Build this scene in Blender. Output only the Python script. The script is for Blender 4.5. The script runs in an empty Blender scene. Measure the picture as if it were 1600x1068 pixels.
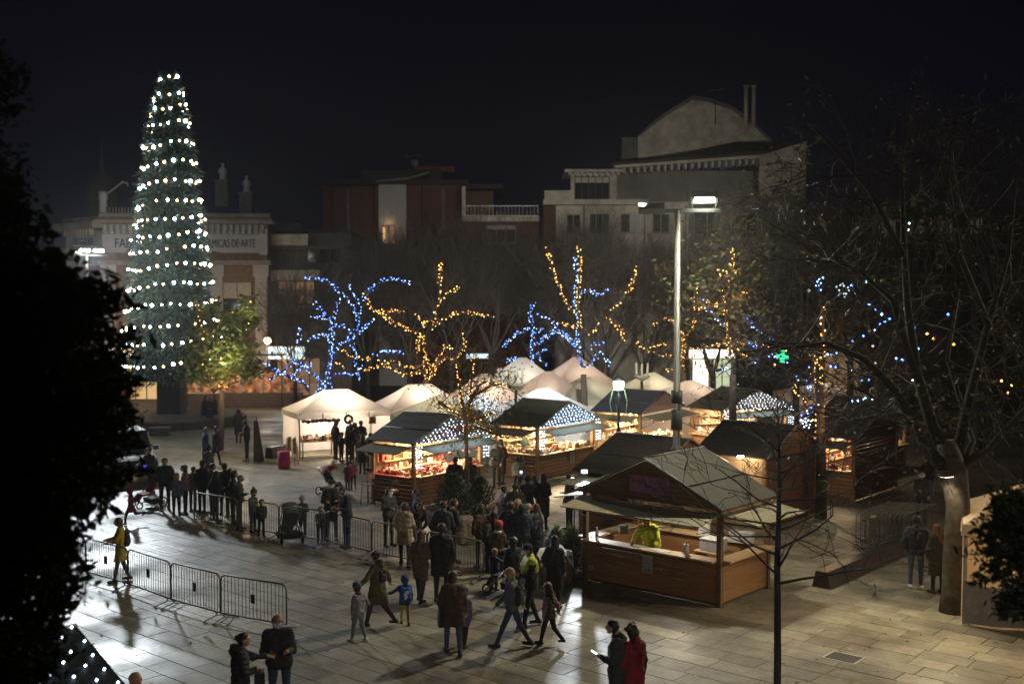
import bpy, math, random
import numpy as np
from mathutils import Vector, Matrix
R = math.radians
rnd = random.Random(7)
scene = bpy.context.scene
C = scene.collection

# ------------------------------------------------------------------ camera, world, exposure
CAM_H = 7.2
FPX = 1750.0
PITCH = math.atan(64 / 1750)
cam = bpy.data.cameras.new('camera')
cam.sensor_width = 36.0
cam.lens = 36.0 * FPX / 1600
cam.clip_start = 0.1
cam.clip_end = 1500
cam.dof.use_dof = True
cam.dof.focus_distance = 24.5
cam.dof.aperture_fstop = 0.95
camo = bpy.data.objects.new('camera', cam)
C.objects.link(camo)
camo.location = (0, 0, CAM_H)
camo.rotation_euler = (math.pi / 2 - PITCH, 0, 0)
scene.camera = camo

world = bpy.data.worlds.new('World')
scene.world = world
world.use_nodes = True
wn = world.node_tree
wn.nodes.clear()
w_out = wn.nodes.new('ShaderNodeOutputWorld')
w_bg = wn.nodes.new('ShaderNodeBackground')
w_ramp = wn.nodes.new('ShaderNodeValToRGB')
w_geo = wn.nodes.new('ShaderNodeTexCoord')
w_sep = wn.nodes.new('ShaderNodeSeparateXYZ')
wn.links.new(w_geo.outputs['Generated'], w_sep.inputs[0])
wn.links.new(w_sep.outputs['Z'], w_ramp.inputs[0])
w_ramp.color_ramp.elements[0].position = 0.0
w_ramp.color_ramp.elements[0].color = (0.0022, 0.0021, 0.0054, 1)
w_ramp.color_ramp.elements[1].position = 0.40
w_ramp.color_ramp.elements[1].color = (0.0006, 0.0005, 0.0028, 1)
wn.links.new(w_ramp.outputs[0], w_bg.inputs[0])
w_bg.inputs[1].default_value = 1.0
wn.links.new(w_bg.outputs[0], w_out.inputs[0])

scene.view_settings.view_transform = 'Standard'
scene.view_settings.look = 'None'
scene.view_settings.exposure = 0.0
scene.view_settings.gamma = 1.0
scene.view_settings.use_curve_mapping = False
scene.render.engine = 'CYCLES'
cy = scene.cycles
cy.use_denoising = True
try:
    cy.denoiser = 'OPENIMAGEDENOISE'
except Exception:
    pass
cy.max_bounces = 6
cy.diffuse_bounces = 3
cy.glossy_bounces = 3
cy.transmission_bounces = 4
cy.transparent_max_bounces = 6
cy.sample_clamp_indirect = 2.0
cy.sample_clamp_direct = 0.0
cy.caustics_reflective = False
cy.caustics_refractive = False
cy.use_light_tree = True

def light(kind, loc, power, color, size=0.2, aim=None, angle=100, blend=0.6, parent=None, name='lamp_light', sy=None):
    l = bpy.data.lights.new(name, kind)
    l.energy = power
    l.color = color
    if kind == 'AREA':
        l.size = size
        if sy:
            l.shape = 'RECTANGLE'
            l.size_y = sy
    elif kind in ('POINT', 'SPOT'):
        l.shadow_soft_size = size
    if kind == 'SPOT':
        l.spot_size = R(angle)
        l.spot_blend = blend
    o = bpy.data.objects.new(name, l)
    C.objects.link(o)
    o.location = loc
    if aim is not None:
        o.rotation_euler = (Vector(aim) - Vector(loc)).to_track_quat('-Z', 'Y').to_euler()
    if parent is not None:
        o.parent = parent
    return o

# the two tall floodlight masts that light the square
MAST = (4.6, 31.2)
MAST_L = (-21.6, 57.0)
light('SPOT', (5.45, 30.75, 9.95), 6500, (1.0, 0.90, 0.66), 0.22, aim=(0.5, 21.0, 0), angle=150, blend=0.9, name='mast_light')
light('SPOT', (3.6, 31.3, 9.7), 44000, (1.0, 0.94, 0.80), 0.2, aim=(7.0, 88.0, 5), angle=54, blend=0.8, name='mast_light')
light('SPOT', (MAST_L[0] + .5, MAST_L[1] - .6, 9.75), 17000, (0.86, 0.94, 1.0), 0.6, aim=(-6.5, 30.0, 0), angle=70, blend=0.9, name='mast_light')
light('SPOT', (MAST_L[0] - .5, MAST_L[1] + .3, 9.65), 3800, (1.0, 0.95, 0.85), 0.2, aim=(-26.0, 80.0, 8), angle=110, blend=0.8, name='mast_light')
# unseen masts added for fill light, right of the frame and behind the viewer
FILL_MAST_R = (20.5, 31.0)
FILL_MAST_B = (10.5, -6.0)
light('SPOT', (FILL_MAST_R[0] - .5, FILL_MAST_R[1] - .2, 9.4), 2600, (1.0, 0.84, 0.54), 0.25, aim=(7.0, 25.0, 0), angle=120, blend=0.9, name='mast_light')
light('SPOT', (FILL_MAST_B[0] - .5, FILL_MAST_B[1] + .3, 10.4), 6800, (1.0, 0.90, 0.74), 0.25, aim=(2.5, 29.0, 0), angle=62, blend=0.7, name='mast_light')

# ------------------------------------------------------------------ helpers
COSP, SINP = math.cos(PITCH), math.sin(PITCH)
def ray(x, y):
    a = (x - 800) / FPX
    b = (534 - y) / FPX
    return Vector((a, COSP + b * SINP, -SINP + b * COSP))
def at(x, y, z=0.0):                       # where a sight line meets the height z
    d = ray(x, y)
    t = (z - CAM_H) / d.z
    return Vector((d.x * t, d.y * t, z))
def atd(x, y, d0):                         # a point of a sight line at the distance d0
    d = ray(x, y)
    t = d0 / d.y
    return Vector((d.x * t, d0, CAM_H + d.z * t))

def lerp(a, b, t):
    return a + (b - a) * t

MATS = {}
def mat(name, col, rough=0.7, metal=0.0, var=0.25, scale=6.0, bump=0.0, bscale=None, emit=None, es=0.0, spec=0.5, trans=0.0, rand=0.0, island=False, stretch=None, rvar=0.0, stain=0.0):
    if name in MATS:
        return MATS[name]
    m = bpy.data.materials.new(name)
    m.use_nodes = True
    nt = m.node_tree
    b = nt.nodes['Principled BSDF']
    out = nt.nodes['Material Output']
    b.inputs['Roughness'].default_value = rough
    b.inputs['Metallic'].default_value = metal
    b.inputs['Specular IOR Level'].default_value = spec
    tc = nt.nodes.new('ShaderNodeTexCoord')
    src = tc.outputs['Object']
    if stretch:
        mp = nt.nodes.new('ShaderNodeMapping')
        mp.inputs['Scale'].default_value = stretch
        nt.links.new(src, mp.inputs[0])
        src = mp.outputs[0]
    n = nt.nodes.new('ShaderNodeTexNoise')
    n.inputs['Scale'].default_value = scale
    n.inputs['Detail'].default_value = 5
    n.inputs['Roughness'].default_value = 0.6
    nt.links.new(src, n.inputs['Vector'])
    r = nt.nodes.new('ShaderNodeMapRange')
    r.inputs['From Min'].default_value = 0.25
    r.inputs['From Max'].default_value = 0.75
    r.inputs['To Min'].default_value = 1 - var
    r.inputs['To Max'].default_value = 1 + var
    nt.links.new(n.outputs['Fac'], r.inputs['Value'])
    val = r.outputs[0]
    if rand:
        if island:
            g = nt.nodes.new('ShaderNodeNewGeometry')
            ro = g.outputs['Random Per Island']
        else:
            g = nt.nodes.new('ShaderNodeObjectInfo')
            ro = g.outputs['Random']
        rr = nt.nodes.new('ShaderNodeMapRange')
        rr.inputs['To Min'].default_value = 1 - rand
        rr.inputs['To Max'].default_value = 1 + rand
        nt.links.new(ro, rr.inputs['Value'])
        mu = nt.nodes.new('ShaderNodeMath')
        mu.operation = 'MULTIPLY'
        nt.links.new(val, mu.inputs[0])
        nt.links.new(rr.outputs[0], mu.inputs[1])
        val = mu.outputs[0]
    if stain:                              # worn and wet patches that run across the slabs
        gw = nt.nodes.new('ShaderNodeNewGeometry')
        nt.links.new(gw.outputs['Position'], n.inputs['Vector'])
        ns = nt.nodes.new('ShaderNodeTexNoise')
        ns.inputs['Scale'].default_value = 0.55
        ns.inputs['Detail'].default_value = 6
        ns.inputs['Roughness'].default_value = 0.65
        nt.links.new(gw.outputs['Position'], ns.inputs['Vector'])
        rs = nt.nodes.new('ShaderNodeMapRange')
        rs.inputs['From Min'].default_value = 0.36
        rs.inputs['From Max'].default_value = 0.60
        rs.inputs['To Min'].default_value = 1 - stain
        rs.inputs['To Max'].default_value = 1.08
        nt.links.new(ns.outputs['Fac'], rs.inputs['Value'])
        m3 = nt.nodes.new('ShaderNodeMath')
        m3.operation = 'MULTIPLY'
        nt.links.new(val, m3.inputs[0])
        nt.links.new(rs.outputs[0], m3.inputs[1])
        val = m3.outputs[0]
    vm = nt.nodes.new('ShaderNodeVectorMath')
    vm.operation = 'SCALE'
    vm.inputs[0].default_value = col[:3]
    nt.links.new(val, vm.inputs['Scale'])
    nt.links.new(vm.outputs[0], b.inputs['Base Color'])
    if rvar:
        r2 = nt.nodes.new('ShaderNodeMapRange')
        r2.inputs['From Min'].default_value = 0.3
        r2.inputs['From Max'].default_value = 0.7
        r2.inputs['To Min'].default_value = rough - rvar
        r2.inputs['To Max'].default_value = rough + rvar
        n2 = nt.nodes.new('ShaderNodeTexNoise')
        n2.inputs['Scale'].default_value = scale * 0.13
        n2.inputs['Detail'].default_value = 3
        g2 = nt.nodes.new('ShaderNodeNewGeometry')
        nt.links.new(g2.outputs['Position'], n2.inputs['Vector'])
        nt.links.new(n2.outputs['Fac'], r2.inputs['Value'])
        nt.links.new(r2.outputs[0], b.inputs['Roughness'])
    if bump:
        bm = nt.nodes.new('ShaderNodeBump')
        bm.inputs['Strength'].default_value = bump
        bm.inputs['Distance'].default_value = 0.02
        nb = nt.nodes.new('ShaderNodeTexNoise')
        nb.inputs['Scale'].default_value = bscale or scale * 5
        nb.inputs['Detail'].default_value = 4
        nt.links.new(gw.outputs['Position'] if stain else src, nb.inputs['Vector'])
        nt.links.new(nb.outputs['Fac'], bm.inputs['Height'])
        nt.links.new(bm.outputs[0], b.inputs['Normal'])
    if emit is not None:
        b.inputs['Emission Color'].default_value = (*emit, 1)
        b.inputs['Emission Strength'].default_value = es
    if trans:
        tr = nt.nodes.new('ShaderNodeBsdfTranslucent')
        tr.inputs['Color'].default_value = (*col[:3], 1)
        mx = nt.nodes.new('ShaderNodeMixShader')
        mx.inputs[0].default_value = trans
        nt.links.new(b.outputs[0], mx.inputs[1])
        nt.links.new(tr.outputs[0], mx.inputs[2])
        nt.links.new(mx.outputs[0], out.inputs['Surface'])
    MATS[name] = m
    return m

def glow(name, col, es, sample=False):
    if name in MATS:
        return MATS[name]
    m = bpy.data.materials.new(name)
    m.use_nodes = True
    nt = m.node_tree
    nt.nodes.clear()
    o = nt.nodes.new('ShaderNodeOutputMaterial')
    e = nt.nodes.new('ShaderNodeEmission')
    e.inputs[0].default_value = (*col, 1)
    e.inputs[1].default_value = es
    nt.links.new(e.outputs[0], o.inputs[0])
    m.cycles.emission_sampling = 'AUTO' if sample else 'NONE'
    MATS[name] = m
    return m

def glass(name='glass_pane', col=(0.02, 0.025, 0.03), rough=0.08):
    return mat(name, col, rough, var=0.1, spec=0.8)

class MB:
    def __init__(s):
        s.v, s.f, s.m, s.sm = [], [], [], []
    def add(s, vs, fs, mi=0, smooth=False):
        k = len(s.v)
        s.v.extend(tuple(p) for p in vs)
        for f in fs:
            s.f.append(tuple(i + k for i in f))
            s.m.append(mi)
            s.sm.append(smooth)
    def box(s, c, d, rz=0.0, mi=0, tap=1.0):
        cx, cyy, cz = c
        hx, hy, hz = d[0] / 2, d[1] / 2, d[2] / 2
        co, si = math.cos(rz), math.sin(rz)
        vs = []
        for z in (-1, 1):
            t = tap if z > 0 else 1.0
            for x, y in ((-1, -1), (1, -1), (1, 1), (-1, 1)):
                px, py = x * hx * t, y * hy * t
                vs.append((cx + px * co - py * si, cyy + px * si + py * co, cz + z * hz))
        s.add(vs, [(3, 2, 1, 0), (4, 5, 6, 7), (0, 1, 5, 4), (1, 2, 6, 5), (2, 3, 7, 6), (3, 0, 4, 7)], mi)
        return s
    def obox(s, c, a, b, d, mi=0):            # centre and three half axes
        c, a, b, d = Vector(c), Vector(a), Vector(b), Vector(d)
        vs = [c + a * i + b * j + d * k for k in (-1, 1) for i, j in ((-1, -1), (1, -1), (1, 1), (-1, 1))]
        s.add(vs, [(3, 2, 1, 0), (4, 5, 6, 7), (0, 1, 5, 4), (1, 2, 6, 5), (2, 3, 7, 6), (3, 0, 4, 7)], mi)
        return s
    def slab(s, poly, ext, mi=0):             # a flat outline given thickness by the vector ext
        n = len(poly)
        e = Vector(ext)
        vs = [Vector(p) for p in poly] + [Vector(p) + e for p in poly]
        fs = [tuple(range(n))[::-1], tuple(range(n, 2 * n))]
        fs += [(i, (i + 1) % n, (i + 1) % n + n, i + n) for i in range(n)]
        s.add(vs, fs, mi)
        return s
    def tube(s, pts, r, n=6, mi=0, cap=True, smooth=True):
        pts = [Vector(p) for p in pts]
        if not isinstance(r, (list, tuple)):
            r = [r] * len(pts)
        vs, fs = [], []
        pa = None
        for i, p in enumerate(pts):
            t = (pts[min(i + 1, len(pts) - 1)] - pts[max(i - 1, 0)])
            if t.length < 1e-9:
                t = Vector((0, 0, 1))
            t.normalize()
            if pa is None:
                pa = t.orthogonal().normalized()
            else:
                pa = pa - t * pa.dot(t)
                pa = pa.normalized() if pa.length > 1e-6 else t.orthogonal().normalized()
            q = t.cross(pa)
            for k in range(n):
                an = 2 * math.pi * k / n
                vs.append(p + (pa * math.cos(an) + q * math.sin(an)) * r[i])
        for i in range(len(pts) - 1):
            for k in range(n):
                fs.append((i * n + k, i * n + (k + 1) % n, (i + 1) * n + (k + 1) % n, (i + 1) * n + k))
        if cap:
            fs.append(tuple(range(n))[::-1])
            fs.append(tuple(range((len(pts) - 1) * n, len(pts) * n)))
        s.add(vs, fs, mi, smooth)
        return s
    def ball(s, c, r, nu=8, nv=5, mi=0, sc=(1, 1, 1)):
        c = Vector(c)
        vs = [c + Vector((0, 0, -r * sc[2]))]
        for j in range(1, nv):
            ph = -math.pi / 2 + math.pi * j / nv
            for i in range(nu):
                th = 2 * math.pi * i / nu
                vs.append(c + Vector((r * sc[0] * math.cos(ph) * math.cos(th), r * sc[1] * math.cos(ph) * math.sin(th), r * sc[2] * math.sin(ph))))
        vs.append(c + Vector((0, 0, r * sc[2])))
        fs = [(0, 1 + (i + 1) % nu, 1 + i) for i in range(nu)]
        for j in range(nv - 2):
            for i in range(nu):
                a = 1 + j * nu
                fs.append((a + i, a + (i + 1) % nu, a + nu + (i + 1) % nu, a + nu + i))
        t = len(vs) - 1
        a = 1 + (nv - 2) * nu
        fs += [(a + i, a + (i + 1) % nu, t) for i in range(nu)]
        s.add(vs, fs, mi, True)
        return s
    def octa(s, c, r, mi=0):
        x, y, z = c
        s.add([(x + r, y, z), (x - r, y, z), (x, y + r, z), (x, y - r, z), (x, y, z + r), (x, y, z - r)],
              [(0, 2, 4), (2, 1, 4), (1, 3, 4), (3, 0, 4), (2, 0, 5), (1, 2, 5), (3, 1, 5), (0, 3, 5)], mi, True)
        return s
    def lathe(s, prof, c=(0, 0, 0), n=12, mi=0, smooth=True):
        vs, fs = [], []
        for r, z in prof:
            for k in range(n):
                an = 2 * math.pi * k / n
                vs.append((c[0] + r * math.cos(an), c[1] + r * math.sin(an), c[2] + z))
        for i in range(len(prof) - 1):
            for k in range(n):
                fs.append((i * n + k, i * n + (k + 1) % n, (i + 1) * n + (k + 1) % n, (i + 1) * n + k))
        fs.append(tuple(range(n))[::-1])
        fs.append(tuple(range((len(prof) - 1) * n, len(prof) * n)))
        s.add(vs, fs, mi, smooth)
        return s
    def mesh(s, name):
        me = bpy.data.meshes.new(name)
        me.from_pydata(s.v, [], s.f)
        me.polygons.foreach_set('material_index', s.m)
        me.polygons.foreach_set('use_smooth', s.sm)
        me.update()
        return me
    def obj(s, name, mats, parent=None, loc=None, rz=0.0, kind=None):
        me = s.mesh(name)
        for m in (mats if isinstance(mats, (list, tuple)) else [mats]):
            me.materials.append(m)
        o = bpy.data.objects.new(name, me)
        C.objects.link(o)
        if parent is not None:
            o.parent = parent
        if loc is not None:
            o.location = loc
        o.rotation_euler = (0, 0, rz)
        if kind:
            o['kind'] = kind
        return o

def tag(o, label, cat, group=None, kind=None):
    if label:
        o['label'] = label
    if cat:
        o['category'] = cat
    if group:
        o['group'] = group
    if kind:
        o['kind'] = kind
    return o
def thing(name, label, cat, loc=(0, 0, 0), rz=0.0, group=None):
    o = bpy.data.objects.new(name, None)
    C.objects.link(o)
    o.location = loc
    o.rotation_euler = (0, 0, rz)
    return tag(o, label, cat, group)
def share(me, name, parent, loc=(0, 0, 0), rot=(0, 0, 0)):
    o = bpy.data.objects.new(name, me)
    C.objects.link(o)
    o.parent = parent
    o.location = loc
    o.rotation_euler = rot
    return o
def dup(root, loc, rz, label=None):
    def cp_(o, par):
        c = o.copy()
        C.objects.link(c)
        if par is not None:
            c.parent = par
        for ch in list(o.children):
            cp_(ch, c)
        return c
    r = cp_(root, None)
    r.location = loc
    r.rotation_euler = (0, 0, rz)
    if label:
        r['label'] = label
    return r

# shared materials
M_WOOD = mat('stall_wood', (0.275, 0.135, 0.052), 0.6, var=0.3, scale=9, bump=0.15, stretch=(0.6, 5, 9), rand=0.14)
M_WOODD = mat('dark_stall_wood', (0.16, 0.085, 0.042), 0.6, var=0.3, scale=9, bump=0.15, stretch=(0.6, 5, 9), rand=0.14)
M_WOODR = mat('reddish_stall_wood', (0.13, 0.058, 0.036), 0.6, var=0.25, scale=9, bump=0.15, stretch=(0.6, 5, 9), rand=0.12)
M_POST = mat('post_wood', (0.33, 0.19, 0.085), 0.6, var=0.25, scale=8, stretch=(6, 6, 0.7))
M_POSTD = mat('dark_post_wood', (0.14, 0.085, 0.05), 0.6, var=0.25, scale=8, stretch=(6, 6, 0.7))
M_PLY = mat('plywood', (0.52, 0.36, 0.20), 0.6, var=0.2, scale=5)
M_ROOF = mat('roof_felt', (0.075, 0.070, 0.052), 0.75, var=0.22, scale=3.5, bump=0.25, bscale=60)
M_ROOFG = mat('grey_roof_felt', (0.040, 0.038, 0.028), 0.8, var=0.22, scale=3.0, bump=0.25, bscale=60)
M_FLAP = mat('flap_boards', (0.22, 0.20, 0.115), 0.65, var=0.2, scale=5)
M_STEEL = mat('galvanised_steel', (0.42, 0.43, 0.43), 0.42, metal=0.7, var=0.2, scale=12)
M_STEELD = mat('dull_barrier_steel', (0.17, 0.17, 0.165), 0.5, metal=0.5, var=0.2, scale=12)
M_IRON = mat('dark_iron', (0.03, 0.03, 0.03), 0.5, metal=0.3, var=0.2)
M_PAINT = mat('pale_pole_paint', (0.13, 0.14, 0.13), 0.45, var=0.1)
M_PAPER = mat('paper', (0.7, 0.7, 0.68), 0.8, var=0.08)
M_BLACK = mat('black_plastic', (0.015, 0.015, 0.016), 0.5, var=0.2)
M_CORTEN = mat('rusty_steel', (0.05, 0.034, 0.03), 0.42, var=0.35, scale=4, bump=0.1)
M_BULB_W = glow('cold_bulb', (0.62, 0.82, 1.0), 9.0)
M_BULB_WW = glow('warm_white_bulb', (1.0, 0.74, 0.38), 9.0)
M_BULB_B = glow('blue_bulb', (0.10, 0.25, 1.0), 10)
M_BULB_BP = glow('pale_blue_bulb', (0.34, 0.55, 1.0), 9)
M_BULB_O = glow('amber_bulb', (1.0, 0.42, 0.07), 7.0)
M_BULB_OP = glow('pale_amber_bulb', (1.0, 0.60, 0.18), 7.0)
M_BULB_S = glow('stall_bulb', (1.0, 0.85, 0.62), 14.0)
M_WIRE = mat('cable', (0.02, 0.022, 0.02), 0.6)
# ------------------------------------------------------------------ ground and paving
TH = R(-41.0)
UX, UY = math.cos(TH), math.sin(TH)       # along the paving rows
VX, VY = -UY, UX                          # across the rows

def px(p):
    z = p[2] - CAM_H
    d = p[1] * COSP - z * SINP
    v = z * COSP + p[1] * SINP
    if d < 0.1:
        return (-9999, 9999)
    return (800 + FPX * p[0] / d, 534 - FPX * v / d)

g = MB()
g.add([(-600, -200, -0.03), (600, -200, -0.03), (600, 1000, -0.03), (-600, 1000, -0.03)], [(0, 1, 2, 3)])
tag(g.obj('ground', mat('asphalt', (0.045, 0.045, 0.047), 0.7, var=0.2, scale=2, bump=0.2)), None, None, kind='structure')
bed = MB()
bed.add([(-70, 2, -0.014), (70, 2, -0.014), (70, 74, -0.014), (-70, 74, -0.014)], [(0, 1, 2, 3)])
plaza = tag(bed.obj('plaza_pavement', mat('mortar', (0.10, 0.09, 0.075), 0.6, var=0.3, scale=3)), None, None, kind='structure')

def slab_mat(name, island):
    m = mat(name, (0.212, 0.194, 0.146), 0.50, var=0.30, scale=3.2, bump=0.35, bscale=14, spec=.40, rand=0.27, island=island, rvar=0.20, stain=0.5)
    return m
M_SLAB = slab_mat('stone_slab', False)
M_SLABI = slab_mat('stone_slab_far', True)
prng = random.Random(11)
slabs = []
rw = 0.56
for row in range(-190, 190):
    b = row * rw
    a = -75 + prng.random()
    while a < 75:
        L = prng.choice((0.8, 1.0, 1.2, 1.4))
        ca = a + L / 2
        x = ca * UX + (b + rw / 2) * VX
        y = ca * UY + (b + rw / 2) * VY + 40
        if 14 < y < 73:
            q = px((x, y, 0))
            if -60 < q[0] < 1660 and q[1] < 1120:
                slabs.append((x * x + y * y, x, y, L, prng.uniform(-0.0025, 0.0025), prng.random()))
        a += L
slabs.sort()
def slab_geo(m, x, y, L, dz, tw=0.0):
    gap = 0.006
    hl, hw = L / 2 - gap, rw / 2 - gap
    vs = []
    for z, e in ((-0.02, 0.0), (-0.004 + dz, 0.0), (dz, 0.004)):
        for i, j in ((-1, -1), (1, -1), (1, 1), (-1, 1)):
            p, q = i * (hl - e), j * (hw - e)
            vs.append((x + p * UX + q * VX, y + p * UY + q * VY, z))
    fs = [(8, 9, 10, 11)]
    for k in (0, 4):
        fs += [(k, k + 1, k + 5, k + 4), (k + 1, k + 2, k + 6, k + 5), (k + 2, k + 3, k + 7, k + 6), (k + 3, k, k + 4, k + 7)]
    m.add(vs, fs)
inview = [s for s in slabs if -20 < px((s[1], s[2], 0))[0] < 1620 and px((s[1], s[2], 0))[1] < 1080]
near = set(id(s) for s in inview[:300])
cache = {}
far = MB()
for s in slabs:
    if id(s) in near:
        key = round(s[3], 2)
        if key not in cache:
            t = MB()
            slab_geo(t, 0, 0, s[3], 0)
            cache[key] = t.mesh('paving_slab')
            cache[key].materials.append(M_SLAB)
        share(cache[key], 'paving_slab', plaza, (s[1], s[2], s[4]))
    else:
        slab_geo(far, s[1], s[2], s[3], s[4])
far.obj('paving_field', M_SLABI, plaza, kind='stuff')

# iron covers let into the paving
def cover(x, y, w, d, label):
    t = thing('drain_cover', label, 'drain cover', at(x, y), TH, 'iron covers in the paving')
    m = MB()
    m.box((0, 0, 0.003), (w, d, 0.010))
    m.obj('plate', M_IRON, t)
    m = MB()
    for s_ in (-1, 1):
        m.box((0, s_ * (d / 2 + .02), 0.004), (w + .08, 0.04, 0.012))
        m.box((s_ * (w / 2 + .02), 0, 0.004), (0.04, d, 0.012))
    m.obj('rim', M_STEEL, t)
cover(1318, 1027, 0.62, 0.5, 'dark square drain cover in the paving right of the thin bare tree')
cover(240, 838, 0.8, 0.5, 'dark drain cover in the paving behind the yellow coat')
cover(262, 858, 0.8, 0.5, 'dark drain cover just behind the front barrier row')

# round planter under the tall christmas tree
TREE = (-20.1, 66.0)
pl = thing('tree_planter', 'low round dark planter with paved top under the tall conical christmas tree', 'planter', (TREE[0], TREE[1], 0))
m = MB()
m.lathe([(4.3, 0), (4.3, 0.42), (4.15, 0.5)], n=40, smooth=False)
m.obj('rim', mat('planter_side', (0.07, 0.055, 0.045), 0.7), pl)
m = MB()
m.lathe([(4.1, 0.505), (3.9, 0.52), (0.1, 0.60)], n=40)
m.obj('top', mat('planter_top', (0.16, 0.13, 0.115), 0.7, scale=3, var=0.3), pl)
bn = thing('stone_bench', 'pale stone block bench against the round planter', 'bench', at(250, 680), 0.05)
m = MB()
m.box((0, 0, 0.2), (1.0, 0.4, 0.4))
m.obj('block', mat('bench_dark', (0.10, 0.09, 0.08), 0.7), bn)
m = MB()
m.box((0, 0, 0.43), (1.08, 0.46, 0.06))
m.obj('seat', mat('bench_stone', (0.32, 0.30, 0.28), 0.7), bn)

# rusty steel walls
def corten(p0, p1, h, w, label, name='steel_wall'):
    p0, p1 = Vector(p0), Vector(p1)
    d = (p1 - p0)
    L = d.length
    t = thing(name, label, 'low wall', p0, math.atan2(d.y, d.x), 'rusty steel walls on the square')
    m = MB()
    hw = w / 2
    vs = []
    for x_, k in ((0, 1.0), (L, 1.0)):
        vs += [(x_, -hw, 0), (x_, hw, 0), (x_, hw * .62, h * k), (x_, -hw * .62, h * k)]
    m.add(vs, [(0, 1, 2, 3)[::-1], (4, 5, 6, 7), (0, 1, 5, 4)[::-1], (1, 2, 6, 5)[::-1], (2, 3, 7, 6)[::-1], (3, 0, 4, 7)[::-1]])
    m.obj('body', M_CORTEN, t)
    m = MB()
    m.box((L / 2, 0, h + .006), (L - .04, w * .6, 0.012))
    m.obj('capping', mat('steel_cap', (0.06, 0.06, 0.065), 0.28, metal=0.6), t)
corten(at(1283, 918), at(1283, 918) + Vector((VX, VY, 0)) * 6.2, 0.40, 0.5, 'long low dark steel wall beside the stacked barriers')
corten(at(420, 716), at(462, 708), 0.5, 0.5, 'short dark steel wall in front of the left white tent')
t = thing('steel_fin', 'tall tapering rusty steel fin standing alone on the square', 'totem', at(404, 719), 0.2, None)
m = MB()
m.slab([(-.22, -.12, 0), (.26, -.12, 0), (-.02, -.12, 1.82), (-.20, -.12, 1.82)], (0, 0.24, 0))
m.obj('body', M_CORTEN, t)
m = MB()
m.box((-.08, 0, 1.9), (.05, .05, .18))
m.obj('tip', M_IRON, t)

# dry leaves and scraps lying on the paving
lt = MB()
for i in range(420):
    y = 19 + 34 * prng.random() ** 1.5
    x = prng.uniform(-.42, .46) * y
    if prng.random() < .5:
        x = abs(x) * .9 + 2
    a = prng.uniform(0, 6.28)
    s_ = prng.uniform(.03, .07)
    c, q = math.cos(a) * s_, math.sin(a) * s_
    z_ = .006
    lt.add([(x - c, y - q, z_), (x + q * .5, y - c * .5, z_ + .008), (x + c, y + q, z_ + prng.uniform(.002, .02)), (x - q * .5, y + c * .5, z_ + .012)], [(0, 1, 2, 3)], 0 if prng.random() < .85 else 1)
tag(lt.obj('fallen_leaves', [mat('dry_leaf', (0.07, 0.05, 0.025), .9, rand=.5, island=True), mat('paper_scrap', (.5, .5, .48), .9)]), None, None, kind='stuff')
# ------------------------------------------------------------------ buildings behind the square
M_STONE = mat('factory_stone', (0.32, 0.275, 0.22), .8, var=.2, scale=2, stain=.3)
M_WHITEW = mat('white_plaster', (0.46, 0.45, 0.45), .8, var=.08, scale=2)
M_TERRA = mat('terracotta_band', (0.22, 0.13, 0.085), .8, var=.2, scale=4)
M_CREAM = mat('cream_plaster', (0.58, 0.53, 0.45), .85, var=.16, scale=1.1, stain=.3)
M_GREYP = mat('grey_render', (0.17, 0.165, 0.155), .85, var=.18, scale=1.2, stain=.3)
M_BRICK = mat('red_brick', (0.12, 0.050, 0.042), .85, var=.3, scale=12)
M_DARKR = mat('dark_roof', (0.028, 0.028, 0.030), .8, var=.2)
M_FRAME = mat('window_frame', (0.30, 0.30, 0.30), .6)
M_FRAMED = mat('dark_frame', (0.05, 0.045, 0.04), .6)
M_GLASS = glass()
M_LITW = glow('lit_window', (1.0, 0.62, 0.26), 0.75)
M_LITD = glow('dim_lit_window', (1.0, 0.60, 0.30), 0.22)
M_CURT = mat('curtain', (0.5, 0.46, 0.4), .9)
M_LETTER = mat('frieze_letter', (0.02, 0.03, 0.06), .6)

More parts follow.
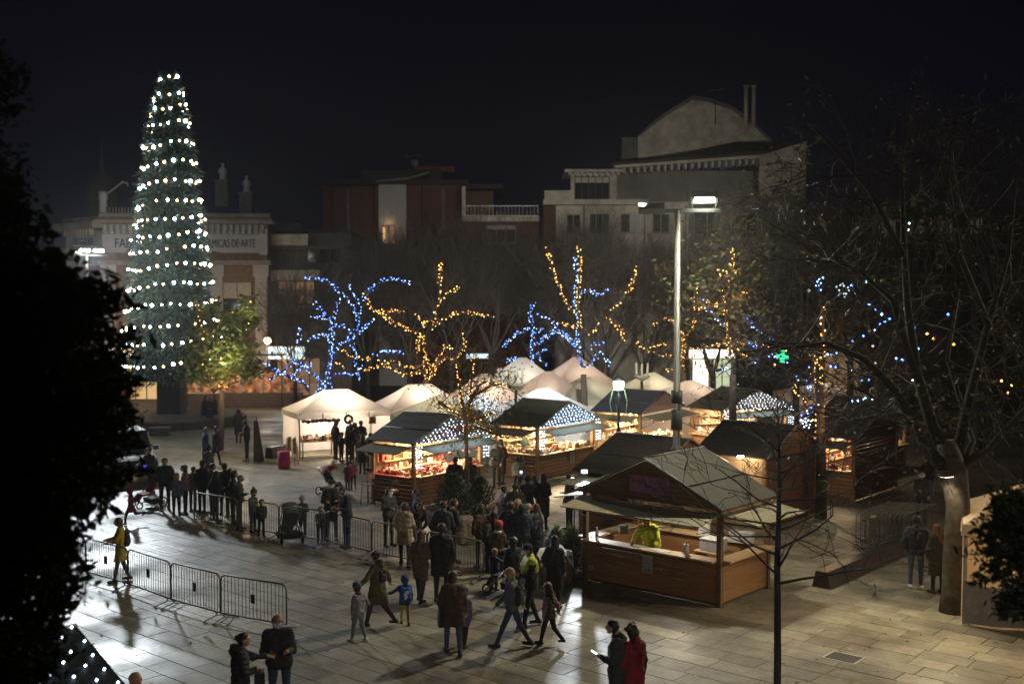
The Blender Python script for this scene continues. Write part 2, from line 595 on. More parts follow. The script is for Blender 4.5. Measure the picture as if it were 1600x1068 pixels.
class B:                                   # a building's own frame: local x along the front, y into it
    def __init__(s, label, origin, rz, name='building', group='buildings round the square'):
        s.t = thing(name, label, 'building', origin, rz, group)
    def box(s, name, x0, x1, y0, y1, z0, z1, m, parent=None):
        q = MB()
        q.box(((x0 + x1) / 2, (y0 + y1) / 2, (z0 + z1) / 2), (x1 - x0, y1 - y0, z1 - z0))
        return q.obj(name, m, parent or s.t)
    def wall(s, x0, x1, z0, z1, m, holes=(), th=.35, y=0.0):
        # a wall with real openings, cut into strips round them
        q = MB()
        xs = sorted(set([x0, x1] + [v for h in holes for v in (h[0], h[1])]))
        for a, b in zip(xs, xs[1:]):
            zs = [z0]
            for h in sorted(holes, key=lambda h: h[2]):
                if h[0] <= a + 1e-6 and h[1] >= b - 1e-6:
                    zs += [h[2], h[3]]
            zs.append(z1)
            for i in range(0, len(zs), 2):
                if zs[i + 1] - zs[i] > .01:
                    q.box(((a + b) / 2, y + th / 2, (zs[i] + zs[i + 1]) / 2), (b - a, th, zs[i + 1] - zs[i]))
        return q.obj('wall', m, s.t)
    def window(s, x0, x1, z0, z1, y=0.0, pane=None, fr=None, mull=1, sill=True, shutter=None):
        q = MB()
        w = .07
        for xx in [x0 + w / 2, x1 - w / 2] + [x0 + (x1 - x0) * k / (mull + 1) for k in range(1, mull + 1)]:
            q.box((xx, y + .18, (z0 + z1) / 2), (w, .07, z1 - z0))
        for zz in (z0 + w / 2, z1 - w / 2):
            q.box(((x0 + x1) / 2, y + .178, zz), (x1 - x0, .06, w))
        f = q.obj('window', fr or M_FRAME, s.t)
        s.box('pane', x0 + .02, x1 - .02, y + .20, y + .22, z0 + .02, z1 - .02, pane or M_GLASS, f)
        if sill:
            s.box('sill', x0 - .1, x1 + .1, y - .10, y + .12, z0 - .09, z0 - .003, M_FRAME, f)
        if pane is None and rnd.random() < .6:
            zt_ = z1 - (z1 - z0) * rnd.choice((.25, .4, .6, .9))
            s.box('blind', x0 + .06, x1 - .06, y + .150, y + .165, zt_, z1 - .05, M_CURT, f)
        if shutter:
            q = MB()
            n = 8
            for i in range(n):
                q.box((x0 + (x1 - x0) * .75, y + .12, z0 + (z1 - z0) * (i + .5) / n), ((x1 - x0) * .46, .03, (z1 - z0) / n - .02))
            q.obj('shutter', shutter, f)
        return f
    def rail(s, x0, x1, y, z, m, h=1.0, step=.14):
        q = MB()
        q.box(((x0 + x1) / 2, y, z + h), (x1 - x0, .05, .05))
        q.box(((x0 + x1) / 2, y, z + .08), (x1 - x0, .04, .04))
        n = int((x1 - x0) / step)
        for i in range(n + 1):
            q.box((x0 + (x1 - x0) * i / n, y, z + h / 2), (.018, .018, h))
        return q.obj('balcony_rail', m, s.t)

def text(body, size, loc, parent, m, ext=.03, name='lettering', rot=(math.pi / 2, 0, 0), sx=1.0):
    c = bpy.data.curves.new(name, 'FONT')
    c.body = body
    c.size = size
    c.extrude = ext
    c.align_x = 'CENTER'
    c.align_y = 'CENTER'
    c.materials.append(m)
    o = bpy.data.objects.new(name, c)
    C.objects.link(o)
    dg = bpy.context.evaluated_depsgraph_get()
    me = bpy.data.meshes.new_from_object(o.evaluated_get(dg))
    bpy.data.objects.remove(o)
    q = bpy.data.objects.new(name, me)
    C.objects.link(q)
    q.parent = parent
    q.location = loc
    q.rotation_euler = rot
    q.scale = (sx, 1, 1)
    return q

# ---- A: ceramics factory with lettered frieze. distance 80 m, 21.9 px to the metre
def ZA(y, d=80.0):
    return CAM_H + (470 - y) * d / FPX
def XA(x, d=80.0):
    return (x - 800) * d / FPX
A0 = XA(165)
A = B('old ceramics factory front with lettered frieze, pilasters and heavy cornice behind the tall conical tree', (A0, 80.0, 0), 0.03)
W_A = XA(416) - A0
z = ZA
A.wall(0, W_A, -.1, z(412), M_TERRA, holes=[(W_A - 3.2, W_A - 1.0, z(505), z(440)), (2.2, 4.4, z(505), z(440)), (5.6, 7.6, z(505), z(440)), (1.2, 3.6, 0.1, 3.4), (5.0, 8.0, 0.1, 3.4)])
for x0 in (W_A - 3.2, 2.2, 5.6):
    A.window(x0, x0 + 2.1, z(505), z(440), fr=M_TERRA, mull=1)
for x0, x1 in ((1.2, 3.6), (5.0, 8.0)):
    A.window(x0, x1, .1, 3.4, pane=M_LITW, fr=M_FRAMED, mull=2, sill=False)
for x in (XA(338) - A0, W_A - .38, XA(215) - A0, XA(172) - A0):
    p = A.box('pilaster', x - .42, x + .42, -.22, -.003, 2.9, z(414), M_WHITEW)
    A.box('capital', x - .55, x + .55, -.30, -.22, z(432), z(414), M_WHITEW, p)
    A.box('plinth', x - .6, x + .6, -.34, -.22, 2.4, 3.1, M_WHITEW, p)
A.box('lower_cornice', -.3, W_A + .35, -.45, -.003, z(414), z(407), M_STONE)
A.box('band', -.1, W_A + .1, -.12, .3, z(407), z(395), M_TERRA)
A.box('frieze', -.1, W_A + .1, -.16, .3, z(395), z(367), M_WHITEW)
A.box('frieze_moulding', -.12, W_A + .12, -.22, .3, z(367), z(364), M_STONE)
# arched corbel table
for i in range(26):
    x = .2 + (W_A - .4) * i / 25
    q = MB()
    q.box((x, -.30, (z(364) + z(352)) / 2), (.22, .42, z(352) - z(364)))
    q.ball((x, -.40, z(363)), .17, 6, 4)
    q.obj('corbel', M_WHITEW, A.t)
A.box('corbel_field', -.1, W_A + .1, -.09, .3, z(364), z(350), M_STONE)
A.box('cornice', -.5, W_A + .6, -.9, .3, z(350), z(345), M_STONE)
A.box('cornice_upper_band', -.35, W_A + .45, -.6, .3, z(345), z(340), M_TERRA)  # terracotta course between cornice and parapet
A.box('parapet', -.3, W_A + .3, -.3, .3, z(340), z(334), M_STONE)
A.box('corner_block', W_A - .45, W_A + .12, -.30, -.163, z(398), z(358), M_WHITEW)
A.box('side_wall', W_A - .35, W_A, .35, 12, -.1, z(340), M_TERRA)
A.box('roof', 0, W_A, .3, 12, z(345), z(338), M_DARKR)
text('CERAMICAS·DE·ARTE', .82, (W_A - 2.85, -.19, z(381)), A.t, M_LETTER, sx=.54)
text('FABRICA', .95, (2.15, -.19, z(381)), A.t, M_LETTER, sx=.75)
# balustrade spikes along the middle
q = MB()
for i in range(16):
    q.box((.2 + i * .22, -.1, z(330)), (.06, .06, .5))
q.obj('cresting', M_STONE, A.t)
# the canted left bay
A2 = B('canted left bay of the old ceramics factory beyond the left mast', (XA(78), 83.5, 0), math.atan2(-3.5, A0 - XA(78)))
WB = math.hypot(3.5, A0 - XA(78))
k = 83 / 80
A2.wall(0, WB - .02, -.1, z(412), M_TERRA, holes=[(1.2, 2.8, z(505), z(440))])
A2.window(1.2, 2.8, z(505), z(440), fr=M_TERRA)
A2.box('lower_cornice', -.1, WB - .02, -.45, -.003, z(414), z(407), M_STONE)
A2.box('band', 0, WB - .02, -.12, .3, z(407), z(395), M_TERRA)
A2.box('frieze', 0, WB - .02, -.16, .3, z(395), z(360), M_STONE)
A2.box('cornice', -.5, WB - .02, -.9, .3, z(357), z(346), M_STONE)
A2.box('parapet', -.2, WB - .02, -.3, .3, z(346), z(338), M_STONE)
for i in range(9):
    A2.box('corbel', .3 + i * .45, .5 + i * .45, -.55, -.163, z(366), z(357), M_STONE)
text('OBJETOS·DE·ARTE', .72, (WB / 2, -.19, z(377)), A2.t, M_LETTER, sx=.5)
# roof ornaments: dome with spike, statues
dm = thing('roof_dome', 'dim ribbed dome with a tall thin spike above the factory bay', 'dome', (XA(146), 82, z(338)), 0)
q = MB(); q.lathe([(1.25, 0), (1.25, 1.2), (1.35, 1.3), (1.1, 2.2), (.7, 2.9), (.2, 3.4), (.15, 3.6)], n=16); q.obj('drum', mat('dome_tile', (0.022, 0.020, 0.018), .8), dm)
q = MB(); q.lathe([(.16, 3.55), (.2, 4.0), (.06, 4.4), (.12, 4.6), (.03, 5.6)], n=8); q.obj('spike', mat('dome_tile', (0.022, 0.020, 0.018), .8), dm)
ur = thing('roof_urn', 'pale urn pedestal with a curled arm on the factory roof', 'roof ornament', (XA(159), 80.6, z(334)), 0)
q = MB(); q.lathe([(.3, 0), (.26, 1.0), (.34, 1.1), (.3, 1.6)], n=10); q.obj('pedestal', M_WHITEW, ur)
q = MB(); q.tube([(.2, 0, 1.4), (.9, 0, 1.9), (1.4, 0, 2.3), (1.75, 0, 2.2), (1.8, 0, 1.95)], [.08, .08, .08, .07, .04], 6); q.obj('scroll', M_STONE, ur)
def statue(x, y, label):
    s = thing('roof_statue', label, 'statue', (XA(x, 82), 82, z(y + 62, 82)), 0)
    q = MB(); q.box((0, 0, .9), (.9, .8, 1.8)); q.box((0, 0, 1.85), (1.05, .95, .14)); q.obj('pedestal', mat('statue_base', (0.10, 0.10, 0.10), .8), s)
    q = MB()
    q.lathe([(.26, 1.92), (.2, 2.3), (.17, 2.5), (.21, 2.75), (.1, 2.92), (.07, 2.98)], n=9)
    q.ball((.02, 0, 3.08), .12, 8, 6)
    q.tube([(-.17, 0, 2.78), (-.28, -.05, 2.5), (-.12, -.16, 2.4)], [.06, .05, .04], 6)
    q.tube([(.17, 0, 2.78), (.27, -.05, 2.55), (.2, -.1, 2.3)], [.06, .05, .04], 6)
    q.obj('figure', mat('statue_stone', (0.42, 0.42, 0.44), .8), s)
statue(350, 262, 'pale statue on a dark pedestal, taller left one of the two on the factory roof')
statue(387, 281, 'pale statue on a dark pedestal, lower right one of the two on the factory roof')

# ---- B: low flats with balconies right of the factory
def flat(label, xl, xr, d, rz=0.0):
    return B(label, (XA(xl, d), d, 0), rz)
Bl = flat('low flats with deep balconies and one warm window right of the ceramics factory', 418, 545, 82)
zb = lambda y: ZA(y, 82)
wb = XA(545, 82) - XA(418, 82)
Bl.wall(0, wb, -.1, zb(362), M_GREYP, holes=[(.4, 3.2, zb(476), zb(438)), (2.6, 5.2, zb(410), zb(387)), (.3, 3.6, .1, 3.0)], y=1.4)
f = Bl.window(.4, 3.2, zb(476), zb(438), y=1.4, pane=M_LITD, fr=M_FRAMED, mull=3, sill=False)
for xx in (.75, 1.65, 2.3):
    Bl.box('curtain', xx, xx + .38, 1.66, 1.68, zb(474), zb(440), glow('lit_curtain', (1, .62, .3), .45), f)
Bl.window(2.6, 5.2, zb(410), zb(387), y=1.4, fr=M_TERRA, mull=2, sill=False)
Bl.window(.3, 3.6, .1, 3.0, y=1.4, pane=M_LITD, fr=M_FRAMED, mull=3, sill=False)
Bl.box('balcony', 0, wb * .65, -.1, 1.4, zb(490), zb(477), M_CREAM)
Bl.box('balcony', 0, wb * .65, -.1, 1.4, zb(438), zb(422), M_CREAM)
Bl.box('balcony', 0, wb * .5, .1, 1.4, zb(383), zb(366), M_CREAM)
Bl.rail(0, wb * .65, -.05, zb(477), M_FRAMED, h=1.1)
Bl.rail(0, wb * .65, -.05, zb(422), M_FRAMED, h=1.4)
Bl.box('awning', wb * .45, wb, .1, 1.4, zb(388), zb(384), M_GREYP)
Bl.box('roof', -.1, wb, .2, 11, zb(362), zb(359), M_DARKR)
Bl.box('stair_head', .1, 2.0, 2.5, 6, zb(359), zb(346), M_GREYP)
Bl.box('body', .1, wb - .1, 1.8, 10, 0, zb(364), M_GREYP)
# shop sign box
sg = thing('shop_sign', 'long white backlit shop sign with dark script left of the blue lit tree', 'sign', (XA(446, 79), 79, ZA(551, 79)), 0)
q = MB(); q.box((0, .12, 0), (2.75, .24, .95)); q.obj('case', M_STEEL, sg)
q = MB(); q.box((0, -.006, 0), (2.65, .012, .85)); q.obj('face', glow('sign_white', (.78, .95, .95), 1.5), sg)
q = MB()
rr = random.Random(2)
x = -.95
while x < 1.0:
    q.tube([(x, -.02, -.12), (x + .09, -.02, rr.uniform(.05, .22)), (x + .16, -.02, -.1)], .028, 4)
    x += .2
q.obj('script', mat('sign_script', (0.05, 0.10, 0.14), .5), sg)
light('AREA', (XA(446, 79), 78.7, ZA(551, 79)), 60, (.85, 1, 1), 2.6, aim=(XA(446, 79), 70, 2), sy=.9)

# ---- C: brick block with pale stair tower
Cb = flat('red brick flats with a pale stair tower and an arched warm window', 505, 725, 96)
zc = lambda y: ZA(y, 96)
wc = XA(725, 96) - XA(505, 96)
xc = lambda x: XA(x, 96) - XA(505, 96)
Cb.wall(0, xc(593) - .004, -.1, zc(292), M_BRICK)
Cb.wall(xc(636) + .004, xc(725), -.1, zc(290), M_BRICK)
Cb.wall(xc(593), xc(636), -.1, zc(287), M_WHITEW, holes=[(xc(599), xc(618), zc(382), zc(352))], y=-.35, th=.7)
f = Cb.window(xc(599), xc(618), zc(382), zc(352), y=-.3, pane=M_LITD, fr=M_FRAMED, sill=False)
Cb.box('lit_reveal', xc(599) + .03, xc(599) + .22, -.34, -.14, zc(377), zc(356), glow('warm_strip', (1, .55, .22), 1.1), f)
light('POINT', (XA(608, 96), 95.2, zc(352)), 9, (1, .6, .28), .1)
for xx in (545, 693):
    Cb.box('pilaster', xc(xx) - .12, xc(xx) + .12, -.09, -.003, 5, zc(296), M_GREYP)
q = MB()
q.slab([(xc(590), -.9, zc(287)), (xc(640), -.9, zc(283)), (xc(672), -.9, zc(274)), (xc(672), -.9, zc(271)), (xc(640), -.9, zc(279)), (xc(590), -.9, zc(284))], (0, 3, 0))
q.obj('tower_roof', M_GREYP, Cb.t)
Cb.box('roof', -.5, wc + .4, -.6, 12, zc(290), zc(283), M_DARKR)
Cb.box('roof_ridge', 3, wc - 2, 2, 9, zc(283), zc(262), M_DARKR)
ch = Cb.box('chimney', xc(640), xc(707), 4, 6, zc(262), zc(252), M_BRICK)
Cb.box('chimney_cap', xc(638), xc(648), 3.8, 6.2, zc(252), zc(243), M_GREYP, ch)
Cb.box('body', .05, wc - .05, .4, 12, 0, zc(291), M_BRICK)
Cc = flat('brick wing with white-railed roof terrace between the brick flats and the big house', 725, 842, 94)
zd = lambda y: ZA(y, 94)
xd = lambda x: XA(x, 94) - XA(725, 94)
Cc.wall(0, xd(842), -.1, zd(345), M_BRICK, holes=[(xd(760), xd(806), zd(380), zd(352))])
Cc.window(xd(760), xd(806), zd(380), zd(352), mull=2)
Cc.box('slab', -.1, xd(842), -.7, -.003, zd(347), zd(340), M_CREAM)
Cc.wall(0, xd(770), zd(340), zd(296), M_BRICK, y=2.0)
Cc.rail(xd(725), xd(840), -.6, zd(340), M_STEEL, h=.9, step=.3)
Cc.box('pier', xd(722) + .02, xd(728), -.5, -.003, zd(345), zd(293), M_CREAM)
Cc.box('roof', -.1, xd(786), -.1, 6, zd(295), zd(289), M_DARKR)
Cc.box('body', .05, xd(838), .4, 9, 0, zd(346), M_BRICK)

# ---- D: big cream house with tiled eaves and round-topped gable
D0 = 88
Dh = flat('big cream house with bracketed eaves, penthouse and round-topped dim gable behind the tall mast', 868, 1258, D0)
zz = lambda y: ZA(y, D0)
xx_ = lambda x: XA(x, D0) - XA(868, D0)
Wd = xx_(1258)
wins = [(885, 907, 366, 335), (921, 952, 366, 334), (969, 999, 364, 334), (1019, 1046, 364, 334), (1021, 1050, 437, 411), (1068, 1090, 437, 411), (1085, 1128, 372, 330), (1150, 1185, 372, 334), (900, 930, 440, 408), (960, 990, 440, 408)]
holes = [(xx_(a), xx_(b), zz(c), zz(d)) for a, b, c, d in wins]
Dh.wall(0, xx_(1075), -.1, zz(316), M_CREAM, holes=[h for h in holes if h[1] < xx_(1076)])
Dh.wall(xx_(1075) + .004, Wd, -.1, zz(300), M_GREYP, holes=[(max(h[0], xx_(1080)), h[1], h[2], h[3]) for h in holes if h[1] > xx_(1076)], y=.5)
for i, (a, b, c, d) in enumerate(wins):
    lit = i in (4,)
    y = 0 if b < 1076 else .5
    Dh.window(max(xx_(a), xx_(1080)) if y else xx_(a), xx_(b), zz(c), zz(d), y=y, pane=M_LITW if lit else (M_LITD if i == 5 else M_GLASS), mull=1 if i != 1 else 2, shutter=M_WHITEW if i == 2 else None, fr=M_FRAMED if lit else M_FRAME)
Dh.box('terrace_slab', -1.0, xx_(1010), -1.1, -.003, zz(322), zz(314), M_CREAM)
Dh.box('brick_corner', -.95, -.003, -.5, 5, 4, zz(324), M_BRICK)
Dh.box('parapet', -.9, xx_(895), -.9, -.6, zz(314), zz(300), M_CREAM)
# penthouse
px0, px1 = xx_(893), xx_(966)
Dh.wall(px0, px1, zz(314), zz(268), M_CREAM, holes=[(xx_(899), xx_(955), zz(312), zz(273))], y=1.6)
Dh.window(xx_(899), xx_(955), zz(312), zz(273), y=1.6, mull=4, sill=False, fr=M_FRAMED)
Dh.box('penthouse_roof', px0 - .5, px1 + .6, .6, 6, zz(268), zz(264), M_CREAM)
for i in range(9):
    Dh.box('bracket', px0 - .2 + i * .48, px0 - .02 + i * .48, .75, 1.597, zz(273), zz(268), M_WHITEW)
Dh.wall(px1 + .004, xx_(1186), zz(318), zz(262), M_GREYP, y=2.6)
# long eave rising to the right
q = MB()
q.slab([(xx_(960), .6, zz(262)), (xx_(1196), .6, zz(246)), (xx_(1196), .6, zz(241)), (xx_(960), .6, zz(258))], (0, 2.4, 0))
q.obj('eave', M_CREAM, Dh.t)
for i in range(22):
    f_ = i / 21
    x = lerp(xx_(966), xx_(1190), f_)
    zt = lerp(zz(262), zz(246.5), f_) - .01
    Dh.box('bracket', x - .1, x + .1, .9, 2.2, zt - .42, zt, M_WHITEW)
q = MB()
q.slab([(xx_(955), .4, zz(258)), (xx_(1200), .4, zz(240)), (xx_(1255), 2.5, zz(222)), (xx_(1180), 8, zz(205)), (xx_(970), 8, zz(248))], (0, 0, .2))
q.obj('roof', M_DARKR, Dh.t)
# round-topped gable wall behind
prof = [(996, 250), (996, 213), (1017, 197), (1038, 181), (1060, 168), (1080, 156), (1104, 159), (1140, 171), (1170, 192), (1204, 222), (1204, 245)]
dome_d = 98
q = MB()
q.slab([(XA(x, dome_d) - XA(868, D0), dome_d - D0, ZA(y, dome_d)) for x, y in prof], (0, .6, 0))
q.obj('round_gable', M_CREAM, Dh.t)
q = MB()
q.slab([(XA(x, dome_d) - XA(868, D0), dome_d - D0 - .25, ZA(y - (3 if 1 < i < 9 else 0), dome_d)) for i, (x, y) in enumerate(prof[1:10], 1)] +
       [(XA(x, dome_d) - XA(868, D0), dome_d - D0 - .25, ZA(y + 3, dome_d)) for x, y in prof[1:10][::-1]], (0, .22, 0))
q.obj('gable_coping', M_GREYP, Dh.t)
Dh.box('side_block', XA(971, dome_d) - XA(868, D0), XA(996, dome_d) - XA(868, D0) - .01, dome_d - D0 + .1, dome_d - D0 + 4, 8, ZA(216, dome_d), M_GREYP)
for x in (1163, 1175):
    q = MB()
    q.tube([(XA(x, 96) - XA(868, D0), 8, ZA(200, 96)), (XA(x, 96) - XA(868, D0), 8, ZA(139, 96))], .17, 8)
    q.tube([(XA(x, 96) - XA(868, D0), 8, ZA(139, 96)), (XA(x, 96) - XA(868, D0), 8, ZA(136, 96))], .23, 8)
    q.obj('flue', M_CREAM, Dh.t)
# right wing with rising roof line and square window
q = MB()
wl_ = [(1180, 318), (1258, 318), (1258, 222), (1196, 242), (1180, 244)]
h_ = (xx_(1205), xx_(1237), zz(286), zz(255))
Dh.wall(xx_(1186), Wd, zz(305), zz(244), M_CREAM, holes=[h_], y=.2, th=.28)
q.slab([(xx_(1186), .2, zz(244) + .004), (Wd, .2, zz(244) + .004), (Wd, .2, zz(222)), (xx_(1196), .2, zz(241))], (0, .28, 0))
q.obj('raised_gable', M_CREAM, Dh.t)
Dh.window(*h_, y=.2, fr=M_FRAMED)
Dh.box('body', .1, Wd - .1, 3.2, 10, 0, zz(300), M_GREYP)
Dh.box('balcony', xx_(1085), xx_(1190), -.5, .497, zz(380), zz(374), M_GREYP)
Dh.rail(xx_(1085), xx_(1190), -.45, zz(374), M_FRAMED, h=1.0, step=.2)

for x in (912, 1006, 1070):
    q = MB()
    q.tube([(xx_(x), -.08, .2), (xx_(x), -.08, zz(330)), (xx_(x), -.3, zz(323))], .06, 6)
    q.obj('drainpipe', M_GREYP, Dh.t)
for x in (520, 585, 660, 715):
    q = MB()
    q.tube([(xc(x), -.1, .2), (xc(x), -.1, zc(293))], .06, 6)
    q.obj('drainpipe', M_FRAMED, Cb.t)
# ---- E: dim flats far right behind the trees
E_ = flat('dim brick flats behind the big plane tree at the right', 1262, 1640, 92)
ze = lambda y: ZA(y, 92)
xe = lambda x: XA(x, 92) - XA(1262, 92)
M_DIMB = mat('dim_brick', (0.13, 0.075, 0.06), .85, var=.25, scale=8)
ew = [(1330 + 45 * i, 1355 + 45 * i, r_, r_ - 26) for i in range(6) for r_ in (366, 430)]
E_.wall(0, xe(1640), -.1, ze(330), M_DIMB, holes=[(xe(a), xe(b), ze(c), ze(d)) for a, b, c, d in ew] + [(xe(1290), xe(1345), .1, 3.0)])
for i, (a, b, c, d) in enumerate(ew):
    E_.window(xe(a), xe(b), ze(c), ze(d), pane=glow('faint_window', (1, .8, .55), .05) if i in (2, 4, 6, 8) else M_GLASS)
E_.window(xe(1290), xe(1345), .1, 3.0, pane=M_LITD, mull=2, sill=False)
E_.box('cornice', -.1, xe(1640), -.3, .3, ze(330), ze(325), M_GREYP)
E_.box('body', .05, xe(1640), .4, 10, 0, ze(331), M_DIMB)

# ---- shops at the foot of the big house
sh = flat('bright white shop front at the foot of the big house', 1078, 1150, 84)
zs = lambda y: ZA(y, 84)
xs_ = lambda x: XA(x, 84) - XA(1078, 84)
sh.wall(0, xs_(1150), -.1, zs(545), M_WHITEW, holes=[(.2, 1.5, .2, zs(560)), (1.75, 3.2, .2, zs(560))])
sh.window(.2, 1.5, .2, zs(560), pane=glow('shop_glass', (1, .86, .68), 2.2), mull=0, sill=False)
sh.window(1.75, 3.2, .2, zs(560), pane=glow('shop_glass_green', (.85, .95, .6), .7), mull=1, sill=False)
sh.box('fascia', -.05, xs_(1148), -.14, -.003, zs(559), zs(546), glow('shop_fascia', (1, .93, .8), 3.0))
sh.box('body', .05, xs_(1145), .4, 3, 0, zs(546), M_GREYP)
light('AREA', (XA(1112, 84), 83.3, 3), 120, (1, .9, .72), 3.0, aim=(XA(1100, 70), 66, 0), sy=1.5)
# pharmacy cross
ph = thing('pharmacy_cross', 'glowing green pharmacy cross among the branches of the right trees', 'sign', (XA(1223, 80), 80, ZA(557, 80)), 0)
q = MB(); q.box((0, 0, 0), (.9, .12, .3)); q.box((0, 0, .3), (.3, .12, .3)); q.box((0, 0, -.3), (.3, .12, .3)); q.obj('cross', glow('green_neon', (.05, .85, .35), 1.6), ph)
q = MB(); q.box((0, .1, 0), (1.0, .06, .4)); q.box((0, .1, 0), (.4, .06, 1.0)); q.obj('back_plate', M_IRON, ph)
# far white shop sign and kiosk behind the marquees
fs = thing('shop_sign', 'small cold white shop sign behind the marquees right of the amber tree', 'sign', (XA(746, 78), 78, ZA(556, 78)), 0)
q = MB(); q.box((0, .08, 0), (1.55, .16, .36)); q.obj('case', M_STEEL, fs)
q = MB(); q.box((0, -.006, 0), (1.5, .012, .3)); q.obj('face', glow('sign_cold', (.75, .95, 1), 1.3), fs)
gb = thing('advert_box', 'pale lit advert box with a red edge standing behind the marquees', 'advert box', (XA(786, 76), 76, 0), 0)
q = MB(); q.box((0, 0, 1.9), (1.1, .3, 1.6)); q.box((0, 0, .55), (.2, .2, 1.1)); q.obj('case', mat('red_case', (0.5, .03, .02), .5), gb)
q = MB(); q.box((.08, -.158, 1.9), (.92, .012, 1.5)); q.obj('face', glow('advert_face', (1, .92, .7), .55), gb)
# terrace screens printed with warm pictures below the factory
def poster(name, seed):
    if name in MATS:
        return MATS[name]
    m = bpy.data.materials.new(name)
    m.use_nodes = True
    nt = m.node_tree
    b = nt.nodes['Principled BSDF']
    tc = nt.nodes.new('ShaderNodeTexCoord')
    mp = nt.nodes.new('ShaderNodeMapping')
    mp.inputs['Location'].default_value = (seed * 3.1, seed, 0)
    n = nt.nodes.new('ShaderNodeTexNoise')
    n.inputs['Scale'].default_value = 2.2
    n.inputs['Detail'].default_value = 3
    r = nt.nodes.new('ShaderNodeValToRGB')
    e = r.color_ramp.elements
    e[0].position = .3
    e[0].color = (.05, .03, .025, 1)
    e[1].position = .72
    e[1].color = (.85, .62, .36, 1)
    x = e.new(.48); x.color = (.32, .16, .08, 1)
    x = e.new(.58); x.color = (.62, .34, .2, 1)
    nt.links.new(tc.outputs['Object'], mp.inputs[0])
    nt.links.new(mp.outputs[0], n.inputs['Vector'])
    nt.links.new(n.outputs['Fac'], r.inputs[0])
    nt.links.new(r.outputs[0], b.inputs['Base Color'])
    b.inputs['Roughness'].default_value = .5
    MATS[name] = m
    return m
tw = thing('terrace_wall', 'low dark terrace wall carrying printed picture screens below the factory', 'wall', (XA(276, 76), 76, 0), .10)
wt = XA(470, 76) - XA(276, 76)
q = MB(); q.box((wt / 2, 0, .45), (wt, .5, .9)); q.obj('wall', mat('terrace_wall', (0.06, 0.045, 0.04), .8), tw)
for i in range(6):
    x = (i + .5) * wt / 6
    q = MB(); q.box((x, 0, 1.62), (wt / 6 - .14, .05, 1.35)); p = q.obj('printed_screen', poster('printed_%d' % i, i + 1), tw)
    q = MB()
    for s_ in (-1, 1):
        q.box((x + s_ * (wt / 12 - .04), 0, 1.65), (.06, .08, 1.5))
    q.obj('screen_post', M_STEEL, p)
light('AREA', (XA(370, 74), 73.2, 3.6), 260, (1, .62, .34), 7, aim=(XA(370, 76), 76.2, 1.2), sy=.4)  # warm light added to brighten the printed screens

pl_ = thing('fill_light_bar', 'invented light bar on two posts for the added warm light on the terrace screens', 'lamp', (XA(370, 74), 73.2, 0))  # invented fixture that gives the added screen light a source
m = MB(); m.box((0, .08, 3.68), (6.6, .16, .12)); m.obj('housing', M_IRON, pl_)
for s_ in (-3.1, 3.1):
    m = MB(); m.tube([(s_, .08, 0), (s_, .08, 3.6)], .04, 6); m.obj('post', M_IRON, pl_)
# television aerials on the roofs
def aerial(label, x, y, d, h=2.2):
    p = atd(x, y, d)
    t = thing('roof_aerial', label, 'aerial', p)
    m = MB(); m.tube([(0, 0, -h), (0, 0, 0)], .035, 5); m.obj('mast', M_IRON, t)
    m = MB()
    m.tube([(-.7, 0, -.1), (.7, 0, .02)], .025, 4)
    for i in range(6):
        xx = -.6 + i * .24
        m.tube([(xx, -.3, -.09 + i * .02), (xx, .3, -.09 + i * .02)], .018, 4)
    m.obj('antenna', M_GREYP, t)
aerial('television aerial left of the two flues on the big house', 1118, 140, 97, 3)
aerial('thin aerial on the red brick flats', 646, 243, 98, 2)
aerial('thin aerial above the low flats', 470, 340, 86, 1.6)
# ------------------------------------------------------------------ market stalls
def plank_mesh(L, h, t, mats, key, cache={}):
    k = (round(L, 3), round(h, 3), key)
    if k not in cache:
        m = MB()
        b = 0.008
        x, z, y = L / 2, h / 2 - 0.003, t / 2
        vs = []
        for s_ in (-1, 1):
            vs += [(s_ * x, y, -z), (s_ * x, -y + b, -z), (s_ * x, -y, -z + b), (s_ * x, -y, z - b), (s_ * x, -y + b, z), (s_ * x, y, z)]
        fs = [(0, 1, 2, 3, 4, 5), (11, 10, 9, 8, 7, 6)] + [(i, (i + 1) % 6, (i + 1) % 6 + 6, i + 6)[::-1] for i in range(6)]
        m.add(vs, fs)
        k2 = m.mesh('plank')
        k2.materials.append(mats)
        cache[k] = k2
    return cache[k]

PAL = {
    'red': [(0.55, 0.03, 0.03), (0.6, 0.06, 0.05), (0.75, 0.68, 0.6), (0.5, 0.3, 0.15), (0.75, 0.5, 0.4)],
    'food': [(0.75, 0.62, 0.42), (0.6, 0.4, 0.2), (0.3, 0.12, 0.06), (0.8, 0.75, 0.65), (0.35, 0.05, 0.04), (0.2, 0.16, 0.1)],
    'pale': [(0.8, 0.7, 0.58), (0.7, 0.55, 0.4), (0.8, 0.78, 0.72), (0.5, 0.25, 0.2), (0.25, 0.2, 0.16)],
}
def goods_mb(pal, x0, x1, y0, y1, z, n, rng, hmax=0.28):
    m = MB()
    for i in range(n):
        x, y = rng.uniform(x0, x1), rng.uniform(y0, y1)
        h = rng.uniform(0.06, hmax)
        c = rng.randrange(len(PAL[pal]))
        k = rng.random()
        if k < .4:
            m.box((x, y, z + h / 2), (rng.uniform(.06, .16), rng.uniform(.06, .14), h), rng.random(), c)
        elif k < .75:
            r = rng.uniform(.03, .06)
            m.lathe([(r, 0), (r * 1.05, h * .6), (r * .45, h * .8), (r * .4, h)], (x, y, z), 7, c)
        else:
            r = rng.uniform(.04, .08)
            m.ball((x, y, z + r), r, 7, 4, c)
    return m
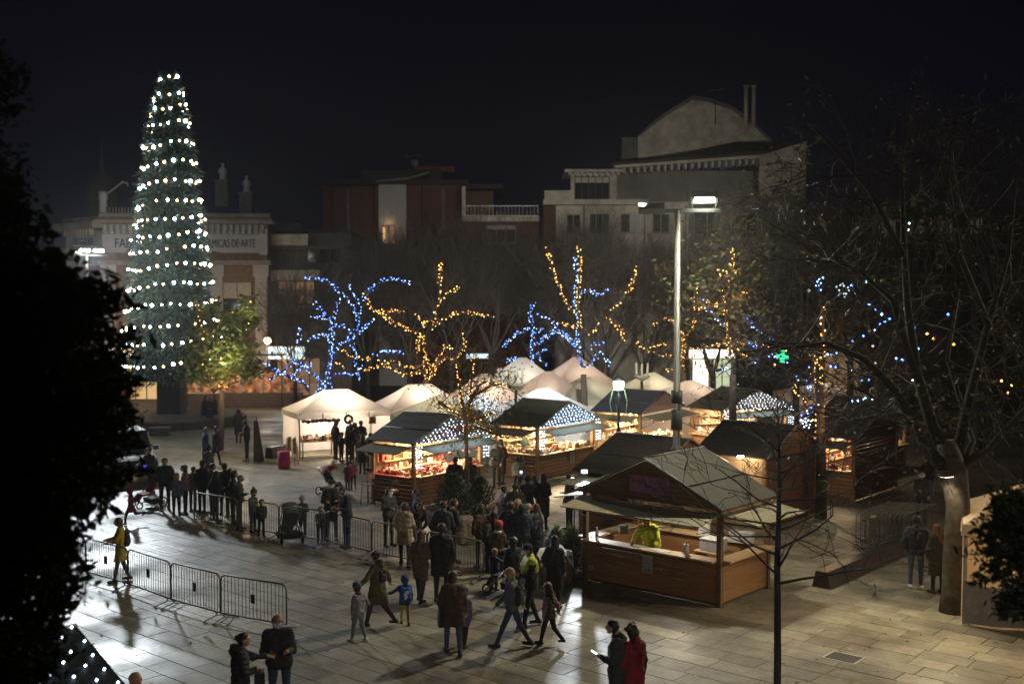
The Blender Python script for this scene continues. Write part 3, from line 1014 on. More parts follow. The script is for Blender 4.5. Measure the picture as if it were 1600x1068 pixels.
def pal_mats(pal):
    return [mat('goods_%s_%d' % (pal, i), c, 0.5, var=0.15, scale=20) for i, c in enumerate(PAL[pal])]

def on(o, t):          # leave o top-level, standing in the frame of the thing t
    o.location = t.matrix_basis @ Vector(o.location)
    o.rotation_euler = (0, 0, t.rotation_euler.z + o.rotation_euler.z)
    return o

def kiosk(label, c, th, W, D, ev, ap, sides, wood, post, roof, flapmat=None, flaps=('front',), sign=None, ch=1.06, lit=0, litcol=(1.0, 0.74, 0.44), gable=None, counter=None, os_=0.12, og=0.15, floor=True, seams=True):
    t = thing('market_stall', label, 'market stall', (c[0], c[1], 0), th, 'wooden market stalls')
    hw = W / 2
    ps = 0.12
    for x, y in ((-hw + ps / 2, ps / 2), (hw - ps / 2, ps / 2), (hw - ps / 2, D - ps / 2), (-hw + ps / 2, D - ps / 2)):
        m = MB()
        m.box((x, y, (ev + .04) / 2 + .02), (ps, ps, ev))
        m.box((x, y, .012), (ps + .06, ps + .06, .024))
        m.obj('post', post, t)
    m = MB()
    m.box((0, D / 2, .1), (W - .3, D - .3, .1))
    m.obj('floor_deck', M_WOODD, t)
    spec = {'front': ((0, ps / 2, 0), 0.0, W - 2 * ps), 'back': ((0, D - ps / 2, 0), math.pi, W - 2 * ps),
            'right': ((hw - ps / 2, D / 2, 0), math.pi / 2, D - 2 * ps), 'left': ((-hw + ps / 2, D / 2, 0), -math.pi / 2, D - 2 * ps)}
    for sd, kind in sides.items():
        (ox, oy, _), rz, L = spec[sd]
        top = ch if kind in ('counter', 'panel') else ev
        n = max(3, round((top - .06) / .135))
        ph = (top - .06) / n
        mt = wood[sd] if isinstance(wood, dict) else wood
        me = plank_mesh(L, ph, 0.03, mt, mt.name)
        for i in range(n):
            share(me, 'plank', t, (ox, oy, .06 + ph * (i + .5)), (0, 0, rz))
        if kind == 'counter':
            m = MB()
            co, si = math.cos(rz), math.sin(rz)
            m.box((ox + si * .06, oy - co * .06, ch + .022), (L + .02, .42, .04), rz)
            m.obj('counter_top', counter.get(sd, M_PLY) if counter else M_PLY, t)
    # interior lining of the far walls
    # gables
    sl = (ap - ev) / (hw + os_)
    for gy, name in ((-og + .03, 'front'), (D + og - .06, 'back')):
        nb = 8
        gm = gable or (wood['front'] if isinstance(wood, dict) else wood)
        for i in range(nb):
            z0 = ev + (ap - .05 - ev) * i / nb
            z1 = ev + (ap - .05 - ev) * (i + 1) / nb - .006
            w0 = (ap - z0) / sl - .04
            w1 = max(0.02, (ap - z1) / sl - .04)
            m = MB()
            m.slab([(-w0, gy, z0), (w0, gy, z0), (w1, gy, z1), (-w1, gy, z1)], (0, .03, 0))
            m.obj('gable_board', gm, t)
    # roof
    for s_ in (-1, 1):
        m = MB()
        A = Vector((0, -og, ap))
        B = Vector((s_ * (hw + os_), -og, ev))
        nrm = Vector((s_ * (ap - ev), 0, hw + os_)).normalized()
        dy = Vector((0, D + 2 * og, 0))
        nseg = 6
        for i in range(nseg):
            p, q = A.lerp(B, i / nseg), A.lerp(B, (i + 1) / nseg)
            off = nrm * (.035 + .004 * (i % 2))
            m.add([p, q, q + dy, p + dy, p + off, q + off, q + dy + off, p + dy + off],
                  [(0, 1, 2, 3), (4, 7, 6, 5) if s_ > 0 else (4, 5, 6, 7), (0, 4, 5, 1), (1, 5, 6, 2), (2, 6, 7, 3), (3, 7, 4, 0)])
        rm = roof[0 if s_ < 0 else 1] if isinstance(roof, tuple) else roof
        ro = m.obj('roof_slope', rm, t)
        if seams:
            m = MB()
            p = A.lerp(B, .56)
            m.tube([p + nrm * .05, p + dy + nrm * .05], .022, 5)
            m.obj('seam', M_IRON, ro)
        m = MB()
        m.tube([A + nrm * .03 + Vector((0, -.01, 0)), B + nrm * .03 + Vector((0, -.01, 0))], .03, 4)
        m.obj('edge_trim', M_STEELD, ro)
    m = MB()
    m.tube([(0, -og, ap + .045), (0, D + og, ap + .045)], .03, 5)
    m.obj('ridge_cap', M_STEELD, t)
    # raised hinged flaps
    for sd in flaps:
        (ox, oy, _), rz, L = spec[sd]
        co, si = math.cos(rz), math.sin(rz)
        ox2, oy2 = {'front': (0, -.04), 'back': (0, D + .04), 'right': (hw + .04, D / 2), 'left': (-hw - .04, D / 2)}[sd]
        fl = thing('flap', None, None)
        bpy.data.objects.remove(fl)
        ln, zf, dz = 0.92, ev - .12, .16
        m = MB()
        nb = 7
        for i in range(nb):
            d0, d1 = ln * i / nb, ln * (i + 1) / nb - .012
            P = lambda lx, d: Vector((ox2 + lx * co + d * si, oy2 + lx * si - d * co, zf - dz * d / ln))
            hl = L / 2 + .1
            m.slab([P(-hl, d0), P(hl, d0), P(hl, d1), P(-hl, d1)], (0, 0, .025))
        m.obj('raised_flap', flapmat or M_FLAP, t)
        m = MB()
        for lx in (-hl + .1, hl - .1):
            p1 = P(lx, ln * .8)
            m.tube([P(lx, 0) - Vector((0, 0, .5)), p1], .012, 4)
        m.obj('flap_strut', M_STEELD, t)
    if sign:
        m = MB()
        zc = ev + (ap - ev) * .40
        m.box((sign[1], -og - .012, zc), (sign[2], .02, sign[3]))
        so = m.obj('gable_sign', mat('sign_' + sign[0], sign[4], .6, var=.35, scale=3), t)
        m = MB()
        rr = random.Random(5)
        for i in range(9):
            x = sign[1] - sign[2] * .42 + sign[2] * .84 * i / 8
            m.tube([(x + rr.uniform(-.04, .04), -og - .026, zc + rr.uniform(-.1, .1) * sign[3] * 3), (x + .1, -og - .026, zc + rr.uniform(-.1, .1) * sign[3] * 3)], .012, 4)
        m.obj('sign_print', mat('sign_ink', (0.05, 0.03, 0.06), .6), so)
    if lit:
        m = MB()
        for x in (-hw * .55, 0.0, hw * .55):
            m.ball((x, D * .42, ev - .12), .055, 8, 5)
        m.obj('lamp_bulb', M_BULB_S, t)
        light('AREA', (0, D * .45, ev - .06), lit, litcol, W * .7, None, parent=t, sy=D * .5)
        light('POINT', (0, .35, ev - .25), lit * .35, litcol, .12, parent=t)
    return t

def net_lights(t, W, D, ev, ap, label, columns=True, os_=.12, og=.15):
    n = thing('net_lights', label, 'net lights', t.location, t.rotation_euler.z, 'cold white light nets on the stalls')
    m = MB()
    w = MB()
    rr = random.Random(3)
    hw = W / 2 + os_
    rows = 8
    y = -og - .045
    for i in range(rows):
        z = ev + .03 + (ap - ev - .04) * i / rows
        half = hw * (1 - (z - ev) / (ap - ev))
        k = int(half * 2 / .215)
        pts = []
        for j in range(k + 1):
            x = -half + 2 * half * (j + .5 * (i % 2)) / max(k, 1)
            if x > half:
                continue
            p = (x + rr.uniform(-.02, .02), y, z + rr.uniform(-.025, .025))
            m.octa(p, .024)
            pts.append(p)
        if len(pts) > 1:
            w.tube(pts, .004, 3, cap=False)
    if columns:
        for sx in (-1, 1):
            for i in range(7):
                for j in range(3):
                    m.octa((sx * (W / 2 - .02) + (j - 1) * .14 + rr.uniform(-.02, .02), y - .02, ev - .12 - i * .115 + rr.uniform(-.02, .02)), .026)
            w.tube([(sx * (W / 2 - .02), y - .02, ev), (sx * (W / 2 - .02), y - .02, ev - .8)], .004, 3)
    m.obj('bulb_net', M_BULB_W, n, kind='stuff')
    w.obj('cable', M_WIRE, n)
    # the glow of several hundred small lamps
    light('AREA', (0, y - .1, ev + .35), 26, (0.6, 0.8, 1.0), W * .8, parent=n, sy=.5).rotation_euler = (R(-75), 0, 0)
    return n

def stock(t, W, D, pal, label, seed, n=70, sides=('front',), shelf=True, z=1.10, nshelf=70):
    rng = random.Random(seed)
    hw = W / 2
    m = MB()
    if 'front' in sides:
        m2 = goods_mb(pal, -hw + .2, hw - .2, -.08, .55, z, n, rng)
        m.add(m2.v, m2.f); m.m = m2.m[:]; m.sm = m2.sm[:]
    if 'left' in sides:
        m2 = goods_mb(pal, -hw + .02, -hw + .3, .3, D - .3, z, n // 3, rng, .2)
        k = len(m.f); m.add(m2.v, m2.f); m.m[k:] = m2.m; m.sm[k:] = m2.sm
    if shelf:
        for zz in (1.15, 1.5, 1.85):
            m2 = goods_mb(pal, -hw + .25, hw - .25, D - .42, D - .2, zz, nshelf // 3, rng, .26)
            k = len(m.f); m.add(m2.v, m2.f); m.m[k:] = m2.m; m.sm[k:] = m2.sm
            sh = MB()
            sh.box((0, D - .3, zz - .02), (W - .5, .3, .03))
            sh.obj('shelf', M_PLY, t)
    o = m.obj('stall_goods', pal_mats(pal), None, (0, 0, 0), kind='stuff')
    tag(o, label, 'goods')
    o.location = t.location
    o.rotation_euler = t.rotation_euler
    return o

M_REDTOP = mat('red_counter', (0.42, 0.06, 0.035), 0.5, var=.1)
# nearest stall, open on all sides
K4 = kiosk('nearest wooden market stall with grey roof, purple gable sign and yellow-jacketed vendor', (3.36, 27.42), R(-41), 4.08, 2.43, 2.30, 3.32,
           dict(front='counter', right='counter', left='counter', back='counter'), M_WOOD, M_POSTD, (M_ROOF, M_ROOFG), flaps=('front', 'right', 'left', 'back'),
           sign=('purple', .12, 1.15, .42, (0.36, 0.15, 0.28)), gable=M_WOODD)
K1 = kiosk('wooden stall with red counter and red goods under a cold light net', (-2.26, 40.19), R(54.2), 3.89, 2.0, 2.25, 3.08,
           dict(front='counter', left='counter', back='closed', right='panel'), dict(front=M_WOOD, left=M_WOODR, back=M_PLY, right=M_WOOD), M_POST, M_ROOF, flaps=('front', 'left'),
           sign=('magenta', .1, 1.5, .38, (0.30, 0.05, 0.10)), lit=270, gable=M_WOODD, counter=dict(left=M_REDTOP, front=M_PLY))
net_lights(K1, 3.89, 2.0, 2.25, 3.08, 'cold white light net over the gable with the magenta sign')
stock(K1, 3.89, 2.0, 'red', 'red and white christmas goods heaped on the counter of the red-topped stall', 1, n=110, sides=('front', 'left'))
K2 = kiosk('wooden stall full of bright goods under a wide cold light net, middle of the row', (2.26, 45.87), R(52.7), 4.11, 2.17, 2.18, 3.05,
           dict(front='counter', left='counter', back='closed', right='panel'), dict(front=M_WOOD, left=M_WOODD, back=M_PLY, right=M_WOOD), M_POST, M_ROOF, flaps=('front', 'left'),
           lit=400, gable=mat('blue_gable', (0.06, 0.07, 0.16), .6))
net_lights(K2, 4.11, 2.17, 2.18, 3.05, 'dense cold white light net over the blue gable of the middle stall')
stock(K2, 4.11, 2.17, 'food', 'jars and bottles crowding the counter of the middle stall', 2, n=120, sides=('front', 'left'))
K3 = kiosk('wooden stall with dark blue-grey roof and no light net, right behind the ornate lantern', (6.71, 50.1), R(55.7), 4.06, 2.3, 2.30, 3.14,
           dict(front='counter', left='counter', back='closed', right='panel'), dict(front=M_PLY, left=M_PLY, back=M_PLY, right=M_WOOD), M_POST,
           mat('slate_roof', (0.032, 0.034, 0.045), .6, bump=.2), flaps=('front', 'left'), lit=360, gable=mat('brown_gable', (0.20, 0.12, 0.085), .6))
stock(K3, 4.06, 2.3, 'pale', 'pale goods on the counter of the stall behind the ornate lantern', 3, n=80, sides=('front', 'left'))
K5 = kiosk('dark roofed stall close behind the nearest stall, mostly hidden by it', (5.1, 32.9), R(48), 4.1, 2.36, 2.2, 3.1,
           dict(front='closed', left='counter', back='closed', right='closed'), M_WOOD, M_POST, mat('brown_roof', (0.05, 0.043, 0.036), .75, bump=.2), flaps=('left',), lit=0)
K6 = kiosk('shut stall with dark moss-brown roof and reddish front boards left of the lit post', (9.14, 36.4), R(50), 3.7, 2.4, 2.25, 3.12,
           dict(front='closed', left='closed', back='closed', right='closed'), dict(front=M_WOODR, left=M_PLY, back=M_WOODR, right=M_WOODR), M_POST,
           mat('moss_roof', (0.035, 0.033, 0.022), .85, var=.4, bump=.4), flaps=(), gable=M_WOODR, seams=False)
K7 = kiosk('stall with a tall closed board wall and red goods in its lit opening', (13.58, 41.47), R(50), 4.1, 2.2, 2.25, 3.1,
           dict(front='closed', left='counter', back='closed', right='closed'), dict(front=M_WOODR, left=M_WOOD, back=M_PLY, right=M_WOODR), M_POST, M_ROOF, flaps=('left',), lit=170, gable=M_WOODR)
stock(K7, 4.1, 2.2, 'red', 'red poinsettia-like goods in the opening of the stall with the tall board wall', 4, n=60, sides=('left',))
K8 = kiosk('far stall with light net seen over the moss-brown roof', (11.2, 51.3), R(32), 4.1, 2.2, 2.25, 3.1,
           dict(front='counter', left='counter', back='closed', right='panel'), dict(front=M_WOOD, left=M_WOOD, back=M_PLY, right=M_WOOD), M_POST, M_ROOF, flaps=('front',), lit=270)
net_lights(K8, 4.1, 2.2, 2.25, 3.1, 'light net on the gable of the far stall behind the moss-brown roof')
stock(K8, 4.1, 2.2, 'pale', 'pale goods on the counter of the far stall behind the moss-brown roof', 5, n=70, sides=('front', 'left'))
K9 = kiosk('dim stall with one lit roof edge near the big plane tree', (15.7, 46.6), R(50), 4.1, 2.2, 2.25, 3.1,
           dict(front='counter', left='closed', back='closed', right='panel'), dict(front=M_WOOD, left=M_WOODR, back=M_PLY, right=M_WOOD), M_POST, M_ROOF, flaps=('front',), lit=45)
stock(K9, 4.1, 2.2, 'food', 'goods on the counter of the dim stall near the big plane tree', 6, n=60)
n9 = thing('edge_lights', 'short run of cold lights down the roof edge near the big plane tree', 'string lights', K9.location, R(50))
m = MB()
for i in range(12):
    q = i / 11
    m.octa((lerp(.5, 2.15, q), -.2, lerp(2.98, 2.3, q)), .04 if i != 9 else .09)
m.obj('bulb_run', M_BULB_W, n9, kind='stuff')
m = MB()
m.tube([(.5, -.19, 2.98), (2.15, -.19, 2.3)], .006, 3)
m.obj('cable', M_WIRE, n9)
# work lamp over the side wall of the shut stall
wl = thing('work_lamp', 'small white work lamp shining on the side boards of the shut stall', 'lamp', at(1157, 713, 2.3))
m = MB(); m.ball((0, 0, 0), .09, 8, 5, sc=(1.3, .8, .7)); m.obj('bulb', glow('work_bulb', (1, .95, .85), 16), wl)
m = MB(); m.lathe([(.10, .05), (.06, .10), (.02, .12)], n=8); m.obj('cap', M_IRON, wl)
light('POINT', (0, -.12, -.1), 30, (1, .78, .5), .06, parent=wl)

def garland(t, W, ev, label, cols, seed):
    rng = random.Random(seed)
    g_ = thing('garland', label, 'garland', t.location, t.rotation_euler.z, 'garlands hung in the stall openings')
    pts = []
    for i in range(25):
        f = i / 24
        pts.append((-W / 2 + .2 + (W - .4) * f, .02, ev - .16 - .16 * abs(math.sin(f * math.pi * 3))))
    m = MB(); m.tube(pts, .016, 5); m.obj('cord', mat('garland_green', (.03, .06, .02), .8), g_)
    m = MB()
    for i in range(22):
        p = pts[rng.randrange(25)]
        h = rng.uniform(.05, .28)
        m.ball((p[0] + rng.uniform(-.05, .05), p[1], p[2] - h), rng.uniform(.03, .06), 7, 5, rng.randrange(len(cols)))
        m.tube([(p[0], p[1], p[2]), (p[0], p[1], p[2] - h)], .004, 3)
    m.obj('bauble_set', [mat('bauble_%d_%d_%d' % tuple(int(v * 100) for v in c), c, .25) for c in cols], g_, kind='stuff')
garland(K1, 3.89, 2.25, 'garland of red and silver baubles across the opening of the red-counter stall', [(.5, .02, .02), (.6, .6, .62)], 1)
garland(K2, 4.11, 2.18, 'garland of gold and brown ornaments across the opening of the middle stall', [(.45, .25, .06), (.2, .08, .04), (.6, .5, .4)], 2)
garland(K3, 4.06, 2.3, 'garland of pale ornaments across the opening of the slate-roofed stall', [(.6, .5, .4), (.35, .1, .08)], 3)
def cold_lamp(label, x, y, d, aim, pw):
    p = atd(x, y, d)
    t = thing('work_lamp', label, 'lamp', p)
    m = MB(); m.box((0, 0, 0), (.20, .06, .12)); m.obj('housing', M_BLACK, t)
    m = MB(); m.box((0, -.036, 0), (.17, .012, .09)); m.obj('lens', glow('cold_lens', (.85, .93, 1), 14), t)
    m = MB(); m.tube([(0, .03, .02), (.1, .25, .1)], .015, 5); m.obj('bracket', M_IRON, t)
    if pw:
        l = light('SPOT', (0, -.06, 0), pw, (.85, .93, 1), .06, angle=46, blend=.25, parent=t)
        l.rotation_euler = (Vector(aim) - p).to_track_quat('-Z', 'Y').to_euler()
    return t
cold_lamp('cold white lamp under the left eave of the dark roofed stall', 913, 736, 32.4, (1.45, 26.0, 0), 900)
cold_lamp('smaller cold lamp beside the blue cloth left of the dark roofed stall', 897, 748, 32.6, (1.45, 26.0, 0), 0)
k4l = thing('stall_lamp', 'lamp hung under the ridge inside the nearest stall', 'lamp', K4.matrix_basis @ Vector((.2, 1.1, 2.35)))
m = MB(); m.ball((0, 0, 0), .06, 8, 5); m.obj('bulb', glow('stall_lamp_bulb', (1, .88, .7), 8), k4l)
m = MB(); m.tube([(0, 0, .05), (0, 0, .7)], .01, 4); m.obj('cord', M_BLACK, k4l)
light('POINT', (0, 0, -.1), 120, (1, .86, .66), .08, parent=k4l)

# ------------------------------------------------------------------ white marquees
M_CANV = mat('white_canvas', (0.76, 0.72, 0.67), .8, var=.06, scale=3, trans=.35, bump=.12, bscale=4)
M_CANVB = mat('cool_white_canvas', (0.70, 0.73, 0.72), .8, var=.06, scale=3, trans=.35, bump=.12, bscale=4)
M_CANVG = mat('cream_green_canvas', (0.68, 0.69, 0.56), .8, var=.07, scale=3, trans=.35, bump=.12, bscale=4)
M_CANVP = mat('pinkish_canvas', (0.70, 0.60, 0.54), .8, var=.07, scale=3, trans=.35, bump=.12, bscale=4)
M_STRAP = mat('grey_strap', (0.12, 0.13, 0.17), .7)
def tent(label, c, th, W, D, ev=2.12, pk=3.15, m_=None, walls=('back',), lit=230, col=(1.0, .80, .60), ridge=.5):
    t = thing('white_marquee', label, 'marquee', (c[0], c[1], 0), th, 'white marquee tents')
    m_ = m_ or M_CANV
    hw = W / 2
    m = MB()
    n = 8
    lo = [(-hw, 0), (hw, 0), (hw, D), (-hw, D)]
    rg = [(-ridge * .5, D / 2), (ridge * .5, D / 2), (ridge * .5, D / 2), (-ridge * .5, D / 2)]
    for s_ in range(4):
        a, b = lo[s_], lo[(s_ + 1) % 4]
        p, q = rg[s_], rg[(s_ + 1) % 4]
        vs = []
        for j in range(n + 1):
            f = j / n
            for i in range(n + 1):
                e = i / n
                x = lerp(lerp(a[0], b[0], e), lerp(p[0], q[0], e), f)
                y = lerp(lerp(a[1], b[1], e), lerp(p[1], q[1], e), f)
                z = lerp(ev, pk, f) - .13 * math.sin(math.pi * f) * (0.35 + .65 * (1 - abs(2 * e - 1))) * .75
                vs.append((x, y, z))
        m.add(vs, [(j * (n + 1) + i, j * (n + 1) + i + 1, (j + 1) * (n + 1) + i + 1, (j + 1) * (n + 1) + i) for j in range(n) for i in range(n)], smooth=True)
    m.obj('canopy', m_, t)
    m = MB()
    for s_ in range(4):
        a, b = Vector((*lo[s_], ev)), Vector((*lo[(s_ + 1) % 4], ev))
        vs = []
        k = 14
        for i in range(k + 1):
            p = a.lerp(b, i / k)
            nr = Vector((b.y - a.y, a.x - b.x, 0)).normalized() * (.012 + .01 * math.sin(i * 1.9))
            vs += [p + nr, p + nr * 2 + Vector((0, 0, -.26 - .015 * (i % 2)))]
        m.add(vs, [(2 * i, 2 * i + 1, 2 * i + 3, 2 * i + 2) for i in range(k)], smooth=True)
    m.obj('valance', m_, t)
    for x, y in lo:
        m = MB()
        m.box((x * .985, D / 2 + (y - D / 2) * .985, ev / 2), (.05, .05, ev))
        m.box((x * .985, D / 2 + (y - D / 2) * .985, .006), (.14, .14, .012))
        m.obj('leg', M_STEEL, t)
    for sd in walls:
        a, b = {'back': ((hw, D), (-hw, D)), 'left': ((-hw, D), (-hw, 0)), 'right': ((hw, 0), (hw, D)), 'front': ((-hw, 0), (hw, 0))}[sd]
        vs = []
        k = 24
        nr = Vector((-(b[1] - a[1]), b[0] - a[0], 0)).normalized()
        for i in range(k + 1):
            x, y = lerp(a[0], b[0], i / k), lerp(a[1], b[1], i / k)
            w_ = .025 * math.sin(i * 2.1) + .02 * math.sin(i * .8)
            vs += [(x * .99 + nr.x * w_ * .3, y + nr.y * w_ * .3 + (.02 if y < .1 else -.02), ev - .02), (x * .99 + nr.x * w_, y + nr.y * w_ + (.03 if y < .1 else -.03), .03)]
        mm = MB()
        mm.add(vs, [(2 * i, 2 * i + 1, 2 * i + 3, 2 * i + 2) for i in range(k)], smooth=True)
        mm.obj('side_wall', m_, t)
    m = MB()
    for i in range(1, 4):
        x = -hw + W * i / 4
        m.box((x, -.05, ev - .16), (.05, .012, .3))
    m.obj('strap', M_STRAP, t)
    m = MB()
    m.tube([(-hw, .02, ev - .02), (0, .02, ev - .3), (hw, .02, ev - .02)], .012, 4)
    m.tube([(-hw, .02, ev - .3), (0, .02, ev - .02), (hw, .02, ev - .3)], .012, 4)
    m.obj('truss', M_STEEL, t)
    if lit:
        m = MB()
        for x in (-hw * .5, hw * .5):
            m.ball((x, D * .3, ev - .12), .06, 8, 5)
        m.obj('lamp_bulb', M_BULB_S, t)
        light('POINT', (0, D * .45, ev - .25), lit, col, .25, parent=t)
    return t
TA = R(26)
ta, tb = Vector((math.cos(TA), math.sin(TA), 0)), Vector((-math.sin(TA), math.cos(TA), 0))
T1 = tent('leftmost white marquee, open front with hats and scarves on display', Vector((-9.6, 50.3, 0)) + ta * 2.2, TA, 4.4, 3.0, walls=('back', 'left'), lit=520, pk=3.05, ridge=1.2)
tent('white marquee next right of the hat stall marquee', Vector((-9.6, 50.3, 0)) + ta * 6.4, TA, 4.0, 3.0, walls=('back',), lit=380, pk=3.15, ridge=1.2)
tent('third marquee of the back row, behind the bare amber tree lights', Vector((-9.6, 50.3, 0)) + ta * 10.3 + tb * .8, TA, 3.8, 3.0, walls=('back',), lit=230, pk=3.5, m_=M_CANVP)
tent('pinkish marquee behind the thin amber-lit tree', Vector((-9.6, 50.3, 0)) + ta * 14.1 + tb * 1.2, TA, 3.8, 3.0, walls=('back',), lit=230, pk=3.5, m_=M_CANVP)
tent('greenish white marquee right behind the red-counter stall', (-2.5, 48.4), R(30), 3.4, 3.0, pk=3.0, m_=M_CANVG, walls=('back', 'right', 'left'), lit=130)
tent('pale bluish marquee behind the light net of the red-counter stall', (-0.9, 49.6), R(30), 3.4, 3.2, pk=3.05, m_=M_CANVB, walls=('back', 'right', 'left'), lit=170, col=(.9, .95, 1))
tent('pale bluish marquee behind the roof of the middle stall', (2.3, 51.4), R(28), 3.6, 3.4, pk=3.1, m_=M_CANVB, walls=('back', 'right', 'left', 'front'), lit=200, col=(.9, .95, 1))
tent('far marquee with a high pale peak behind the small blue tree', (1.3, 63.5), R(20), 4.4, 4.0, pk=3.9, m_=M_CANVB, walls=('back', 'left'), lit=260, col=(1, .85, .7))
tent('far pinkish marquee between the blue tree and the middle stall', (4.6, 66), R(20), 4.2, 4.0, pk=3.8, m_=M_CANVP, walls=('back',), lit=230)
tent('cream marquee left of the ornate green lantern', (4.6, 57.5), R(24), 3.8, 3.4, pk=3.2, m_=M_CANVG, walls=('back', 'left', 'front'), lit=150)
tent('cream marquee right of the twin-tube lamp post', (8.3, 59.5), R(24), 4.0, 3.4, pk=3.3, m_=M_CANVG, walls=('back', 'front'), lit=150)
tent('pinkish marquee with long draped side wall right of the tall mast', (9.8, 54.8), R(30), 4.0, 3.4, pk=3.2, ev=2.3, m_=M_CANVP, walls=('back', 'left', 'front'), lit=130)
tent('far low marquee with a pale lit roof edge right of the wound amber trunk', (17.6, 60.5), R(8), 4.6, 3.4, ev=2.1, pk=2.7, m_=M_CANVP, walls=('back', 'left'), lit=60)
# bottom right marquee, lit from inside
TR = at(1503, 975)
T9 = tent('warmly lit beige marquee with a rolled front corner at the right of the square', Vector((TR.x, TR.y, 0)) + Vector((math.cos(R(-20)), math.sin(R(-20)), 0)) * 2.0, R(-20), 4.0, 3.0, ev=2.25, pk=3.2,
          m_=mat('beige_canvas', (0.55, 0.44, 0.30), .8, var=.08, trans=.3, bump=.15, bscale=4), walls=('back', 'left'), lit=190, col=(1, .66, .32))
m = MB()
vs = []
for i in range(21):
    x = -2.0 + 4.0 * i / 20
    vs += [(x, -.03 + .03 * math.sin(i * 1.7), 1.0 - .12 * math.sin(i * .5)), (x, -.06 + .05 * math.sin(i * 1.3), .04)]
m.add(vs, [(2 * i, 2 * i + 1, 2 * i + 3, 2 * i + 2) for i in range(20)], smooth=True)
m.obj('front_apron', mat('grey_tarp', (0.30, 0.26, 0.22), .55, bump=.3, bscale=5), T9)
# near stall in the lower left corner: only its lit roof slope shows
K10 = kiosk('dark stall roof carrying cold lights in the lower left corner under the black tree', (-7.13, 11.97), R(-41), 4.08, 2.4, 2.2, 3.1,
            dict(front='panel', right='panel', left='panel', back='closed'), M_WOODD, M_POSTD, mat('black_roof', (0.012, 0.012, 0.016), .7), flaps=(), seams=False)
n10 = thing('net_lights', 'cold light net spread over the dark roof slope in the lower left corner', 'net lights', K10.location, R(-41), 'cold white light nets on the stalls')
m = MB()
w = MB()
for i in range(14):
    pts = []
    for j in range(8):
        f = (j + .5 * (i % 2)) / 8 + .03
        y = 2.46 - i * .2
        p = (2.16 * f + rnd.uniform(-.02, .02), y + rnd.uniform(-.03, .03), 3.1 - .9 * f + .075)
        m.octa(p, .021)
        pts.append(p)
    w.tube(pts, .004, 3)
m.obj('bulb_net', M_BULB_W, n10, kind='stuff')
w.obj('cable', M_WIRE, n10)
# ------------------------------------------------------------------ trees and the lights strung in them
M_BARK = mat('grey_bark', (0.10, 0.085, 0.065), .85, var=.35, scale=7, bump=.3)
M_BARKD = mat('dark_bark', (0.055, 0.046, 0.038), .9, var=.3, scale=6)
M_BARKP = mat('plane_bark', (0.085, 0.070, 0.052), .9, var=.75, scale=4, bump=.6, bscale=9)
M_TWIG = mat('twigs', (0.060, 0.052, 0.044), .9)
M_LEAFN = mat('dark_leaf', (0.020, 0.026, 0.013), .9, spec=.08, rand=.5, island=True, trans=.12)
M_LEAFG = mat('green_leaf', (0.085, 0.12, 0.030), .6, rand=.5, island=True, trans=.25)
M_LEAFY = mat('yellow_green_leaf', (0.13, 0.13, 0.04), .6, rand=.5, island=True, trans=.25)
M_LEAFB = mat('brown_leaf', (0.085, 0.068, 0.030), .7, rand=.5, island=True, trans=.2)
M_NEED = mat('needles', (0.045, 0.080, 0.045), .7, rand=.5, island=True)

def leaves(m, pts, rng, size, per=1, spread=.25, mi=0):
    for p in pts:
        for _ in range(per):
            c = Vector(p) + Vector((rng.gauss(0, spread), rng.gauss(0, spread), rng.gauss(0, spread * .8)))
            a = Vector((rng.gauss(0, 1), rng.gauss(0, 1), rng.gauss(0, .7))).normalized()
            b = a.cross(Vector((rng.gauss(0, 1), rng.gauss(0, 1), rng.gauss(0, 1)))).normalized()
            s = size * rng.uniform(.6, 1.3)
            m.add([c - a * s, c + b * s * .45 - a * s * .1, c + a * s, c - b * s * .45 + a * s * .05], [(0, 1, 2, 3)], mi)

def grow(m, p, d, L, r, lev, rng, tips, n=4, up=.12, minr=.006):
    segs = 3
    pts, rs = [p.copy()], [r]
    q = p.copy()
    dd = d.copy()
    for i in range(segs):
        dd = (dd + Vector((rng.gauss(0, .16), rng.gauss(0, .16), rng.gauss(0, .12) + up * .4))).normalized()
        q = q + dd * L / segs
        pts.append(q.copy())
        rs.append(max(minr, r * (1 - .55 * (i + 1) / segs)))
    m.tube(pts, rs, 5 if lev > 2 else 3, cap=False)
    if lev <= 0:
        tips.append(q)
        return
    k = n if lev > 1 else n + 1
    for i in range(k):
        f = rng.uniform(.35, 1.0) if i else 1.0
        j = min(segs - 1, int(f * segs))
        b = pts[j].lerp(pts[j + 1], min(1, f * segs - j))
        ax = Vector((rng.gauss(0, 1), rng.gauss(0, 1), rng.gauss(0, .8))).normalized()
        nd = (dd + ax * rng.uniform(.55, 1.0) + Vector((0, 0, up))).normalized()
        grow(m, b, nd, L * rng.uniform(.55, .78), max(minr, r * .48), lev - 1, rng, tips, n, up, minr)
    if lev == 1:
        tips.append(q)

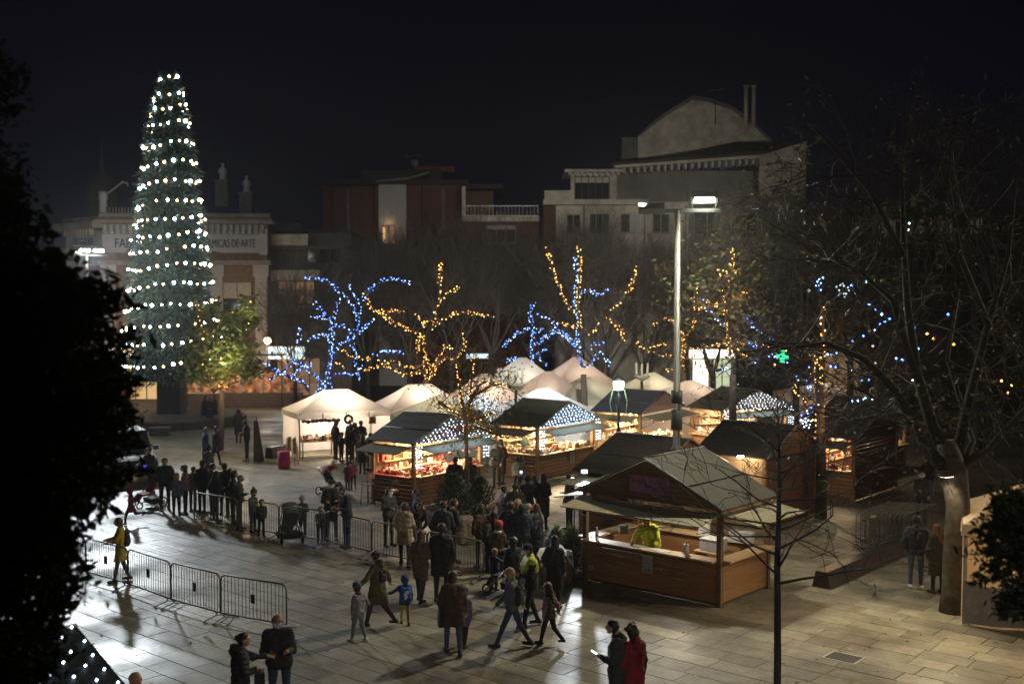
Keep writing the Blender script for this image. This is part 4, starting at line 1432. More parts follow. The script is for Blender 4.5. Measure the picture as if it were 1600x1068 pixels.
def bare_tree(label, base, H, spread, seed, lev=4, n=4, r=.16, bark=None, twig=None, leaf=None, per=1, lsize=.06, lean=(0, 0), trunk_f=.32, group='bare trees round the square', lsp=.3, up=.12, limbs=5):
    rng = random.Random(seed)
    t = thing('bare_tree' if not leaf else 'tree', label, 'tree', base, 0, group)
    m = MB()
    th = H * trunk_f
    top = Vector((lean[0] * th, lean[1] * th, th))
    m.tube([(0, 0, -.05), (lean[0] * th * .3, 0, th * .4), top], [r * 1.25, r, r * .85], 9)
    m.obj('trunk', bark or M_BARKD, t)
    m = MB()
    tips = []
    for i in range(limbs):
        a = 2 * math.pi * (i + rng.random() * .6) / limbs
        s_ = spread / H
        d = Vector((math.cos(a) * s_ * 1.5, math.sin(a) * s_ * 1.5, rng.uniform(.75, 1.1))).normalized()
        grow(m, top - Vector((0, 0, rng.random() * th * .15)), d, H * .36, r * .55, lev - 1, rng, tips, n, up)
    m.obj('crown', twig or M_TWIG, t)
    if leaf:
        m = MB()
        leaves(m, tips, rng, lsize, per, lsp)
        m.obj('foliage', leaf, t, kind='stuff')
    return t

def crop(x0, y0, s):
    return lambda x, y: (x0 + x / s, y0 + y / s)

BULB = {'b': (M_BULB_B, M_BULB_BP), 'o': (M_BULB_O, M_BULB_OP), 'w': (M_BULB_W, M_BULB_WW)}
def lit_tree(tlabel, slabels, base, d, strands, cf, seed, r=.14, rb=.029, step=.13, twigs=2, bark=None, leaf=None, lsize=.06, per=1, sd=1.2, trunk_to=None, group='trees wound with string lights', tl=1.0, lev=2, power=14, wind=.07):
    rng = random.Random(seed)
    base = Vector(base)
    t = thing('lit_tree' if not leaf else 'leafy_lit_tree', tlabel, 'tree', base, 0, group)
    br, tips = MB(), []
    sets = {}
    hub = atd(*cf(*trunk_to), d) if trunk_to else None
    for key, pts in strands:
        off = rng.uniform(-sd, sd)
        P = []
        n = len(pts)
        for i, (x, y) in enumerate(pts):
            q = cf(x, y)
            P.append(atd(q[0], q[1], d + off * i / max(1, n - 1)) + Vector((0, rng.uniform(-.1, .1), 0)))
        # smooth the run
        Q = []
        for i in range(n - 1):
            L = (P[i + 1] - P[i]).length
            k = max(2, int(L / .15))
            a, b = P[max(i - 1, 0)], P[min(i + 2, n - 1)]
            for j in range(k):
                u = j / k
                Q.append(((P[i] * 2) + (P[i + 1] - a) * u + (a * 2 - P[i] * 5 + P[i + 1] * 4 - b) * u * u + (P[i] * 3 - a - P[i + 1] * 3 + b) * u ** 3) * .5)
        Q.append(P[-1])
        tot = len(Q)
        rel = [q - base for q in Q]
        if n > 1:
            br.tube(rel[::2] + [rel[-1]], [max(.012, lerp(.07, .014, i / max(1, tot // 2))) for i in range(len(rel[::2]) + 1)], 5, cap=False)
        # bulbs along it
        bm, wr = sets.setdefault(key, (MB(), MB()))
        acc = 0.0
        wp = []
        for i in range(tot - 1):
            seg = (Q[i + 1] - Q[i]).length
            acc += seg
            while acc > step * .75:
                acc -= step * rng.uniform(.5, 1.0)
                a = rng.uniform(0, 6.283)
                p = rel[i].lerp(rel[i + 1], rng.random()) + Vector((math.cos(a) * wind, math.sin(a) * wind, rng.uniform(-wind, wind)))
                bm.octa(p, rb * rng.uniform(.6, 1.2), 0 if rng.random() < .6 else 1)
                wp.append(p)
        if n == 1:
            bm.octa(rel[0], rb * 1.1, 0)
            wp = [rel[0], rel[0] + Vector((.1, .05, .05))]
        if len(wp) > 1:
            wr.tube(wp, .006, 3, cap=False)
        # unlit twigs
        if twigs and n > 1:
            for i in range(int(twigs * tot * .15 / .5)):
                j = rng.randrange(tot)
                dv = Vector((rng.gauss(0, 1), rng.gauss(0, 1), rng.gauss(.5, .8))).normalized()
                grow(br, rel[j], dv, tl * rng.uniform(.5, 1.2), .018, lev - 1, rng, tips, 3, .15, .005)
    m = MB()
    if hub is not None:
        h = hub - base
        m.tube([(0, 0, -.05), h * .5 + Vector((.03, 0, 0)), h], [r * 1.3, r, r * .8], 9)
    else:
        m.tube([(0, 0, -.05), (0.02, 0, 1.2)], [r * 1.3, r * .8], 9)
    m.obj('trunk', bark or M_BARK, t)
    br.obj('crown', M_TWIG, t)
    if leaf:
        m = MB()
        leaves(m, tips, rng, lsize, per, .22)
        m.obj('foliage', leaf, t, kind='stuff')
    for key, lab in slabels.items():
        s = thing('string_lights', lab, 'string lights', base, 0, 'string lights wound round the trees')
        bm, wr = sets[key]
        bm.obj('bulb_run', list(BULB[key]), s, kind='stuff')
        wr.obj('cable', M_WIRE, s)
        nb_ = len(bm.v) // 6
        for i in range(min(5, nb_ // 12)):
            v = bm.v[6 * rng.randrange(nb_)]
            light('POINT', (v[0], v[1] - .35, v[2]), power * .28, {'b': (.22, .36, 1), 'o': (1, .5, .16), 'w': (.8, .9, 1)}[key], .25, parent=s)
        c = {'b': (.3, .45, 1), 'o': (1, .6, .25), 'w': (.8, .9, 1)}[key]
        if power and hub is not None:
            light('POINT', hub - base + Vector((0, -.6, .8)), power, c, .5, parent=s)
    return t

z6 = crop(380, 400, 3.56)
lit_tree('bare tree wound with blue string lights left of the amber one', {'b': 'blue string lights wound round the tree left of the marquees'}, atd(498, 690, 56).xy.to_3d(), 56, [
    ('b', [(430, 780), (455, 700), (480, 600), (490, 500), (500, 400)]), ('b', [(490, 500), (480, 440), (500, 370), (465, 345), (430, 300), (390, 250)]),
    ('b', [(465, 345), (420, 338), (375, 335)]), ('b', [(500, 360), (515, 290), (530, 240)]), ('b', [(500, 380), (560, 390), (610, 430)]),
    ('b', [(600, 520), (622, 420), (635, 350), (600, 265), (560, 220), (510, 175), (450, 135), (395, 120), (340, 130)]), ('b', [(635, 350), (628, 220), (580, 155)]),
    ('b', [(640, 330), (655, 260), (700, 195), (760, 140), (830, 125), (880, 135), (935, 155)]), ('b', [(520, 490), (600, 450), (670, 410), (700, 370), (740, 345)]),
    ('b', [(490, 480), (460, 440), (420, 440), (360, 470)]), ('b', [(305, 495), (315, 450), (320, 400)]), ('b', [(410, 770), (430, 700), (390, 660), (340, 610), (270, 575)]),
    ('b', [(360, 750), (330, 700), (250, 670), (190, 640), (150, 620), (120, 595)]), ('b', [(150, 685), (220, 640), (270, 600), (290, 580)]), ('b', [(250, 680), (310, 630), (370, 600)]),
    ('b', [(620, 480), (622, 560), (640, 690)]), ('b', [(500, 665), (560, 655), (620, 650), (665, 605)]), ('b', [(725, 555), (780, 535), (830, 533), (890, 535)]),
    ('b', [(485, 730), (475, 640), (490, 560), (500, 480)]), ('b', [(490, 560), (530, 500), (560, 470), (600, 460)])],
    z6, 21, trunk_to=(440, 760), r=.2, sd=1.6, power=45, step=.115, wind=.085)
lit_tree('bare tree wound with amber string lights beside the blue one', {'o': 'amber string lights wound round the tree right of the blue one'}, atd(665, 670, 58).xy.to_3d(), 58, [
    ('o', [(1020, 690), (1010, 600), (1010, 520), (1000, 430)]), ('o', [(1040, 690), (1050, 640), (1020, 560)]), ('o', [(1000, 430), (900, 400), (830, 370), (770, 320), (720, 290), (690, 240), (670, 190)]),
    ('o', [(940, 420), (870, 385), (800, 345), (760, 320)]), ('o', [(770, 300), (840, 305), (905, 315)]), ('o', [(1010, 600), (930, 620), (850, 590), (780, 590), (700, 570), (620, 560), (540, 515)]),
    ('o', [(990, 640), (900, 660), (830, 620), (760, 610), (670, 630)]), ('o', [(560, 622), (535, 608), (510, 595)]), ('o', [(1050, 400), (1070, 310), (1095, 230), (1090, 180), (1095, 120), (1100, 60), (1090, 35)]),
    ('o', [(1095, 240), (1140, 210), (1180, 190), (1200, 160)]), ('o', [(1050, 400), (1100, 360), (1160, 325), (1230, 310), (1300, 325), (1385, 335)]), ('o', [(1010, 390), (990, 360), (960, 330)]), ('o', [(1015, 390), (1015, 345)]),
    ('o', [(1040, 650), (1080, 580), (1120, 500), (1160, 520)]), ('o', [(1060, 660), (1100, 575), (1180, 565), (1220, 530), (1235, 480), (1215, 430)]), ('o', [(975, 540), (970, 470), (985, 430)])],
    z6, 22, trunk_to=(1015, 690), r=.2, sd=1.6, power=40, step=.115, wind=.085)
z7 = crop(760, 360, 3.56)
lit_tree('tall bare tree with one blue and three amber light strings behind the middle stall', {'b': 'blue light strings on the tall bare tree behind the middle stall', 'o': 'amber light strings on the three upper limbs behind the middle stall'}, atd(914, 668, 54).xy.to_3d(), 54, [
    ('b', [(535, 760), (510, 660), (510, 500), (495, 420), (500, 300), (500, 230), (490, 140)]), ('b', [(510, 360), (570, 330), (620, 360), (670, 325)]), ('b', [(530, 700), (490, 610), (420, 570), (390, 530), (350, 495), (290, 460)]),
    ('b', [(540, 760), (600, 720), (640, 680), (670, 720), (690, 755)]), ('b', [(570, 655), (610, 630), (670, 620)]), ('b', [(520, 640), (450, 590), (400, 560), (340, 580), (300, 615)]),
    ('o', [(480, 450), (430, 380), (400, 290), (375, 240), (350, 150), (335, 95)]), ('o', [(530, 540), (510, 440), (515, 300), (520, 180), (512, 80)]), ('o', [(700, 450), (760, 370), (810, 300), (830, 190)]),
    ('o', [(530, 540), (480, 530), (400, 515)]), ('o', [(535, 570), (600, 565), (620, 515)]), ('o', [(670, 490), (730, 535), (780, 610)])],
    z7, 23, trunk_to=(540, 800), r=.17, sd=1.0, power=16, step=.11, wind=.09)
lit_tree('small bare tree wound with blue lights behind the far marquees', {'b': 'blue string lights on the small tree behind the far marquees'}, atd(831, 640, 68).xy.to_3d(), 68, [
    ('b', [(250, 750), (255, 640), (265, 560)]), ('b', [(245, 745), (225, 735), (200, 740)]), ('b', [(265, 560), (310, 550)]), ('b', [(265, 545), (185, 565), (140, 600), (95, 645)]), ('b', [(265, 530), (240, 470), (265, 400)]),
    ('b', [(275, 640), (320, 600), (380, 560), (450, 600), (500, 640)]), ('b', [(330, 740), (295, 715), (290, 680), (340, 665)]), ('b', [(100, 730), (140, 710), (170, 720), (135, 745)]), ('o', [(185, 470), (183, 435)]), ('o', [(370, 700), (390, 670)])],
    z7, 24, trunk_to=(250, 745), r=.14, sd=1.0, power=20, step=.095, wind=.11)
lit_tree('bare tree with drooping amber lights behind the tall mast', {'o': 'amber string lights on the tree right behind the tall mast'}, atd(1068, 655, 60).xy.to_3d(), 60, [
    ('o', [(1095, 780), (1095, 700), (1095, 620), (1090, 550)]), ('o', [(1085, 740), (1105, 660), (1090, 600)]), ('o', [(1095, 705), (1000, 695), (900, 670), (840, 625)]), ('o', [(1060, 625), (960, 635), (900, 660)]),
    ('o', [(920, 535), (980, 490), (1050, 510)]), ('o', [(1110, 590), (1150, 520), (1160, 485)]), ('o', [(1095, 660), (1200, 655), (1290, 635)]), ('o', [(980, 770), (1050, 780)])],
    z7, 25, trunk_to=(1098, 790), r=.16, sd=1.2, power=16)
z8 = crop(1040, 360, 3.56)
lit_tree('tree with dense amber lights high up and blue runs, right of the tall mast', {'o': 'amber light strings high in the tree right of the tall mast', 'b': 'blue light runs crossing the tree right of the tall mast'}, atd(1142, 690, 46).xy.to_3d(), 46, [
    ('o', [(360, 700), (350, 600), (335, 540), (330, 400)]), ('o', [(330, 440), (250, 420), (180, 440), (150, 390), (185, 310)]), ('o', [(220, 380), (270, 415), (330, 400)]), ('o', [(330, 400), (300, 340), (320, 320)]), ('o', [(310, 380), (350, 360), (350, 320)]),
    ('o', [(370, 390), (420, 350), (470, 345)]), ('o', [(350, 280), (320, 230), (280, 220)]), ('o', [(345, 290), (385, 230), (355, 205), (380, 170), (360, 100)]), ('o', [(340, 260), (330, 235), (300, 250)]), ('o', [(350, 640), (400, 625), (500, 620), (580, 655)]), ('o', [(240, 650), (290, 635), (345, 630)]), ('o', [(385, 660), (450, 700)]),
    ('b', [(190, 375), (250, 460), (320, 520), (350, 540)]), ('b', [(430, 480), (500, 540), (570, 580), (600, 610)]), ('b', [(470, 620), (500, 650)]), ('b', [(285, 780), (345, 765)]), ('b', [(460, 745), (520, 730)]), ('b', [(580, 690), (620, 710)]), ('b', [(630, 510), (625, 535)]), ('b', [(680, 735)]), ('b', [(715, 690)])],
    z8, 26, trunk_to=(375, 800), r=.17, sd=1.0, power=45, leaf=M_LEAFY, per=1, lsize=.12, tl=1.6, twigs=4, rb=.028)
lit_tree('dark tree whose trunk is wound with amber lights beside the tall board wall', {'o': 'amber lights wound round the dark trunk beside the tall board wall', 'b': 'few blue lights on the dark trunk beside the tall board wall'}, atd(1283, 800, 37).xy.to_3d(), 37, [
    ('o', [(855, 1100), (850, 1040), (870, 990), (850, 930), (860, 880)]), ('o', [(870, 430), (875, 520), (875, 560), (880, 640), (865, 740), (875, 800), (862, 860)]), ('o', [(820, 830), (850, 870), (835, 900), (870, 990), (850, 1010), (825, 1060)]),
    ('o', [(805, 675), (830, 715), (825, 770), (820, 820)]), ('o', [(700, 840), (715, 870), (735, 915)]), ('o', [(770, 945), (780, 985)]), ('o', [(830, 1130), (870, 1100), (850, 1050)]), ('o', [(675, 670)]), ('o', [(605, 745)]),
    ('b', [(850, 345), (850, 280), (870, 265)]), ('b', [(860, 490)]), ('b', [(740, 815), (780, 850), (820, 890)]), ('b', [(865, 940), (820, 990), (770, 1030), (740, 1060)]), ('b', [(800, 760)]), ('b', [(865, 625)])],
    z8, 27, trunk_to=(858, 860), r=.16, sd=.25, power=30, tl=1.6, twigs=3, leaf=M_LEAFB, lsize=.08, rb=.031, step=.10, lev=2)
z5 = crop(640, 560, 4.45)
lit_tree('thin young tree with amber lights standing before the red-counter stall', {'o': 'amber light strings on the thin young tree before the red-counter stall'}, at(729, 812), 37.2, [
    ('o', [(392, 560), (400, 480), (400, 440), (420, 300), (430, 150), (440, 0)]), ('o', [(400, 430), (370, 330), (350, 200), (330, 20)]), ('o', [(420, 300), (450, 240), (520, 150), (560, 170)]), ('o', [(430, 260), (510, 220), (600, 170), (700, 200)]),
    ('o', [(400, 440), (500, 410), (600, 370)]), ('o', [(395, 540), (385, 490), (398, 450)]), ('o', [(390, 540), (430, 480), (520, 490), (600, 530), (690, 555)]), ('o', [(200, 300), (280, 350), (360, 400)])],
    z5, 28, trunk_to=(395, 560), r=.075, sd=.7, power=16, leaf=M_LEAFY, lsize=.055, per=3, tl=.8, twigs=5, rb=.020, step=.11, bark=M_BARK, wind=.05)
z2 = crop(0, 340, 3.56)
LT = lit_tree('round leafy tree with scattered amber lights in front of the tall conical tree', {'o': 'scattered amber lights in the round leafy tree'}, at(343, 703), 54, [
    ('o', [(1090, 450), (1110, 560), (1140, 610), (1145, 660)]), ('o', [(1235, 600), (1245, 690)]), ('o', [(1385, 440), (1385, 520)]), ('o', [(1170, 750), (1180, 800)]), ('o', [(1360, 680), (1340, 740)]), ('o', [(1280, 830), (1270, 855)]), ('o', [(1345, 885), (1430, 885)]),
    ('o', [(1230, 980), (1220, 905), (1240, 950), (1265, 935)]), ('o', [(1190, 970), (1215, 945)]), ('o', [(1375, 630), (1380, 575)]), ('o', [(1290, 780), (1330, 795)]), ('o', [(1290, 525)]), ('o', [(1220, 570)]), ('o', [(1325, 628)]), ('o', [(1240, 780)]), ('o', [(1205, 850)]), ('o', [(1180, 890)]), ('o', [(1410, 730)]), ('o', [(1130, 815)])],
    z2, 29, trunk_to=(1235, 960), r=.15, sd=1.0, power=60, rb=.034, step=.3, twigs=0)
def crown(parent, lobes, n, size, m_, seed, name='foliage', shell=.55):
    rng = random.Random(seed)
    q = MB()
    tot = sum(l[3] ** 2 for l in lobes)
    inv = parent.matrix_basis.inverted()
    for cx, cyy, cz, r in lobes:
        for _ in range(int(n * r * r / tot)):
            v = Vector((rng.gauss(0, 1), rng.gauss(0, 1), rng.gauss(0, 1))).normalized() * r * (shell + (1.08 - shell) * rng.random() ** .6)
            leaves(q, [inv @ (Vector((cx, cyy, cz)) + v)], rng, size, 1, size * 1.2)
    return q.obj(name, m_, parent, kind='stuff')
def lobe(x, y, r, d):
    p = atd(x, y, d)
    return (p.x, p.y, p.z, r * d / FPX)
crown(LT, [lobe(345, 535, 34, 54), lobe(312, 550, 26, 54.4), lobe(378, 555, 27, 53.6), lobe(345, 575, 30, 54.2), lobe(312, 512, 18, 54), lobe(384, 500, 18, 54), lobe(388, 472, 9, 54.1), lobe(360, 505, 26, 53.5), lobe(385, 490, 14, 53.6), lobe(300, 585, 18, 54), lobe(330, 485, 14, 54), lobe(395, 580, 17, 54)], 3600, .15, M_LEAFG, 4, shell=.3)

light('POINT', atd(352, 560, 52.4), 260, (1, .80, .42), .4)  # two free fill lights added to brighten the leafy crown
light('POINT', atd(385, 480, 52.9), 90, (1, .80, .42), .3)
# ---- tall conical christmas tree
XT = thing('christmas_tree', 'tall narrow conical christmas tree with rings of white and warm lamps', 'christmas tree', (TREE[0], TREE[1], .55))
m = MB()
m.box((0, 0, 1.25), (1.35, 1.35, 2.5))
m.obj('base_box', mat('tree_base', (0.045, 0.035, 0.03), .8), XT)
def xr(z):       # radius of the cone at a height
    t = (z - 2.0) / 17.9
    return 2.48 * (1 - t) ** .62 * (1 if t > .05 else .9) + .28 if t < 1 else .2
m = MB()
m.lathe([(xr(2.0) * .80, 2.0)] + [(xr(z_) * .80, z_) for z_ in (5, 8, 11, 14, 16, 18, 19.3)] + [(.1, 19.8)], n=20)
m.obj('core', mat('tree_core', (0.010, 0.016, 0.011), .9), XT)
rng = random.Random(5)
m = MB()
for i in range(15500):
    z_ = 1.9 + 18.1 * (1 - math.sqrt(1 - rng.random() * .992)) if i % 6 else rng.uniform(14, 20.0)
    a = rng.uniform(0, 6.283)
    lump = 1 + .07 * math.sin(3 * a + z_ * 1.3) + .06 * math.sin(5 * a - z_ * 2.1) + .05 * math.sin(z_ * 3.3)
    r_ = xr(min(z_, 19.85)) * rng.uniform(.76, 1.06) * lump
    c = Vector((r_ * math.cos(a), r_ * math.sin(a), z_))
    q_ = rng.choice((.7, 1, 1, 1.6))
    d = Vector((math.cos(a), math.sin(a), rng.uniform(-.8, .5))) * rng.uniform(.14, .32) * q_
    w = Vector((-math.sin(a), math.cos(a), rng.gauss(0, .5))) * rng.uniform(.035, .075)
    m.add([c - w, c + w, c + d + w * .3, c + d - w * .3], [(0, 1, 2, 3)])
m.obj('foliage', mat('tinsel_needles', (0.030, 0.066, 0.050), .55, rand=.55, island=True), XT, kind='stuff')
rings = [126, 154, 175, 200, 231, 261, 290, 320, 346, 371, 393, 418, 447, 477, 508, 534, 566]
XL = thing('string_lights', 'rings of white and warm lamps round the tall conical christmas tree', 'string lights', (TREE[0], TREE[1], .55))
M_XW = glow('tree_lamp_cold', (0.74, 0.92, 1.0), 38, sample=True)
M_XO = glow('tree_lamp_warm', (1.0, 0.66, 0.27), 20, sample=True)
for k, y in enumerate(rings):
    z_ = 7.2 + (470 - y) * 66 / FPX - .55
    r_ = xr(z_) * 1.05 + .06
    n = max(6, int(2 * math.pi * r_ / .52))
    m = MB()
    ph = rng.random()
    tl = -.16 * min(1, r_)
    for i in range(n):
        if rng.random() < .06:
            continue
        a = 2 * math.pi * (i + ph + rng.uniform(-.12, .12)) / n
        p = (r_ * math.cos(a) * rng.uniform(.93, 1.04), r_ * math.sin(a) * rng.uniform(.93, 1.04), z_ + (.24 * math.cos(a) + .09 * math.sin(3 * a + k)) * min(1, r_) + rng.uniform(-.05, .05))
        cold = i % 2
        m.ball(p, (.088 if cold else .072) * rng.uniform(.7, 1.15), 6, 4, 0 if cold else 1)
    m.obj('lamp_ring', [M_XW, M_XO], XL, kind='stuff')
light('POINT', (0, -4.2, 6), 50, (.75, .92, 1), 1.0, parent=XL)
light('POINT', (0, -3.8, 12), 40, (.75, .92, 1), .8, parent=XL)

# ---- big plane tree at the right with a lamp on its trunk
PB = at(1489, 955)
PT = thing('plane_tree', 'big mottled plane tree with a lamp strapped to its pale trunk beside the beige marquee', 'tree', PB)
def rel(x, y, d):
    return atd(x, y, d) - PB
d = PB.y
m = MB()
m.tube([(0, 0, -.05), (.02, 0, .5), rel(1492, 870, d), rel(1497, 790, d), rel(1490, 735, d), rel(1478, 690, d)], [.33, .28, .27, .27, .31, .22], 14)
m.obj('trunk', M_BARKP, PT)
m = MB()
tips = []
rng = random.Random(9)
limbs = [([(1486, 730), (1455, 660), (1432, 580), (1418, 480), (1412, 380), (1408, 250), (1425, 150)], .17, 1.0),
         ([(1480, 735), (1440, 690), (1400, 610), (1350, 560), (1290, 535), (1220, 545)], .14, -1.5), ([(1432, 590), (1395, 470), (1340, 420), (1270, 400)], .10, 1.8),
         ([(1492, 730), (1510, 640), (1540, 520), (1575, 400), (1590, 260)], .15, .8), ([(1494, 735), (1545, 700), (1600, 640), (1680, 600)], .12, -1.0),
         ([(1412, 400), (1360, 300), (1300, 230), (1260, 190)], .08, 1.0), ([(1545, 510), (1500, 400), (1480, 280), (1500, 150)], .09, -1.0), ([(1494, 740), (1520, 690), (1480, 560), (1500, 450)], .10, 2.5), ([(1410, 620), (1370, 650), (1310, 660)], .05, -1)]
for pts, r0, dd in limbs:
    n = len(pts)
    P = [rel(x, y, d + dd * i / (n - 1)) for i, (x, y) in enumerate(pts)]
    m.tube(P, [lerp(r0, .025, i / (n - 1)) for i in range(n)], 8)
    for i in range(11):
        f = rng.uniform(.25, 1) * (n - 1)
        j = min(n - 2, int(f))
        p = P[j].lerp(P[j + 1], f - j)
        dv = Vector((rng.gauss(0, 1), rng.gauss(0, 1), rng.gauss(.1, .7))).normalized()
        grow(m, p, dv, rng.uniform(.9, 1.8), .028, 2, rng, tips, 3, .02, .007)
m.obj('crown', mat('plane_branch', (0.022, 0.019, 0.015), .9, var=.3), PT)
m = MB()
leaves(m, [t_ for t_ in tips if rng.random() < .42], rng, .085, 2, .2)
m.obj('foliage', M_LEAFB, PT, kind='stuff')
tlp = thing('trunk_lamp', 'black box lamp strapped to the plane tree trunk, shining down', 'lamp', PB + rel(1478, 742, d - .42))
m = MB(); m.box((0, 0, .05), (.40, .26, .14), .5); m.obj('housing', M_BLACK, tlp)
m = MB(); m.box((.02, .0, -.03), (.26, .16, .02), .5); m.obj('lens', glow('lamp_lens', (1, .85, .6), 6), tlp)
m = MB(); m.tube([(0, .1, .05), (.06, .3, .05)], .03, 5); m.obj('bracket', M_IRON, tlp)
light('SPOT', (.0, -.04, -.06), 60, (1, .84, .58), .07, aim=(.04, .10, -2.5), angle=120, blend=.7, parent=tlp).rotation_euler = (R(10), 0, 0)
l_ = light('SPOT', (-.2, -.2, -.08), 640, (1, .78, .46), .10, angle=125, blend=.9, parent=tlp)
l_.rotation_euler = Vector((-2.6, -1.6, -3.2)).to_track_quat('-Z', 'Y').to_euler()
# blue runs, a ring ornament and stray lamps in the plane tree
z9 = crop(1240, 400, 3.956)
BS = thing('string_lights', 'sparse blue light runs hanging in the big plane tree', 'string lights', PB)
bm, wm, rb_ = MB(), MB(), MB()
for cf, pts in [(z8, [(1030, 310), (1060, 350), (1100, 380), (1140, 405), (1200, 465), (1240, 495)]), (z8, [(1240, 495), (1190, 530), (1150, 580), (1100, 585)]), (z8, [(1340, 560), (1380, 540), (1360, 480)]), (z8, [(890, 695), (920, 688), (950, 680)]),
                (z8, [(920, 755), (945, 757)]), (z8, [(1030, 775), (1080, 770), (1130, 785), (1170, 775), (1220, 770)]), (z8, [(1070, 820), (1130, 830)]), (z8, [(1090, 245), (1115, 285)]), (z8, [(1290, 720), (1315, 718)]), (z8, [(1040, 940), (1060, 945), (1090, 940), (1110, 920), (1150, 935)]),
                (z9, [(700, 470), (745, 440)]), (z9, [(640, 640), (680, 650), (725, 665)]), (z9, [(740, 775), (760, 740)]), (z9, [(770, 572)]), (z9, [(955, 360)]), (z8, [(1040, 615)]), (crop(1200, 100, 3.56), [(790, 880), (780, 922)]), (crop(1200, 100, 3.56), [(748, 1050)])]:
    P = [rel(*cf(x, y), d + rng.uniform(2, 6)) if False else rel(*cf(x, y), d + 2.5) for x, y in pts]
    run = []
    for a, b in zip(P, P[1:]):
        k = max(1, int((b - a).length / .13))
        for i in range(k):
            if rng.random() < .85:
                run.append(a.lerp(b, i / k) + Vector((rng.uniform(-.04, .04), rng.uniform(-.05, .05), rng.uniform(-.04, .04))))
    run.append(P[-1])
    for p in run:
        bm.octa(p, rng.uniform(.026, .040), 0 if rng.random() < .7 else 1)
    if len(run) > 1:
        wm.tube(run, .005, 3)
        rb_.tube(P, [lerp(.03, .012, i / max(1, len(P) - 1)) for i in range(len(P))], 5)
        for q in range(len(P) * 2):
            grow(rb_, P[rng.randrange(len(P))], Vector((rng.gauss(0, 1), rng.gauss(0, 1), rng.gauss(.2, .7))).normalized(), rng.uniform(.5, 1.0), .012, 1, rng, [], 3, .02, .005)
rb_.obj('side_branches', M_TWIG, PT, kind='stuff')
bm.obj('bulb_run', [M_BULB_B, M_BULB_BP], BS, kind='stuff')
wm.obj('cable', M_WIRE, BS)
RO = thing('light_ring', 'small ring of pale lights hanging among the branches left of the plane tree', 'ornament', atd(1316, 453, 30))
m = MB()
for i in range(13):
    a = 6.283 * i / 13 + rng.uniform(-.3, .3)
    rr_ = .17 * rng.uniform(.45, 1.15)
    m.octa((rr_ * math.cos(a), 0, rr_ * math.sin(a)), .03)
m.obj('bulb_run', glow('ring_bulb', (.62, .8, .9), 1.6), RO, kind='stuff')
m = MB(); m.tube([(.17 * math.cos(6.283 * i / 16), .02, .17 * math.sin(6.283 * i / 16)) for i in range(17)], .008, 4); m.tube([(0, .02, .17), (0.1, .1, .9)], .005, 3); m.obj('hoop', M_IRON, RO)
LS = thing('light_star', 'small cluster of cold white lights hung at the top of the amber-wound trunk', 'ornament', atd(1260, 660, 36.8))
m = MB()
for i in range(11):
    a = i * 2.4
    m.octa((.19 * math.sqrt(i / 11) * math.cos(a), 0, .19 * math.sqrt(i / 11) * math.sin(a)), .027)
m.obj('bulb_run', M_BULB_W, LS, kind='stuff')
m = MB(); m.tube([(0, .02, -.2), (0, .02, .2)], .006, 4); m.tube([(-.2, .02, 0), (.2, .02, 0)], .006, 4); m.tube([(0, .02, .2), (.5, .1, .6)], .005, 3); m.obj('frame', M_IRON, LS)
AS = thing('string_lights', 'few stray amber and white lamps glimmering beyond the plane tree', 'string lights', (14, 34, 0))
m = MB()
for x, y, c in [(990, 545, 0), (1115, 800, 0), (1345, 800, 0), (1325, 845, 0), (1285, 770, 0), (865, 510, 0), (490, 555, 1), (725, 570, 1), (505, 660, 1), (825, 480, 0)]:
    p = atd(*z9(x, y), 34) - Vector((14, 34, 0))
    m.octa(p, .045, c)
m.obj('bulb_run', [M_BULB_O, glow('stray_white', (1, .9, .75), 1.2)], AS, kind='stuff')
m = MB(); m.tube([atd(*z9(x, y), 34.1) - Vector((14, 34, 0)) for x, y in ((490, 555), (725, 570), (865, 510), (990, 545), (1115, 800), (1345, 800))], .006, 3); m.obj('cable', M_WIRE, AS)

# ---- unlit bare trees between the lights and the houses
for i, (x, dd, H, sp) in enumerate([(575, 70, 10.5, 3.4), (640, 73, 11.5, 4.0), (705, 71, 11.0, 4.0), (770, 74, 11.8, 4.2), (835, 76, 11, 3.8), (890, 73, 11.5, 4), (950, 70, 11, 4), (1010, 73, 10.5, 3.6), (460, 74, 8.5, 3)]):
    where = ['behind the blue lit tree', 'between the blue and amber lit trees', 'behind the amber lit tree', 'right of the amber lit tree', 'behind the small blue tree', 'left of the tall blue string', 'behind the tall blue string', 'left of the tall mast', 'before the low flats'][i]
    bare_tree('dim leafless street tree ' + where, (XA(x, dd), dd, 0), H, sp, 40 + i, lev=5, n=5, r=.15, limbs=6, twig=mat('grey_twigs', (0.125, 0.112, 0.098), .9), group='leafless trees behind the lights')
# dark trees on the right
for i, (x, dd, H, sp, L) in enumerate([(1180, 52, 11.5, 3.4, M_LEAFY), (1245, 56, 12.5, 3.6, M_LEAFG), (1330, 58, 16, 4.6, M_LEAFB), (1420, 60, 17, 5, M_LEAFB), (1530, 52, 16.5, 5, M_LEAFB), (1610, 44, 15, 4.8, M_LEAFB), (1115, 63, 9.5, 2.6, M_LEAFG)]):
    where = ['just right of the tall mast', 'above the moss-brown roof', 'above the stall with the tall board wall', 'tall, behind the plane tree limb', 'tall, behind the plane tree at the right', 'at the far right edge', 'before the bright shop front'][i]
    bare_tree('dark half-bare tree with withered leaves ' + where, (XA(x, dd), dd, 0), H, sp, 60 + i, lev=4, n=4, r=.18, leaf=L, per=1, lsize=.11, lsp=.3, group='half-bare trees on the right')
